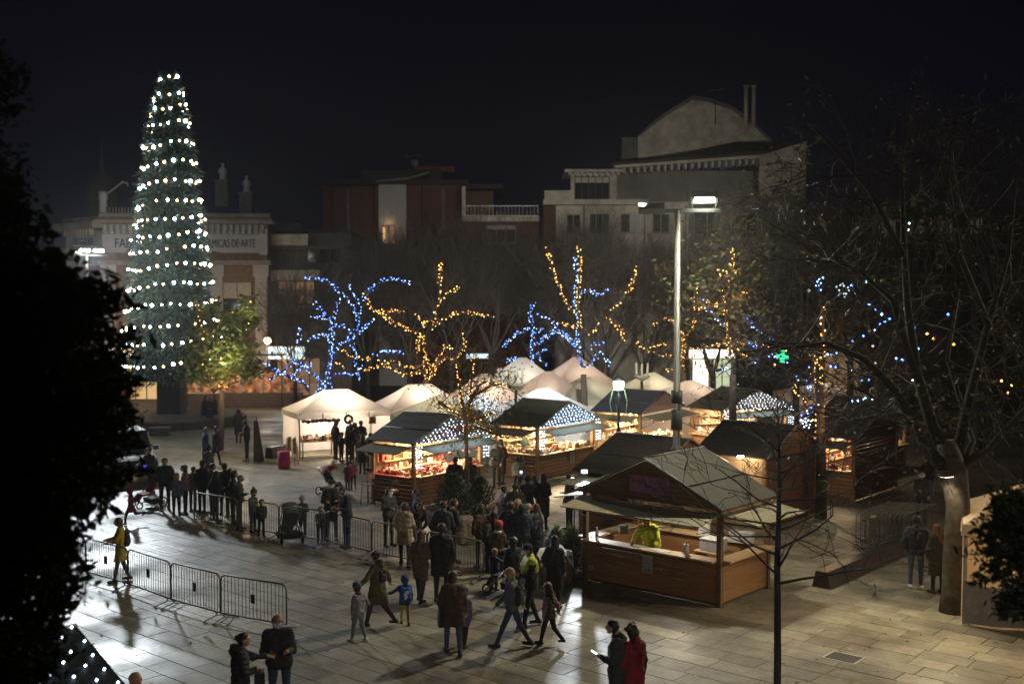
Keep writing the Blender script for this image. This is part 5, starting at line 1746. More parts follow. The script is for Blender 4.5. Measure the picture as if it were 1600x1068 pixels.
# thin bare tree in the foreground
FT = at(1213, 1172)
t = thing('bare_tree', 'thin bare young tree in the right foreground with a dark straight trunk', 'tree', FT)
m = MB()
m.tube([(0, 0, -.05), (.01, 0, 1.5), (-.01, 0, 3.0), (.02, .02, 4.2), (.0, 0, 5.0), (-.04, 0, 5.7)], [.068, .060, .052, .036, .022, .008], 9)
m.obj('trunk', mat('dark_young_bark', (0.05, 0.045, 0.042), .8), t)
m = MB()
rng = random.Random(31)
for i in range(30):
    z_ = 2.7 + 2.7 * (i / 29) ** .9
    a = i * 2.4 + rng.uniform(-.3, .3)
    dv = Vector((math.cos(a), math.sin(a) * .8, rng.uniform(.15, .55))).normalized()
    grow(m, Vector((0, 0, z_)), dv, rng.uniform(.85, 1.35) * (1.15 - .55 * i / 29), .024 * (1.1 - .6 * i / 29), 3, rng, [], 2, .05, .0055)
m.obj('crown', mat('dark_young_bark', (0.05, 0.045, 0.042), .8), t)

# ---- black evergreen close on the left
EG = thing('evergreen_tree', 'big black silhouetted evergreen filling the left edge of the picture', 'tree', (-5.6, 9.6, 0))
m = MB(); m.tube([(0, 0, -.05), (.05, 0, 3), (.1, 0, 6.5), (.15, .1, 10)], [.3, .25, .2, .1], 10); m.obj('trunk', M_BARKD, EG)
D9 = 9.2
lob = [(10, 520, 110), (80, 470, 62), (50, 620, 120), (125, 490, 50), (115, 600, 72), (160, 462, 32), (178, 540, 30), (190, 610, 18), (150, 660, 58), (200, 690, 16), (196, 650, 14), (50, 760, 115), (120, 735, 55), (165, 762, 28), (185, 735, 20), (30, 900, 100), (80, 845, 44), (95, 900, 26), (70, 960, 34), (15, 1030, 88), (58, 1040, 26), (20, 410, 50), (68, 425, 34), (165, 590, 36), (20, 660, 120), (20, 780, 110), (-50, 130, 80), (-45, 300, 90), (28, 352, 34), (-60, 500, 150), (-60, 800, 150)]
crown(EG, [lobe(x, y, r_, D9 + (i % 5) * .22 - .4) for i, (x, y, r_) in enumerate(lob)], 34000, .036, M_LEAFN, 5, shell=.35)
crown(EG, [lobe(x, y, r_ * .66, D9 + (i % 5) * .22 - .3) for i, (x, y, r_) in enumerate(lob)], 9000, .085, M_LEAFN, 6, name='inner_foliage', shell=.1)
m = MB()
rng = random.Random(4)
for i, (x, y, r_) in enumerate(lob):
    p = atd(x, y, D9)
    e = p - Vector((-5.6, 9.6, 0))
    m.tube([(.08, 0, max(1, p.z - 1.2)), (Vector((.08, 0, p.z - .5)) + e) * .5, e], [.05, .03, .012], 5)
for x0, y0, x1, y1 in ((150, 640, 240, 665), (150, 690, 232, 640), (120, 860, 150, 830), (100, 960, 135, 925), (100, 905, 140, 880)):
    m.tube([atd(x0, y0, D9) - Vector((-5.6, 9.6, 0)), atd(x1, y1, D9) - Vector((-5.6, 9.6, 0))], [.014, .006], 4)
m.obj('branch_work', M_BARKD, EG)
# ---- leafy branches entering at the lower right
RS = thing('evergreen_tree', 'small dark glossy-leaved tree reaching in from the right before the beige marquee', 'tree', (6.6, 11.6, 0))
m = MB(); m.tube([(0, 0, -.05), (-.05, 0, 2.2), (-.2, 0, 4.6)], [.12, .1, .04], 8); m.obj('trunk', M_BARKD, RS)
D10 = 11.0
lob = [(1592, 800, 48), (1560, 830, 34), (1545, 856, 18), (1590, 870, 44), (1518, 866, 9), (1556, 890, 24), (1530, 905, 10), (1590, 935, 34), (1572, 955, 16), (1640, 830, 70), (1640, 920, 60), (1582, 790, 30)]
crown(RS, [lobe(x, y, r_, D10 + (i % 4) * .2 - .3) for i, (x, y, r_) in enumerate(lob)], 7000, .026, M_LEAFN, 8, shell=.2)
crown(RS, [lobe(x, y, r_ * .72, D10 + (i % 4) * .2 - .2) for i, (x, y, r_) in enumerate(lob)], 2200, .055, M_LEAFN, 9, name='inner_foliage', shell=.1)
m = MB()
for x, y, r_ in lob:
    p = atd(x, y, D10) - Vector((6.6, 11.6, 0))
    m.tube([(-.08, 0, max(1.5, p.z - .5)), (p + Vector((-.08, 0, p.z - .1))) * .5, p], [.025, .016, .006], 4)
m.obj('branch_work', M_BARKD, RS)
# ---- clipped little firs and shrubs standing on the square
def fir(label, loc, H, r, seed, n=1500, m_=None, cat='shrub'):
    rng = random.Random(seed)
    t = thing('fir_shrub', label, cat, loc)
    q = MB(); q.tube([(0, 0, 0), (0, 0, H * .9)], [.05, .02], 6); q.obj('stem', M_BARKD, t)
    q = MB()
    for i in range(n):
        z_ = H * (.06 + .94 * rng.random() ** 1.3)
        a = rng.uniform(0, 6.283)
        rr_ = r * (1 - z_ / H) ** .55 * rng.random() ** .45
        c = Vector((rr_ * math.cos(a), rr_ * math.sin(a), z_))
        d_ = Vector((math.cos(a) * .7, math.sin(a) * .7, rng.uniform(.2, 1.1))) * rng.uniform(.08, .2)
        w = Vector((-math.sin(a), math.cos(a), rng.gauss(0, .5))) * .022
        q.add([c - w, c + w, c + d_], [(0, 1, 2)])
    q.obj('foliage', m_ or M_NEED, t, kind='stuff')
    return t
fir('bushy dark fir cluster at the foot of the thin amber-lit tree', at(708, 826), 1.7, 1.0, 3, n=2600)
fir('second dark fir right behind the crowd beside the thin amber-lit tree', at(750, 820), 1.5, .8, 4, n=2000)
fir('leafy green potted shrub left of the nearest stall', at(868, 893), 1.15, .42, 5, m_=M_LEAFG)
fir('green potted shrub against the left post of the nearest stall', at(893, 889), 1.1, .4, 6, m_=M_LEAFG)
# ------------------------------------------------------------------ people
def surface_nets(f, org, h):
    s = f < 0
    c = [s[i:s.shape[0] - 1 + i, j:s.shape[1] - 1 + j, k:s.shape[2] - 1 + k] for i in (0, 1) for j in (0, 1) for k in (0, 1)]
    cnt = sum(x.astype(np.int8) for x in c)
    mask = (cnt > 0) & (cnt < 8)
    idx = -np.ones(mask.shape, np.int64)
    cells = np.argwhere(mask)
    idx[mask] = np.arange(len(cells))
    I, J, K = cells.T
    cor = np.stack([f[I + i, J + j, K + k] for i in (0, 1) for j in (0, 1) for k in (0, 1)], 1)
    off = np.array([(i, j, k) for i in (0, 1) for j in (0, 1) for k in (0, 1)], float)
    acc = np.zeros((len(cells), 3))
    n = np.zeros(len(cells))
    for a in range(8):
        for b in range(a + 1, 8):
            if np.abs(off[a] - off[b]).sum() != 1:
                continue
            fa, fb = cor[:, a], cor[:, b]
            cr = (fa < 0) != (fb < 0)
            t = np.where(cr, fa / np.where(cr, fa - fb, 1), 0)
            acc += np.where(cr[:, None], off[a] + (off[b] - off[a]) * t[:, None], 0)
            n += cr
    V = (cells + acc / n[:, None]) * h + org
    F = []
    for ax in range(3):
        o1, o2 = [(1, 2), (2, 0), (0, 1)][ax]
        sl = [slice(1, -1)] * 3
        sl[ax] = slice(0, -1)
        sl2 = list(sl)
        sl2[ax] = slice(1, None)
        A, B_ = s[tuple(sl)], s[tuple(sl2)]
        e = np.argwhere(A != B_)
        if not len(e):
            continue
        pos = e.copy()
        for q in range(3):
            if q != ax:
                pos[:, q] += 1
        fl = A[tuple(e.T)]
        def cid(d1, d2):
            p = pos.copy()
            p[:, o1] -= d1
            p[:, o2] -= d2
            return idx[tuple(p.T)]
        q = np.stack([cid(1, 1), cid(0, 1), cid(0, 0), cid(1, 0)], 1)
        q[~fl] = q[~fl][:, ::-1]
        F.append(q)
    return V, np.concatenate(F)

def sdf_mesh(name, caps, h, k=.03, mats=None, fold=0.0, cut=None, extra=None, foldk=1.0):
    # caps: (a, b, ra, rb, tag); a smooth union of tapered limbs, meshed as one skin
    A = np.array([c[0] for c in caps], float)
    Bq = np.array([c[1] for c in caps], float)
    ra = np.array([c[2] for c in caps])
    rb = np.array([c[3] for c in caps])
    tags = np.array([c[4] for c in caps])
    R_ = np.maximum(ra, rb)[:, None]
    lo = np.minimum(A - R_, Bq - R_).min(0) - 3 * h - k
    hi = np.maximum(A + R_, Bq + R_).max(0) + 3 * h + k
    n = np.ceil((hi - lo) / h).astype(int) + 1
    ax = [lo[i] + np.arange(n[i]) * h for i in range(3)]
    f = np.full(n, .25)
    def dist(P, i):
        ab = Bq[i] - A[i]
        d = (ab * ab).sum() + 1e-9
        t = np.clip(((P - A[i]) @ ab) / d, 0, 1)
        return np.linalg.norm(P - A[i] - t[..., None] * ab, axis=-1) - (ra[i] + (rb[i] - ra[i]) * t)
    for i in range(len(caps)):
        m_ = R_[i, 0] + k + .05
        l_ = np.maximum(((np.minimum(A[i], Bq[i]) - m_ - lo) / h).astype(int), 0)
        h_ = np.minimum(((np.maximum(A[i], Bq[i]) + m_ - lo) / h).astype(int) + 2, n)
        sl = tuple(slice(l_[q], h_[q]) for q in range(3))
        X, Y, Z = np.meshgrid(ax[0][sl[0]], ax[1][sl[1]], ax[2][sl[2]], indexing='ij')
        P = np.stack([X, Y, Z], -1)
        d = dist(P, i)
        if fold:
            d = d + fold * (np.sin(Z * 46 * foldk + 5 * np.sin(X * 9) + 3 * Y) * .6 + np.sin(X * 31 + Y * 27 + Z * 11) * .5)
        g = f[sl]
        kk = np.clip(.5 + .5 * (g - d) / k, 0, 1)
        f[sl] = g * (1 - kk) + d * kk - k * kk * (1 - kk)
    if cut is not None:
        X, Y, Z = np.meshgrid(*ax, indexing='ij')
        f = np.maximum(f, cut(X, Y, Z))
    V, F = surface_nets(f, lo, h)
    cen = V[F].mean(1)
    D = np.stack([dist(cen, i) for i in range(len(caps))], 1)
    ft = tags[D.argmin(1)]
    V = [tuple(v) for v in V]
    F = [tuple(q) for q in F]
    ft = list(ft)
    if extra is not None:
        kq = len(V)
        V += [tuple(v) for v in extra.v]
        F += [tuple(i + kq for i in q) for q in extra.f]
        ft += extra.m
    me = bpy.data.meshes.new(name)
    me.from_pydata(V, [], F)
    me.polygons.foreach_set('material_index', np.array(ft, np.int32))
    me.polygons.foreach_set('use_smooth', np.ones(len(F), bool))
    for m in mats:
        me.materials.append(m)
    return me

def cloth(c, rough=.85):
    return mat('cloth_%02d_%02d_%02d' % tuple(int(v * 100) for v in c), c, rough, var=.38, scale=7, bump=.35, bscale=60)
SKIN = [mat('skin_light', (0.46, 0.27, 0.19), .55, var=.08), mat('skin_tan', (0.34, 0.19, 0.125), .55, var=.08)]
SHOE = mat('dark_shoe', (0.02, 0.02, 0.022), .6)
SHOEW = mat('white_shoe', (0.6, 0.6, 0.58), .6)
EYE = mat('eye_dark', (0.012, 0.01, 0.01), .3)
MASKC = {'w': (0.72, 0.74, 0.76), 'b': (0.42, 0.58, 0.72), 'k': (0.02, 0.02, 0.022)}
HAIRC = {'black': (0.012, 0.010, 0.009), 'brown': (0.045, 0.026, 0.016), 'chestnut': (0.085, 0.045, 0.024), 'blond': (0.30, 0.19, 0.085), 'grey': (0.22, 0.21, 0.20), 'ginger': (0.16, 0.06, 0.025)}
ARMS = {  # upper arm, forearm: out, forward, up
    'down': ((.14, .02, -1), (.04, .16, -1)), 'pocket': ((.30, -.18, -1), (-.22, .55, -.75)), 'phone': ((.10, .16, -1), (-.38, .95, .22)), 'raised': ((.25, .75, .35), (-.25, .45, .85)),
    'out': ((.75, .08, -.75), (.7, .25, -.55)), 'reach': ((.15, .85, -.5), (.0, 1, -.02)), 'rail': ((.12, .5, -.9), (-.1, .95, -.15)), 'swingf': ((.1, .5, -.9), (-.02, .75, -.75)), 'swingb': ((.14, -.55, -.9), (.06, -.2, -1)),
    'side': ((.9, .2, -.3), (.9, .3, .1)), 'hold': ((.12, .25, -1), (-.55, .85, .1)), 'push': ((.12, .55, -.85), (-.05, 1, -.1))}
LEGS = {'stand': ((.02, 0), (.0, 0)), 'walk': ((.30, .06), (-.26, .55)), 'step': ((.22, .05), (-.16, .2)), 'run': ((.6, .5), (-.55, 1.1)), 'lunge': ((.40, .04), (-.36, .22)), 'sit': ((1.45, 1.45), (1.45, 1.4))}
def N3(v):
    v = np.array(v, float)
    return v / np.linalg.norm(v)

def person(label, loc, H=1.68, face=0, coat=(.02, .02, .025), legs_c=(.02, .022, .03), hair='brown', style='short', arms=('down', 'down'), legs='stand', hem=.80, lean=0.0, mask=None, hat=None, hood=False, fur=None,
           skin=0, child=False, shoe=None, scarf=None, res=.026, group=None, z0=0.0, look=0.0, tilt=.05, stripes=None, wide=1.0, hand_out=None, vest=None, sleeve=None, puffy=0.0, turn=0.0, side=0.0):
    S = H / 1.72
    hs = 1.28 if child else 1.0
    wd = wide
    shz, hipz = (1.36, .84) if child else (1.42, .90)
    t = thing('person', label, 'person', (loc[0], loc[1], z0), -R(face), group)
    # joints: x right, y forward, z up, in metres for a 1.72 m adult
    def bend(p):
        p = np.array(p, float)
        z = max(0, p[2] - hipz)
        return p + np.array([side * z, lean * z, -abs(lean) ** 2 * z * .45])
    hip = {s: np.array([.095 * s * wd, 0, hipz]) for s in (-1, 1)}
    caps, coatc = [], []
    foot = {}
    for s, (ha, ka) in zip((-1, 1), LEGS[legs]):
        thl, shl = .43 * hipz / .9, .42 * hipz / .9
        kn = hip[s] + np.array([.01 * s, math.sin(ha) * thl, -math.cos(ha) * thl])
        b = ha - ka
        an = kn + np.array([.005 * s, math.sin(b) * shl, -math.cos(b) * shl])
        pitch = -.9 * max(0, ka - .3) if legs != 'sit' else 0
        toe = an + np.array([.03 * s, .155 * math.cos(pitch), -.035 + .155 * math.sin(pitch)])
        heel = an + np.array([0, -.045, -.03])
        lr = 1.0 if not child else 1.1
        caps += [(hip[s], kn, .088 * wd * lr, .060 * lr, 1), (kn, an, .062 * lr, .044 * lr, 1), (an + np.array([0, .0, .02]), heel, .046, .042, 2), (heel, toe, .044, .038, 2)]
        foot[s] = an
        if hem < .78:
            e = hip[s] + (kn - hip[s]) * min(1, (hipz - hem) / thl)
            coatc.append((hip[s] + np.array([0, 0, .05]), e, .125 * wd, .115 * wd, 0))
    if hem < .78:
        e0 = np.array([0, 0, hipz])
        m_ = (coatc[0][1] + coatc[1][1]) / 2
        coatc.append((e0, m_, .13, .11, 0))
    neck = bend((0, .0, shz + .06))
    hz = shz + (.215 if not child else .24)
    hd = bend((0, .015 + look, hz)) + np.array([0, tilt, 0])
    sh = {s: bend((.165 * s * wd, -.005, shz - .03)) for s in (-1, 1)}
    tors = [(bend((-.07 * wd, 0, hipz + .03)), bend((.07 * wd, 0, hipz + .03)), .115, .115), (bend((-.065 * wd, 0, hipz + .1)), bend((-.075 * wd, .0, shz - .14)), .10, .12), (bend((.065 * wd, 0, hipz + .1)), bend((.075 * wd, .0, shz - .14)), .10, .12),
            (sh[-1] * .8 + bend((0, 0, shz - .03)) * .2, sh[1] * .8 + bend((0, 0, shz - .03)) * .2, .078, .078)]
    for a, b, r1, r2 in tors:
        caps.append((a, b, r1 * .9, r2 * .9, 3))
        coatc.append((a, b, (r1 + .022) * wd, (r2 + .02) * wd, 0))
    caps.append((bend((0, -.01, shz - .02)), neck + np.array([0, .02, .07]), .062, .052, 0))
    coatc.append((bend((0, -.012, shz - .02)), neck + np.array([0, -.01, .01]), .085, .075, 0))
    hr = .092 * hs
    hz3 = hd + np.array([0, 0, .02])
    caps += [(hd + np.array([0, -.014, .028]) * hs, hd + np.array([0, .012, .012]) * hs, hr, hr * .93, 0), (hd + np.array([0, .012, .0]) * hs, hd + np.array([0, .04, -.068]) * hs, hr * .72, hr * .5, 0),
             (hd + np.array([0, hr * .92, -.002]), hd + np.array([0, hr * 1.16, -.028 * hs]), .012, .017, 0)]
    for s in (-1, 1):
        caps.append((hd + np.array([s * hr * .96, -.008, .008]), hd + np.array([s * hr * .98, -.012, -.026]), .018, .013, 0))
    ex = MB()
    for s in (-1, 1):
        ex.ball(hd + np.array([s * .034 * hs, hr * .97, .012 * hs]), .0115 * hs, 6, 4, 4)
    ex.tube([hd + np.array([-.022, hr * .99, -.058 * hs]), hd + np.array([0, hr * 1.04, -.060 * hs]), hd + np.array([.022, hr * .99, -.058 * hs])], .006, 4, 5)
    hands = {}
    for s, an in zip((-1, 1), arms):
        if isinstance(an, str):
            u, f_ = ARMS[an]
        else:
            u, f_ = an
        u, f_ = N3(np.array(u) * (s, 1, 1)), N3(np.array(f_) * (s, 1, 1))
        if lean:
            u = N3(u + np.array([0, lean * .2, 0]))
        al = .265 if not child else .235
        el = sh[s] + np.array([.03 * s * wd, 0, -.01]) + u * al
        wr = el + f_ * (.235 if not child else .205)
        caps += [(sh[s], el, .050, .042, 3), (el, wr, .042, .030, 3)]
        coatc += [(sh[s] + np.array([.005 * s, 0, .0]), el, .074 * (wd ** .5), .062, 1), (el, wr - f_ * .02, .061, .049, 1)]
        pe = wr + f_ * .075
        # palm, four unequal fingers and a thumb rooted in it
        sidev = N3(np.cross(f_, (0, 0, 1) if abs(f_[2]) < .8 else (0, 1, 0)))
        upv = N3(np.cross(sidev, f_))
        caps += [(wr - f_ * .02, wr + f_ * .02, .029, .032, 0), (wr + f_ * .025 - sidev * .016, pe - sidev * .018, .026, .021, 0), (wr + f_ * .025 + sidev * .016, pe + sidev * .018, .026, .021, 0)]
        for q, ln in zip((-.028, -.0095, .0095, .028), (.058, .070, .074, .062)):
            b0 = pe + sidev * q - f_ * .01
            b1 = b0 + f_ * ln * .55 - upv * .012
            b2 = b1 + f_ * ln * .3 - upv * ln * .45
            ex.tube([b0, b1, b2], [.0095, .0085, .007], 5, 0)
        ts = -s if an != 'down' else -s
        b0 = wr + f_ * .02 + sidev * .024 * ts
        ex.tube([b0, b0 + f_ * .035 + sidev * ts * .022, b0 + f_ * .06 + sidev * ts * .014 - upv * .015], [.012, .0105, .008], 5, 0)
        hands[s] = pe
    lowest = min(min(c[0][2] - c[2], c[1][2] - c[3]) for c in caps if c[4] == 2) if legs != 'sit' else 0
    dz = np.array([0, 0, -lowest])
    def fin(cs):
        return [((np.array(a) + dz) * S, (np.array(b) + dz) * S, r1 * S, r2 * S, tg) for a, b, r1, r2, tg in cs]
    ex.v = [tuple((np.array(v) + dz) * S) for v in ex.v]
    LIP = mat('lip', (0.30, 0.12, 0.10), .5)
    me = sdf_mesh('body', fin(caps), res * .92 if res < .02 else res, .022 * S, [SKIN[skin], cloth(legs_c), shoe or SHOE, cloth(coat), EYE, LIP], extra=ex if res < .03 else None, fold=.0022)
    def put(me, name):
        o = bpy.data.objects.new(name, me)
        C.objects.link(o)
        o.parent = t
        return o
    put(me, 'body')
    cm = [cloth(coat), cloth(sleeve or coat)]
    if hood and not isinstance(hood, str):
        coatc.append((bend((0, -.10, shz + .03)), bend((0, -.12, shz + .10)) + np.array([0, tilt * .4, 0]), .085, .07, 0))
    if hood == 'up':
        coatc += [(hd + np.array([0, -.03, .03]), hd + np.array([0, -.02, -.05]), hr * 1.26, hr * 1.2, 0)]
    zc = (hem + dz[2]) * S
    me = sdf_mesh('coat', fin(coatc), res, .03 * S, cm, fold=.0075 + puffy, foldk=1.0 if not puffy else 1.6, cut=(lambda X, Y, Z: (zc - Z)) if hem > .1 else None)
    co = put(me, 'coat')
    if vest:
        vc = [(a, b, r1 + .012, r2 + .012, 0) for a, b, r1, r2, tg in coatc if tg == 0 and max(a[2], b[2]) > hipz + .1]
        top = (vest[1] + dz[2]) * S
        put(sdf_mesh('vest', fin(vc), res, .03, [mat('hi_vis', vest[0], .6, emit=vest[0], es=0.0)], cut=lambda X, Y, Z: top - Z), 'vest')
    hm = mat('hair_' + hair, HAIRC[hair], .6, var=.3, scale=30) if hair in HAIRC else None
    def cut_face(X, Y, Z):
        c = (hd + dz) * S
        u = S * hs
        back = .022 if style in ('long', 'bob', 'curly') else -.012
        return np.minimum((Y - c[1] - .012 * u) - 1.15 * (Z - c[2] - .022 * u), Y - c[1] - back * u)
    hc = []
    if style != 'bald' and hood != 'up':
        hc.append((hd + np.array([0, -.018, .034]) * hs, hd + np.array([0, .004, .026]) * hs, hr * 1.09, hr * 1.02, 0))
        hc.append((hd + np.array([0, -.03, .0]) * hs, hd + np.array([0, -.03, -.04]) * hs, hr * 1.0, hr * .8, 0))
        if style == 'long':
            hc += [(hd + np.array([0, -.05, -.03]), bend((0, -.115, shz - .12)), hr * .98, .07, 0)]
            for s in (-1, 1):
                hc.append((hd + np.array([s * .07, -.01, -.01]), bend((s * .10, -.04, shz - .06)), .04, .045, 0))
        if style == 'bun':
            hc.append((hd + np.array([0, -.105, .045]), hd + np.array([0, -.12, .055]), .048, .042, 0))
        if style == 'bob':
            for s in (-1, 1):
                hc.append((hd + np.array([s * .055, -.02, .02]), hd + np.array([s * .075, -.015, -.085]), .06, .05, 0))
            hc.append((hd + np.array([0, -.05, 0]), hd + np.array([0, -.06, -.09]), .09, .075, 0))
        if style == 'curly':
            rg = random.Random(len(label))
            for _ in range(16):
                v = N3((rg.gauss(0, 1), rg.gauss(-.5, .8), rg.gauss(.3, .8))) * hr * 1.1
                hc.append((hd + v + np.array([0, -.01, .02]), hd + v * 1.06 + np.array([0, -.01, .02]), .045, .04, 0))
            hc.append((hd + np.array([0, -.05, -.02]), hd + np.array([0, -.07, -.1]), .1, .08, 0))
        put(sdf_mesh('hair', fin(hc), min(res, .022) * (.8 if res < .02 else 1), .02 * S, [hm], fold=.004, foldk=1.5, cut=cut_face), 'hair')
    if hat:
        kind, hcol = hat
        q = [(hd + np.array([0, -.02, .045]) * hs, hd + np.array([0, .0, .052]) * hs, hr * 1.17, hr * 1.10, 0)]
        if kind == 'pom':
            q.append((hd + np.array([0, -.02, hr * 1.55]), hd + np.array([0, -.02, hr * 1.6]), .045, .045, 0))
        if kind == 'cone':
            q.append((hd + np.array([0, -.02, hr]), hd + np.array([0, -.04, hr * 2.2]), hr * .8, .03, 0))
        zb_ = (hd[2] + dz[2] + .022 * hs) * S
        ho = put(sdf_mesh('hat', fin(q), min(res, .022), .02, [cloth(hcol)], fold=.002, cut=lambda X, Y, Z: zb_ - Z), 'hat')
        if kind == 'cap':
            m = MB()
            c = (hd + dz) * S
            m.slab([(c[0] - .08 * S, c[1] + .07 * S, c[2] + .05 * S), (c[0] - .06 * S, c[1] + .17 * S, c[2] + .035 * S), (c[0] + .06 * S, c[1] + .17 * S, c[2] + .035 * S), (c[0] + .08 * S, c[1] + .07 * S, c[2] + .05 * S)], (0, 0, .012))
            m.obj('peak', cloth(hcol), ho)
    if mask:
        q = [(hd + np.array([-.028, .040 * hs, -.042 * hs]), hd + np.array([.028, .040 * hs, -.042 * hs]), .060 * hs, .060 * hs, 0), (hd + np.array([0, .05 * hs, -.03 * hs]), hd + np.array([0, .052 * hs, -.06 * hs]), .056 * hs, .05 * hs, 0)]
        c = (hd + dz) * S
        put(sdf_mesh('face_mask', fin(q), min(res, .018), .015, [mat('mask_' + mask, MASKC[mask], .8, var=.05)], cut=lambda X, Y, Z: np.maximum(Z - (c[2] - .004 * S), c[1] + .035 * S - Y)), 'face_mask')
    if fur:
        q = [(bend((.085 * math.cos(a), -.045 + .07 * math.sin(a), shz + .075)), bend((.085 * math.cos(a + .8), -.045 + .07 * math.sin(a + .8), shz + .075)), .04, .04, 0) for a in np.arange(2.2, 7.2, .8)]
        put(sdf_mesh('fur_collar', fin(q), min(res, .02), .02, [mat('fur_%d' % int(fur[0] * 100), fur, .9, var=.5, scale=40, bump=.5)], fold=.006, foldk=2), 'fur_collar')
    if scarf:
        q = [(bend((.07 * math.cos(a), .005 + .065 * math.sin(a), shz + .06)), bend((.07 * math.cos(a + .9), .005 + .065 * math.sin(a + .9), shz + .065)), .04, .04, 0) for a in np.arange(0, 6.2, .9)]
        put(sdf_mesh('scarf', fin(q), min(res, .022), .02, [cloth(scarf)], fold=.003), 'scarf')
    W = Matrix.Translation((loc[0], loc[1], z0)) @ Matrix.Rotation(-R(face), 4, 'Z')
    g = lambda p: W @ Vector(tuple((np.array(p) + dz) * S))
    return dict(t=t, hand=lambda s: g(hands[s]), back=g(bend((0, -.14, shz - .22))), head=g(hd), loc=Vector((loc[0], loc[1], 0)), face=face, S=S)

def ph(x, y, H):                # where someone of height H stands whose head top shows at x, y
    return at(x, y, H)
def phone(p, s, label, col=(.55, .75, 1.0), es=3.0, tilt=.5):
    h = p['hand'](s)
    a = -R(p['face'])
    t = thing('phone', label, 'phone', h + Vector((-math.sin(a) * .05, math.cos(a) * .05, .03)), a)
    m = MB(); m.obox((0, 0, 0), (.037, 0, 0), (0, .075 * math.cos(tilt), .075 * math.sin(tilt)), (0, -.004 * math.sin(tilt), .004 * math.cos(tilt))); m.obj('case', M_BLACK, t)
    m = MB(); m.obox((0, -.006 * math.sin(tilt), .006 * math.cos(tilt)), (.033, 0, 0), (0, .068 * math.cos(tilt), .068 * math.sin(tilt)), (0, -.001, .001)); m.obj('screen', glow('screen_%d' % int(col[0] * 100), col, es), t)
    return t
def backpack(p, label, col, w=.30, h=.40, d=.15, deco=None):
    t = thing('backpack', label, 'backpack', p['back'], -R(p['face']))
    S = p['S']
    me = sdf_mesh('sack', [((-w * .3 * S, -.02, -h * .35 * S), (-w * .3 * S, -.02, h * .3 * S), d * .55, d * .48, 0), ((w * .3 * S, -.02, -h * .35 * S), (w * .3 * S, -.02, h * .3 * S), d * .55, d * .48, 0), ((0, -.05, -h * .3 * S), (0, -.05, 0), d * .5, d * .42, 0)], .02, .03, [cloth(col)], fold=.003)
    share(me, 'sack', t)
    m = MB()
    for s in (-1, 1):
        m.tube([(s * .09 * S, .02, h * .38 * S), (s * .11 * S, .12, h * .46 * S), (s * .12 * S, .26, h * .2 * S), (s * .13 * S, .22, -h * .1 * S)], .018, 5)
    m.tube([(-.03, -.0, h * .48 * S), (0, .0, h * .58 * S), (.03, -.0, h * .48 * S)], .01, 5)
    m.obj('strap', cloth(tuple(c * .6 for c in col)), t)
    if deco:
        m = MB()
        m.obox((0, -d * .5 - .055, -.02), (.028, 0, .03), (-.01, 0, .075), (0, .012, 0))
        m.obox((.03, -d * .5 - .055, .05), (.035, 0, .01), (-.005, 0, .03), (0, .012, 0))
        m.obj('patch', mat('pale_patch', deco, .5), t)
    return t
def handbag(p, s, label, col, size=(.28, .12, .22), drop=.3):
    t = thing('handbag', label, 'bag', p['hand'](s) + Vector((0, 0, -drop)), -R(p['face']))
    m = MB(); m.box((0, 0, 0), size, 0, 0, .86); m.obj('bag_body', cloth(col), t)
    m = MB(); m.tube([(-size[0] * .3, 0, size[2] / 2 - .01), (-.03, 0, drop), (.03, 0, drop), (size[0] * .3, 0, size[2] / 2 - .01)], .012, 5); m.obj('handle', cloth(tuple(c * .7 for c in col)), t)
    return t
K, NV, DG = (.027, .026, .027), (.026, .033, .06), (.045, .047, .05)
JE = (.035, .05, .10)
BLK = (.020, .020, .023)
Pp = person

# --- walkers in the open foreground
w1 = Pp('woman in long olive coat and white mask holding two children by the hand', at(590, 978), 1.66, 300, (.075, .075, .032), (.10, .015, .03), 'brown', 'bun', (('out'), ((.55, -.15, -.9), (.5, .1, -.8))), 'walk', hem=.52, mask='w', hood=True, res=.017, tilt=.06)
backpack(w1, 'dark maroon bag on the back of the olive coat', (.05, .015, .028), .22, .28, .10)
Pp('child in grey tracksuit and blue-grey beanie at the end of a held hand', at(560, 1001), 1.22, 305, (.16, .17, .20), (.17, .18, .21), 'brown', 'short', ('down', 'out'), 'step', hem=.66, child=True, hat=('cap0', (.06, .075, .13)), scarf=(.10, .02, .035), res=.017, shoe=SHOEW)
c2 = Pp('small child in blue hooded jacket with a big blue backpack and yellow leggings', at(633, 975), 1.08, 350, (.02, .05, .17), (.42, .34, .05), 'brown', 'short', (((.8, .1, -.55), (.85, .1, -.35)), 'down'), 'step', hem=.70, child=True, hood='up', res=.017)
backpack(c2, 'bright blue child backpack with a pale animal-like patch', (.025, .10, .42), .30, .40, .15, deco=(.6, .65, .6))
w2 = Pp('long-haired woman in dark brown parka and pale scarf with a dark bag', at(708, 1022), 1.66, 350, (.055, .034, .020), (.05, .07, .12), 'brown', 'long', ('pocket', 'down'), 'step', hem=.60, fur=(.16, .13, .09), res=.017, wide=1.12, scarf=(.35, .33, .30))
handbag(w2, -1, 'shiny black bag at the hip of the long-haired woman in the brown parka', BLK, (.16, .30, .34), .12)
Pp('child in purple coat half hidden by the woman in the brown parka', at(724, 1010), 1.25, 20, (.15, .085, .19), K, 'brown', 'long', ('down', 'down'), 'step', hem=.62, child=True, res=.018, scarf=(.16, .09, .2))
w3 = Pp('teenager with fair bobbed hair, grey-blue denim jacket and jeans in long stride to the left', at(800, 1010), 1.66, 285, (.075, .085, .115), JE, 'blond', 'bob', ('swingf', 'swingb'), 'lunge', hem=.82, mask='w', res=.017)
backpack(w3, 'black backpack with a blue flash on the striding teenager', (.02, .022, .03), .30, .42, .15)
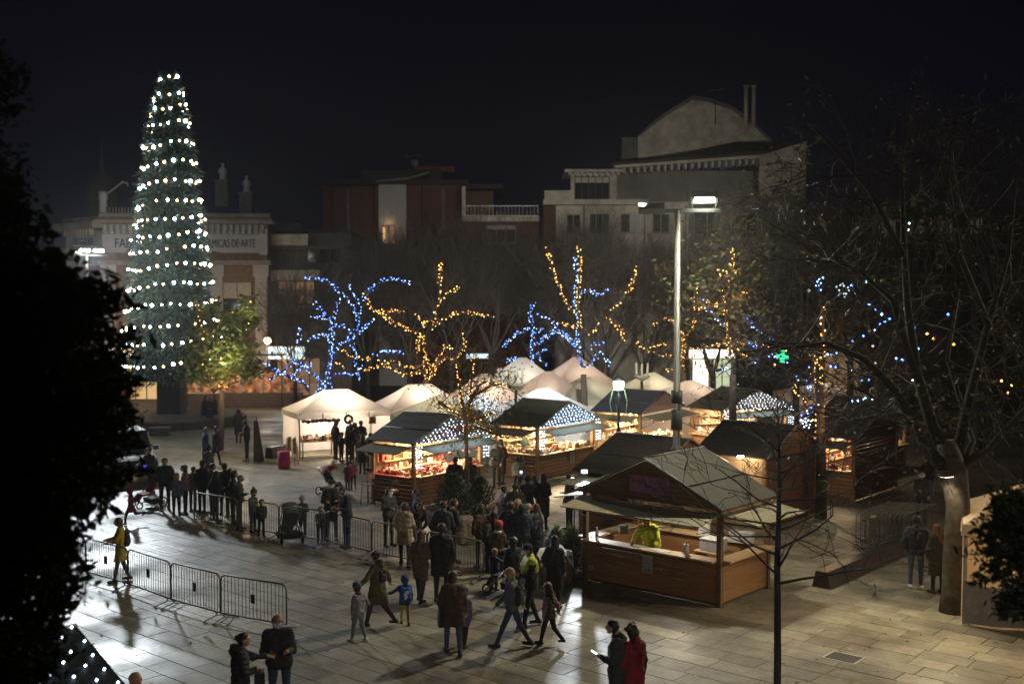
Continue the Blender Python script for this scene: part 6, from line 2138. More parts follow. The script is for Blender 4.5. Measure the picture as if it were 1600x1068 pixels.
Pp('girl in dark quilted vest with lilac sleeves walking to the left', at(858, 1006), 1.28, 305, (.055, .055, .05), BLK, 'chestnut', 'long', ('down', 'swingb'), 'walk', hem=.74, child=True, res=.017, sleeve=(.34, .16, .36), puffy=.005)
pol = Pp('police officer in black uniform with yellow shoulders and dark cap', at(828, 978), 1.78, 255, BLK, BLK, 'black', 'short', ('hold', 'down'), 'step', hem=.80, mask='w', hat=('cap', (.012, .014, .02)), res=.018, wide=1.12, vest=((.42, .50, .03), 1.20), skin=1)
Pp('person in long dark coat right behind the police officer', at(866, 950), 1.66, 20, K, K, 'black', 'long', ('pocket', 'down'), 'stand', hem=.42, res=.022)
a = Pp('woman with long chestnut hair and straight brown coat standing with her back turned', at(657, 940), 1.68, 20, (.13, .075, .05), JE, 'chestnut', 'long', ('pocket', 'phone'), 'step', hem=.55, res=.017)
phone(a, 1, 'tiny bright phone screen in the hand of the woman in the brown coat', (.9, .95, 1), 6)
Pp('tall man in black overcoat with his back turned beside the woman in the brown coat', at(690, 940), 1.82, 10, BLK, BLK, 'brown', 'short', ('pocket', 'down'), 'stand', hem=.58, res=.017, wide=1.15)
tod = Pp('blond toddler in navy jacket standing at the foot of the barrier', at(772, 922), 1.02, 40, (.03, .032, .06), (.06, .06, .10), 'blond', 'short', ('down', 'reach'), 'stand', hem=.70, child=True, res=.02)
# --- front edge people
fm = Pp('bald man in black jacket and pale blue mask at the lower edge', ph(436, 962, 1.76), 1.76, 170, BLK, JE, 'black', 'bald', ('phone', 'hold'), 'stand', hem=.80, mask='b', res=.014, wide=1.12, skin=1, tilt=.07, side=.03)
phone(fm, 1, 'dark phone held by the bald man', (.2, .25, .3), .3)
fw = Pp('dark-haired woman in dark padded coat stretching out her arm at the lower edge', ph(375, 994, 1.66), 1.66, 75, (.022, .022, .027), K, 'black', 'bun', ('reach', 'hold'), 'stand', hem=.55, res=.014, wide=1.12, hood=True, puffy=.006, fur=(.04, .03, .028))
handbag(fw, 1, 'dark shoulder bag of the woman stretching out her arm', (.022, .022, .026), (.34, .18, .30), .2)
b_ = Pp('man in dark blue-grey jacket looking down at a glowing phone in the lower middle', ph(966, 974, 1.76), 1.76, 290, (.036, .038, .046), (.12, .12, .13), 'black', 'short', ('phone', 'down'), 'stand', hem=.74, res=.014, wide=1.12, tilt=.09, scarf=BLK)
phone(b_, -1, 'glowing phone in the hand of the man in the lower middle', (.6, .82, 1), 5)
Pp('person in red hooded coat with fur-trimmed brown hair beside the man with the phone', ph(990, 981, 1.68), 1.68, 330, (.20, .012, .022), (.10, .01, .02), 'brown', 'curly', ('pocket', 'down'), 'stand', hem=.50, res=.015, hood=True)
Pp('bald man of whom only the crown shows at the bottom edge', ph(207, 1054, 1.72), 1.72, 120, (.03, .03, .03), K, 'brown', 'bald', ('down', 'down'), 'stand', res=.018, skin=0)
# --- left part
yw = Pp('woman in mustard yellow coat leaning on the front barrier', at(189, 908), 1.62, 250, (.36, .27, .015), (.05, .05, .07), 'brown', 'bob', ('rail', 'rail'), 'step', hem=.56, res=.018)
backpack(yw, 'dark backpack on the mustard yellow coat', (.035, .036, .04), .32, .42, .16)
Pp('child in red coat running with arms spread on the left', at(205, 819), 1.20, 250, (.16, .015, .035), (.04, .02, .03), 'brown', 'short', ('side', 'side'), 'run', hem=.58, child=True, res=.02, hood='up')
Pp('dark figure bending over a pushchair at the edge of the black tree', ph(236, 700, 1.7), 1.7, 200, K, K, 'black', 'short', ('push', 'push'), 'stand', hem=.6, lean=.25)
Pp('stout man in dark jacket facing the camera left of the middle barrier', at(258, 797), 1.76, 165, (.025, .026, .03), DG, 'brown', 'short', ('pocket', 'pocket'), 'stand', wide=1.15, res=.02)
Pp('child in pale blue trousers and dark top beside the stout man', at(276, 806), 1.42, 170, (.08, .11, .18), K, 'blond', 'long', ('down', 'hold'), 'stand', child=True, res=.022)
Pp('woman in dusty pink jacket with fluffy brown hair beside the stout man', at(290, 803), 1.62, 240, (.30, .19, .17), K, 'chestnut', 'curly', ('hold', 'down'), 'stand', res=.022)
Pp('person in grey coat with a dark pompom hat and pale headphones walking behind the queue', ph(325, 698, 1.62), 1.62, 20, (.13, .13, .12), K, 'black', 'short', hem=.5, hat=('pom', BLK))
Pp('grey-haired woman in dark coat walking away by the round leafy tree', at(321, 727), 1.64, 60, NV, K, 'grey', 'bob', legs='step', hem=.5)
Pp('person in dark coat stepping to the right by the round leafy tree', at(337, 727), 1.7, 70, K, K, 'black', 'short', legs='walk', hem=.62)
Pp('person in long dark coat walking away near the steel fin', at(373, 692), 1.68, 350, K, K, 'black', 'long', legs='step', hem=.45)
Pp('slim man in dark jacket with white shoes looking at his hands by the steel fin', at(386, 719), 1.76, 270, (.018, .02, .024), BLK, 'black', 'short', ('phone', 'phone'), 'stand', shoe=SHOEW, tilt=.08)
for i, (x, y, fc, lab) in enumerate([(319, 664, 100, 'dark figure sitting on the planter rim, left one of the group'), (328, 668, 160, 'dark figure with a pale bag sitting in the middle of the planter group'), (337, 662, 250, 'dark figure sitting at the right of the planter group')]):
    Pp(lab, at(x, y), 1.66, fc, [NV, (.035, .045, .05), K][i], K, 'black', ['short', 'long', 'short'][i], ('hold', 'hold'), 'step', hem=.6, res=.03, lean=.1)
# queue behind the middle barrier
q = [(301, 731, 1.5, 20, (.14, .10, .03), 'brown', 'short', 'child in mustard jacket at the left end of the queue', {}),
     (315, 722, 1.74, 30, BLK, 'black', 'short', 'man in black jacket and dark beanie at the left end of the queue', dict(hat=('b', BLK))),
     (330, 726, 1.68, 60, (.16, .11, .035), 'brown', 'short', 'man in mustard jacket in the left queue', {}),
     (336, 738, 1.60, 40, K, 'black', 'long', 'woman in dark coat before the mustard jacket', {}),
     (351, 726, 1.70, 330, (.03, .032, .04), 'black', 'short', 'man in dark jacket standing behind the grey-haired man of the queue', {}),
     (358, 735, 1.55, 20, (.05, .04, .035), 'brown', 'bob', 'shorter person in brown-grey jacket in the left queue', {}),
     (364, 738, 1.66, 80, (.03, .035, .03), 'black', 'curly', 'curly dark-haired person in the left queue', {}),
     (373, 744, 1.70, 90, (.045, .047, .05), 'grey', 'short', 'grey-haired man in grey jacket facing right in the left queue', {}),
     (395, 766, 1.30, 120, (.05, .08, .05), 'brown', 'short', 'child in green bobble hat leaning on the middle barrier', dict(child=True, hat=('cone', (.045, .09, .045)))),
     (408, 781, 1.12, 150, (.035, .04, .04), 'black', 'short', 'small dark-haired child peering over the middle barrier', dict(child=True)),
     (472, 776, 1.22, 170, (.06, .05, .05), 'blond', 'short', 'toddler in patterned jacket and cream pompom hat leaning on the middle barrier', dict(child=True, hat=('pom', (.55, .46, .36)), arms=('rail', 'rail'))),
     (500, 793, 1.05, 160, (.04, .05, .035), 'black', 'short', 'small child in green jacket clutching the middle barrier', dict(child=True, arms=('rail', 'rail'))),
     (518, 752, 1.76, 175, (.05, .052, .028), 'black', 'short', 'man in olive parka, dark cap and mask looking at his hands behind the barrier', dict(arms=('phone', 'hold'), legs_c=DG, mask='w', hat=('cap', BLK), res=.02, wide=1.15, tilt=.08)),
     (542, 763, 1.74, 235, (.022, .026, .05), 'black', 'short', 'man in navy jacket with bowed head behind the barrier', dict(arms=('phone', 'phone'), legs_c=JE, lean=.12, res=.02, tilt=.09)),
     (607, 763, 1.70, 140, (.06, .062, .066), 'black', 'long', 'woman in open grey blazer and white mask behind the barrier', dict(mask='w', scarf=(.6, .6, .6), res=.02)),
     (632, 788, 1.64, 20, (.40, .33, .22), 'brown', 'bob', 'woman in cream coat with a dark strap, back turned, behind the barrier', dict(hem=.55, res=.02, wide=1.1)),
     (677, 783, 1.55, 260, (.055, .042, .075), 'brown', 'short', 'stooping person in purple-grey jacket in the middle crowd', dict(lean=.5)),
     (692, 786, 1.74, 20, (.035, .042, .055), 'brown', 'short', 'balding man in dark grey-blue jacket, back turned, in the middle crowd', dict(wide=1.2, res=.02)),
     (707, 782, 1.70, 60, BLK, 'brown', 'short', 'person in black with an olive fur hood in the middle crowd', dict(fur=(.16, .16, .09), hood=True)),
     (752, 791, 1.66, 330, (.05, .036, .028), 'brown', 'curly', 'woman with fluffy brown hair and brown coat before the dark firs', {}),
     (764, 812, 1.20, 340, (.07, .04, .035), 'brown', 'long', 'small child in reddish jacket between the coats of the middle crowd', dict(child=True)),
     (779, 817, 1.42, 20, (.085, .065, .035), 'brown', 'long', 'girl in olive-brown coat and red hat with a white hooded collar', dict(child=True, hat=('b', (.38, .05, .04)), hem=.5, fur=(.6, .56, .48))),
     (797, 787, 1.76, 20, (.022, .03, .048), 'brown', 'short', 'man in navy parka with back turned, right of the middle crowd', dict(wide=1.2, res=.02, hem=.7)),
     (808, 783, 1.62, 30, (.05, .045, .04), 'blond', 'bob', 'fair-haired older person among the middle crowd', {}),
     (816, 791, 1.72, 20, (.025, .035, .065), 'black', 'short', 'person in dark blue jacket with raised navy hood', dict(hood='up', wide=1.15)),
     (824, 789, 1.66, 40, (.09, .06, .05), 'blond', 'bald', 'bald-headed man seen between two hoods', {}),
     (840, 790, 1.70, 300, (.02, .022, .03), 'brown', 'long', 'woman in dark coat with a pale blue scarf at the right of the crowd', dict(scarf=(.22, .32, .36), hem=.5, res=.02)),
     (802, 843, 1.55, 330, (.03, .022, .024), 'black', 'curly', 'curly dark-haired woman in maroon-black coat behind the police officer', dict(hem=.5)),
     (786, 762, 1.60, 60, (.55, .50, .44), 'brown', 'bun', 'woman in white furry jacket with a bun in the middle crowd', {}),
     (805, 757, 1.78, 10, (.04, .044, .036), 'brown', 'short', 'man in grey-green parka with back turned behind the crowd', dict(wide=1.15, hood=True, res=.022)),
     (824, 746, 1.70, 0, BLK, 'black', 'short', 'person in black holding up a bright phone over the crowd', dict(arms=('raised', 'raised'), hem=.6)),
     (848, 743, 1.70, 10, K, 'black', 'long', 'woman in long black coat standing alone right of the crowd', dict(arms=('pocket', 'phone'), hem=.38, res=.022)),
     (771, 800, 1.60, 20, (.10, .02, .03), 'brown', 'bob', 'person in dark red jacket before the dark firs', {}),
     (765, 806, 1.50, 300, (.03, .03, .035), 'brown', 'short', 'shorter dark figure beside the dark firs', {}),
     (652, 768, 1.72, 250, BLK, 'black', 'short', 'dark figure lit by a blue phone before the red-counter stall', dict(arms=('phone', 'phone'), hem=.55))]
made = {}
for x, y, H, fc, col, hr_, st, lab, kw in q:
    kw = dict(kw)
    kw.setdefault('arms', ('pocket', 'hold'))
    kw.setdefault('legs_c', K)
    kw.setdefault('res', .025)
    made[lab] = Pp(lab, ph(x, y, H), H, fc, col, hair=hr_, style=st, **kw)
phone(made['dark figure lit by a blue phone before the red-counter stall'], -1, 'blue glowing phone screen before the red-counter stall', (.05, .3, 1), 6)
phone(made['person in black holding up a bright phone over the crowd'], -1, 'bright raised phone over the crowd', (.6, .75, 1), 5, tilt=1.4)
# --- by the stalls
q = [(711, 716, 1.76, 10, BLK, 'brown', 'short', 'man in black with back turned at the red-counter stall', dict(wide=1.15)),
     (735, 716, 1.66, 340, K, 'chestnut', 'short', 'woman in black half hidden by the thin tree trunk at the red-counter stall', {}),
     (776, 692, 1.74, 200, (.03, .032, .036), 'black', 'short', 'slim figure in dark jacket and trousers between the two lit stalls', {}),
     (784, 688, 1.72, 230, BLK, 'black', 'long', 'woman in long black coat with pale scarf between the two lit stalls', dict(hem=.4, scarf=(.4, .4, .4))),
     (808, 714, 1.34, 20, (.13, .15, .145), 'black', 'short', 'child in grey-green jacket reaching up at the middle stall counter', dict(child=True, arms=('down', 'raised'))),
     (524, 659, 1.70, 50, (.03, .034, .036), 'blond', 'long', 'fair-haired woman in dark jacket before the hat stall', {}),
     (533, 676, 1.30, 40, BLK, 'blond', 'long', 'fair-haired girl in black before the hat stall', dict(child=True)),
     (545, 668, 1.60, 30, (.02, .02, .022), 'black', 'short', 'person in black bending over the hat stall', dict(lean=.2)),
     (548, 657, 1.72, 320, (.08, .19, .21), 'blond', 'short', 'stallholder in teal jacket behind the hat stall counter', {}),
     (554, 662, 1.66, 20, (.11, .09, .08), 'brown', 'bob', 'person with grey-pink scarf in the hat stall queue', dict(scarf=(.22, .14, .15))),
     (564, 659, 1.70, 350, (.045, .05, .06), 'black', 'short', 'tall person in slate jacket in the hat stall queue', {}),
     (566, 681, 1.58, 20, (.05, .045, .035), 'brown', 'long', 'woman in olive-black coat with backpack in the hat stall queue', dict(hem=.5)),
     (578, 678, 1.60, 30, (.04, .045, .055), 'chestnut', 'long', 'chestnut-haired woman in grey coat in the hat stall queue', dict(legs_c=(.10, .13, .2))),
     (589, 700, 1.2, 100, (.5, .5, .5), 'brown', 'short', 'child in white jacket running by the hat stall', dict(child=True, legs='run')),
     (543, 722, 1.06, 30, (.18, .02, .05), 'brown', 'short', 'small child in crimson coat before the hat stall', dict(child=True, hem=.5)),
     (552, 720, 1.08, 350, (.30, .10, .14), 'blond', 'short', 'small child in pink jacket before the hat stall', dict(child=True)),
     (818, 680, 1.62, 200, (.04, .05, .035), 'brown', 'short', 'vendor in dark green behind the side counter of the middle stall', dict(z0=.15)),
     (985, 655, 1.64, 230, (.10, .06, .03), 'brown', 'long', 'vendor in brown behind the side counter of the stall with the ornate lantern', dict(z0=.15)),
     (890, 745, 1.66, 300, (.05, .055, .06), 'black', 'long', 'grey-coated figure beside the dark stall behind the nearest one', {}),
     (1432, 809, 1.78, 20, (.032, .038, .055), 'black', 'short', 'man in dark jacket, jeans and white shoes with back turned at the stacked barriers', dict(legs_c=(.075, .10, .16), shoe=SHOEW, res=.018, wide=1.12)),
     (1466, 822, 1.66, 350, (.04, .034, .024), 'ginger', 'long', 'woman in dark coat with brown bobbed hair beside the man in white shoes', dict(hem=.45, res=.018, wide=1.1)),
     (1441, 738, 1.70, 200, BLK, 'black', 'short', 'figure in black with pale mask in the shade left of the plane tree', dict(mask='w')),
     (1449, 716, 1.70, 240, BLK, 'black', 'long', 'second dark figure in the shade left of the plane tree', {})]
for x, y, H, fc, col, hr_, st, lab, kw in q:
    kw = dict(kw)
    kw.setdefault('arms', ('pocket', 'hold'))
    kw.setdefault('legs_c', K)
    kw.setdefault('res', .027)
    made[lab] = Pp(lab, ph(x, y, H), H, fc, col, hair=hr_, style=st, **kw)
backpack(made['man in dark jacket, jeans and white shoes with back turned at the stacked barriers'], 'dark backpack of the man at the stacked barriers', (.02, .022, .03))
# vendor in the nearest stall, leaning on its front counter
vp = K4.matrix_basis @ Vector((-.30, .62, 0))
ven = Pp('vendor in bright yellow jacket bent over the counter of the nearest stall', vp, 1.68, 214, (.55, .62, .02), BLK, 'black', 'short', (((.30, .50, -.8), (.05, .75, -.6)), ((.30, .55, -.75), (-.1, .8, -.55))), 'stand', lean=.36, res=.017, wide=1.22, z0=.15, tilt=.06)
# ------------------------------------------------------------------ barriers, lamps, pushchairs and small things
def barrier_parts(L=2.0, H=1.05):
    t = thing('crowd_barrier', 'x', 'barrier', (0, 0, 0), 0, 'steel crowd barriers')
    m = MB()
    r = .02
    z0, z1, c = .18, H, .12
    loop = [(c, 0, z1), (L - c, 0, z1), (L - .04, 0, z1 - .04), (L, 0, z1 - c), (L, 0, z0)]
    m.tube([(0, 0, z0), (0, 0, z1 - c), (.04, 0, z1 - .04)] + loop, r, 6)
    m.tube([(0, 0, z0), (L, 0, z0)], r * .9, 6)
    m.obj('frame', M_STEELD, t)
    m = MB()
    n = 17
    for i in range(1, n + 1):
        x = L * i / (n + 1)
        m.tube([(x, 0, z0), (x, 0, z1)], .0075, 4, cap=False)
    m.obj('bar_set', M_STEELD, t, kind='stuff')
    for x in (.12, L - .12):
        m = MB()
        m.tube([(x - .10, 0, z0), (x - .03, .02, .10), (x - .06, .34, .02), (x + .10, .36, .02)], .014, 5)
        m.tube([(x + .02, 0, z0), (x - .02, -.02, .10), (x - .05, -.34, .02), (x + .10, -.36, .02)], .014, 5)
        m.obj('foot', M_STEELD, t)
    m = MB()
    m.box((L * .5, -.014, .62), (.12, .012, .20))
    m.obj('number_plate', M_BLACK, t)
    m = MB()
    m.tube([(L + .02, 0, .78), (L + .06, 0, .78), (L + .06, 0, .70)], .009, 4)
    m.obj('hook', M_STEELD, t)
    return t
bar0 = barrier_parts()
used = []
def barrier(a, b, label):
    d = b - a
    k = d.length / 2.03
    o = bar0 if not used else dup(bar0, (0, 0, 0), 0)
    used.append(o)
    o.location = (a.x, a.y, 0)
    o.rotation_euler = (0, 0, math.atan2(d.y, d.x))
    o.scale = (k, 1, 1)
    o['label'] = label
    return o
ft = [at(x, y, 1.05) for x, y in ((68, 825), (134, 840), (200, 857), (267, 878), (345, 897), (449, 913))]
for i, (a, b) in enumerate(zip(ft, ft[1:])):
    barrier(a, b, ['front row crowd barrier half hidden by the black tree', 'front row crowd barrier in front of the mustard yellow coat', 'front row crowd barrier just right of the yellow coat', 'second to last crowd barrier of the front row', 'last crowd barrier of the front row, beside the bald man in the mask'][i])
md = [at(x, y, 1.05) for x, y in ((303, 768), (371, 779), (436, 788), (508, 798), (581, 813), (668, 829), (757, 846))]
for i, (a, b) in enumerate(zip(md, md[1:])):
    barrier(a, b, ['middle row crowd barrier before the left queue, first from the left', 'middle row crowd barrier before the child in the green hat', 'middle row crowd barrier before the grey pushchair', 'middle row crowd barrier before the man in navy', 'middle row crowd barrier before the cream coat', 'right end crowd barrier of the middle row by the blond toddler'][i])
s0 = at(1338, 800, 1.08)
for i in range(11):
    p = s0 + Vector((.125 * i, -.035 * i, 0))
    p.z = 0
    b = barrier(p, p + Vector((VX, VY, 0)) * 2.6, 'galvanised barrier in the tight upright stack beside the steel wall' )
    b['group'] = 'barriers stacked upright beside the steel wall'
    b.scale = (1.3, .35, 1)

# tall mast with two floodlights
def mast(label, loc, H, rz, heads, arm):
    t = thing('floodlight_mast', label, 'floodlight mast', (loc[0], loc[1], 0), rz, 'tall floodlight masts')
    m = MB()
    m.tube([(0, 0, 0), (0, 0, 3.1), (0, 0, 3.12), (0, 0, H)], [.145, .135, .105, .075], 12)
    m.obj('pole', M_PAINT, t)
    m = MB()
    m.lathe([(.15, 3.6), (.16, 3.62), (.16, 4.15), (.12, 4.17)], n=12)
    m.obj('collar', mat('dark_collar', (.06, .065, .06), .5), t)
    m = MB(); m.lathe([(.14, 4.35), (.16, 4.37), (.16, 4.7), (.12, 4.72)], n=12); m.obj('collar', mat('dark_collar', (.06, .065, .06), .5), t)
    m = MB(); m.lathe([(.22, 0), (.22, .04), (.16, .1)], n=12); m.obj('base_flange', mat('dark_collar', (.06, .065, .06), .5), t)
    m = MB()
    m.box(((arm[0] + arm[1]) / 2, 0, H - .02), (arm[1] - arm[0], .10, .10))
    m.obj('crossarm', M_PAINT, t)
    for x, y, up, on_ in heads:
        m = MB()
        m.obox((x, y, H + up), (.36, 0, .0), (0, .24, .10), (0, -.03, .075))
        h = m.obj('lamp_head', mat('head_case', (.35, .36, .34), .4), t)
        m = MB()
        if on_:
            m.obox((x, y - .03, H + up - .02 - .075), (.27, 0, 0), (0, .16, .067), (0, -.003, .006))
            m.obox((x, y - .262, H + up - .085), (.27, 0, 0), (0, .006, -.004), (0, .02, .07))
        else:
            m.obox((x, y - .03, H + up - .1), (.16, 0, 0), (0, .10, .04), (0, -.003, .006))
        m.obj('lens', glow('flood_lens', (1.0, .98, .86), 30) if on_ else glow('flood_lens_dim', (.9, 1, .8), 3), h)
        m = MB()
        for s_ in (-1, 1):
            m.tube([(x + s_ * .30, 0, H), (x + s_ * .34, y * .5, H + up * .6), (x + s_ * .34, y, H + up)], .02, 5)
        m.obj('bracket', M_PAINT, h)
    return t
mast('tall pale mast with one blazing floodlight in the middle of the market', MAST, 9.72, R(-8), [(.72, -.12, .32, True), (-.72, .1, .06, False)], (-.95, 1.15))
mast('far floodlight mast with glowing heads left of the tall conical tree', MAST_L, 9.55, R(50), [(.45, -.12, .3, True), (-.3, -.12, .28, True), (-.75, .1, .1, False)], (-1.1, 1.1))

mast('unseen fill-light mast added outside the square on the right', FILL_MAST_R, 9.3, R(20), [(.6, -.12, .3, True)], (-.4, 1.0))  # out-of-view masts invented to carry the fill lights
mast('unseen fill-light mast added behind the viewpoint', FILL_MAST_B, 10.2, R(170), [(.5, -.12, .3, True)], (-.4, 1.0))

# street lamps
def twin_tube(label, x, y, d):
    b = atd(x, y, d)
    t = thing('street_lamp', label, 'street lamp', (b.x, d, 0), 0, 'tube-lamp posts among the marquees')
    H = b.z
    m = MB(); m.tube([(0, 0, 0), (0, 0, H - .5)], [.08, .06], 8); m.obj('pole', M_IRON, t)
    m = MB(); m.lathe([(.10, H - .55), (.42, H - .32), (.45, H - .28), (.1, H - .26)], n=12); m.obj('dish', mat('lamp_dish', (.55, .53, .42), .6), t)
    for a in (0.4, 2.5, 4.6):
        m = MB(); m.tube([(.3 * math.cos(a), .3 * math.sin(a), H - .35), (.34 * math.cos(a), .34 * math.sin(a), H + .35)], .06, 7); m.obj('tube', mat('opal_tube', (.72, .68, .5), .4), t)
twin_tube('street lamp with pale upright tubes behind the middle stall', 806, 590, 49.6)
twin_tube('street lamp with pale upright tubes left of the tall mast', 1003, 578, 56.5)
t = thing('ornate_lantern', 'ornate iron lantern glowing green-white before the slate-roofed stall', 'street lamp', atd(966, 780, 43.5).xy.to_3d())
zt = atd(966, 600, 43.5).z
m = MB(); m.lathe([(.22, 0), (.24, .3), (.14, .5), (.10, .8), (.07, 1.2), (.07, 1.9), (.13, 2.0), (.09, 2.15), (.05, 2.3), (.05, zt - 1.0), (.12, zt - .8), (.05, zt - .65), (.10, zt - .5), (.02, zt - .3)], n=10); m.obj('post', M_IRON, t)
m = MB()
for s_ in (-1, 1):
    m.tube([(0, 0, zt - 1.35), (s_ * .28, 0, zt - 1.1), (s_ * .34, 0, zt - .7), (s_ * .22, 0, zt - .2)], .02, 5)
m.obj('yoke', mat('green_iron', (.16, .26, .17), .5), t)
m = MB(); m.lathe([(.17, zt - .22), (.21, zt - .05), (.21, zt + .1), (.16, zt + .14)], n=8); m.obj('glass', glow('green_white_lamp', (.62, 1.0, .72), 7), t)
m = MB(); m.lathe([(.24, zt + .14), (.14, zt + .28), (.03, zt + .34), (.02, zt + .45)], n=8); m.obj('cap', M_IRON, t)
light('POINT', (0, -.35, zt), 60, (.72, 1, .78), .15, parent=t)
def globe(label, x, y, d, pw, r=.28):
    p = atd(x, y, d)
    t = thing('globe_lamp', label, 'street lamp', (p.x, d, 0), 0, 'warm globe lamps')
    m = MB(); m.tube([(0, 0, 0), (0, 0, p.z - r)], [.07, .04], 8); m.obj('pole', M_IRON, t)
    m = MB(); m.ball((0, 0, p.z), r, 10, 7); m.obj('globe', glow('warm_globe', (1, .76, .46), 7), t)
    m = MB(); m.lathe([(.10, p.z + r - .03), (.02, p.z + r + .1)], n=8); m.obj('finial', M_IRON, t)
    light('POINT', (0, -.5, p.z), pw, (1, .68, .36), .25, parent=t)
globe('round warm lamp at the edge of the black tree, left of the tall conical tree', 201, 550, 76, 190, .34)
globe('warm lamp on the corner of the factory beside the white shop sign', 418, 532, 78, 160, .26)
globe('warm lamp low behind the black tree', 172, 543, 77.5, 120, .2)

def wheel(m, c, r, w=.03, mi=0, ax=(1, 0, 0)):
    c = Vector(c)
    a = Vector(ax).normalized()
    b = a.orthogonal().normalized()
    e = a.cross(b)
    m.tube([c + (b * math.cos(6.2832 * i / 14) + e * math.sin(6.2832 * i / 14)) * r for i in range(15)], w, 5, mi, cap=False)
    for i in range(3):
        v = b * math.cos(2.1 * i) + e * math.sin(2.1 * i)
        m.tube([c, c + v * r], .008, 4, mi)
def pushchair(label, loc, rz, col, seatc, hood=True, S=1.0):
    t = thing('pushchair', label, 'pushchair', loc, rz)
    t.scale = (S, S, S)
    m = MB()
    for s in (-1, 1):
        m.tube([(s * .24, -.42, 1.02), (s * .25, -.30, .86), (s * .26, .10, .42), (s * .22, .42, .13)], .015, 5)
        m.tube([(s * .26, .05, .48), (s * .28, -.36, .15)], .015, 5)
    m.tube([(-.24, -.42, 1.02), (0, -.45, 1.04), (.24, -.42, 1.02)], .018, 6)
    m.tube([(-.27, -.36, .15), (.27, -.36, .15)], .012, 5)
    m.obj('frame', M_STEEL, t)
    for x, y, r in ((-.28, -.36, .14), (.28, -.36, .14), (-.22, .42, .10), (.22, .42, .10)):
        m = MB(); wheel(m, (x, y, r + .03), r, .026); m.obj('wheel', M_BLACK, t)
    m = MB()
    vs = [(-.20, .22, .42), (.20, .22, .42), (.21, .02, .44), (-.21, .02, .44), (-.20, -.24, .86), (.20, -.24, .86)]
    m.slab([(-.21, .28, .40), (.21, .28, .40), (.21, -.06, .44), (-.21, -.06, .44)], (0, .01, .06))
    m.slab([(-.21, -.06, .46), (.21, -.06, .46), (.20, -.28, .92), (-.20, -.28, .92)], (0, .05, .03))
    m.slab([(-.19, .30, .40), (.19, .30, .40), (.18, .42, .22), (-.18, .42, .22)], (0, .03, .03))
    m.obj('seat', cloth(seatc), t)
    if hood:
        m = MB()
        n = 6
        vs = []
        for i in range(n + 1):
            a = .25 + i / n * 1.75
            y, z = -.16 - .36 * math.cos(a) * .9 + .16, .72 + .36 * math.sin(a)
            for x, dz_ in ((-.22, -.10), (-.19, 0), (0, .03), (.19, 0), (.22, -.10)):
                vs.append((x, y, z + dz_))
        m.add(vs, [(i * 5 + j, i * 5 + j + 1, (i + 1) * 5 + j + 1, (i + 1) * 5 + j) for i in range(n) for j in range(4)], smooth=True)
        m.obj('hood', cloth(col), t)
    m = MB(); m.box((0, -.15, .22), (.42, .38, .16), 0, 0, 1.1); m.obj('basket', cloth(BLK), t)
    return t
pushchair('grey pushchair with a deep hood behind the middle barrier', at(452, 846), .4, (.09, .095, .10), (.07, .075, .08), S=1.1)
pushchair('pushchair with red hood before the hat stall', at(517, 772), -.6, (.30, .02, .035), (.04, .02, .03))
pushchair('buff pushchair with an orange-red bundle on the left', at(232, 792), 2.4, (.10, .08, .06), (.28, .07, .04), hood=False, S=1.1)
pushchair('dark pushchair beside the blond toddler at the barrier end', at(790, 926), 1.2, BLK, (.03, .03, .035), S=1.0)
# bar stools by the red-counter stall
def stool(label, loc, rz):
    t = thing('bar_stool', label, 'bar stool', loc, rz, 'bar stools at the red counter')
    for x, y in ((-.18, -.18), (.18, -.18), (.18, .18), (-.18, .18)):
        m = MB(); m.tube([(x, y, 0), (x * .8, y * .8, .74)] + ([(x * .8, y, 1.08)] if y > 0 else []), .013, 5); m.obj('leg', M_IRON, t)
    m = MB(); m.box((0, 0, .755), (.36, .36, .035)); m.obj('seat', M_POST, t)
    m = MB(); m.box((0, .18, 1.03), (.33, .025, .14)); m.obj('backrest', M_POSTD, t)
    m = MB()
    for a, b in (((-.16, -.16), (.16, -.16)), ((.16, -.16), (.16, .16)), ((.16, .16), (-.16, .16)), ((-.16, .16), (-.16, -.16))):
        m.tube([(*a, .28), (*b, .28)], .010, 4)
    m.obj('stretcher', M_IRON, t)
stool('slim dark bar stool standing left of the red counter', at(575, 789), R(230))
stool('bar stool with pale seat under the red counter', at(612, 800), R(230))
# things of the hat stall marquee
def onT1(x, y, z=0):
    return T1.matrix_basis @ Vector((x, y, z))
hr = thing('hat_rack', 'row of dark knitted hats hung under the valance of the leftmost marquee', 'hat display', onT1(-1.1, .25, 1.72), TA)
m = MB(); m.tube([(-.9, 0, .14), (.9, 0, .14)], .012, 5); m.obj('rail', M_STEEL, hr)
rng = random.Random(6)
for i in range(9):
    m = MB(); m.ball((-.8 + i * .2, rng.uniform(-.05, .05), rng.uniform(-.03, .05)), .12, 8, 5, sc=(1, .8, .8)); m.obj('hat', cloth([(.05, .025, .02), (.03, .025, .025), (.09, .04, .035)][i % 3]), hr)
wr = thing('wreath', 'dark round wreath hung from the valance of the leftmost marquee', 'wreath', onT1(.1, -.08, 1.78), TA)
m = MB(); wheel(m, (0, 0, 0), .17, .065, ax=(0, 1, 0)); m.obj('ring', cloth((.04, .028, .022)), wr)
m = MB(); m.tube([(0, 0, .17), (0, 0, .5)], .008, 4); m.obj('chain', M_IRON, wr)
hc = thing('hanging_coat', 'dark maroon poncho hanging on a stand before the leftmost marquee', 'poncho', onT1(.25, -.25, 0), TA)
me = sdf_mesh('cloth', [((0, 0, 1.45), (-.12, 0, .75), .07, .22, 0), ((0, 0, 1.45), (.12, 0, .75), .07, .22, 0)], .03, .05, [cloth((.05, .016, .028))], fold=.012)
share(me, 'cloth', hc)
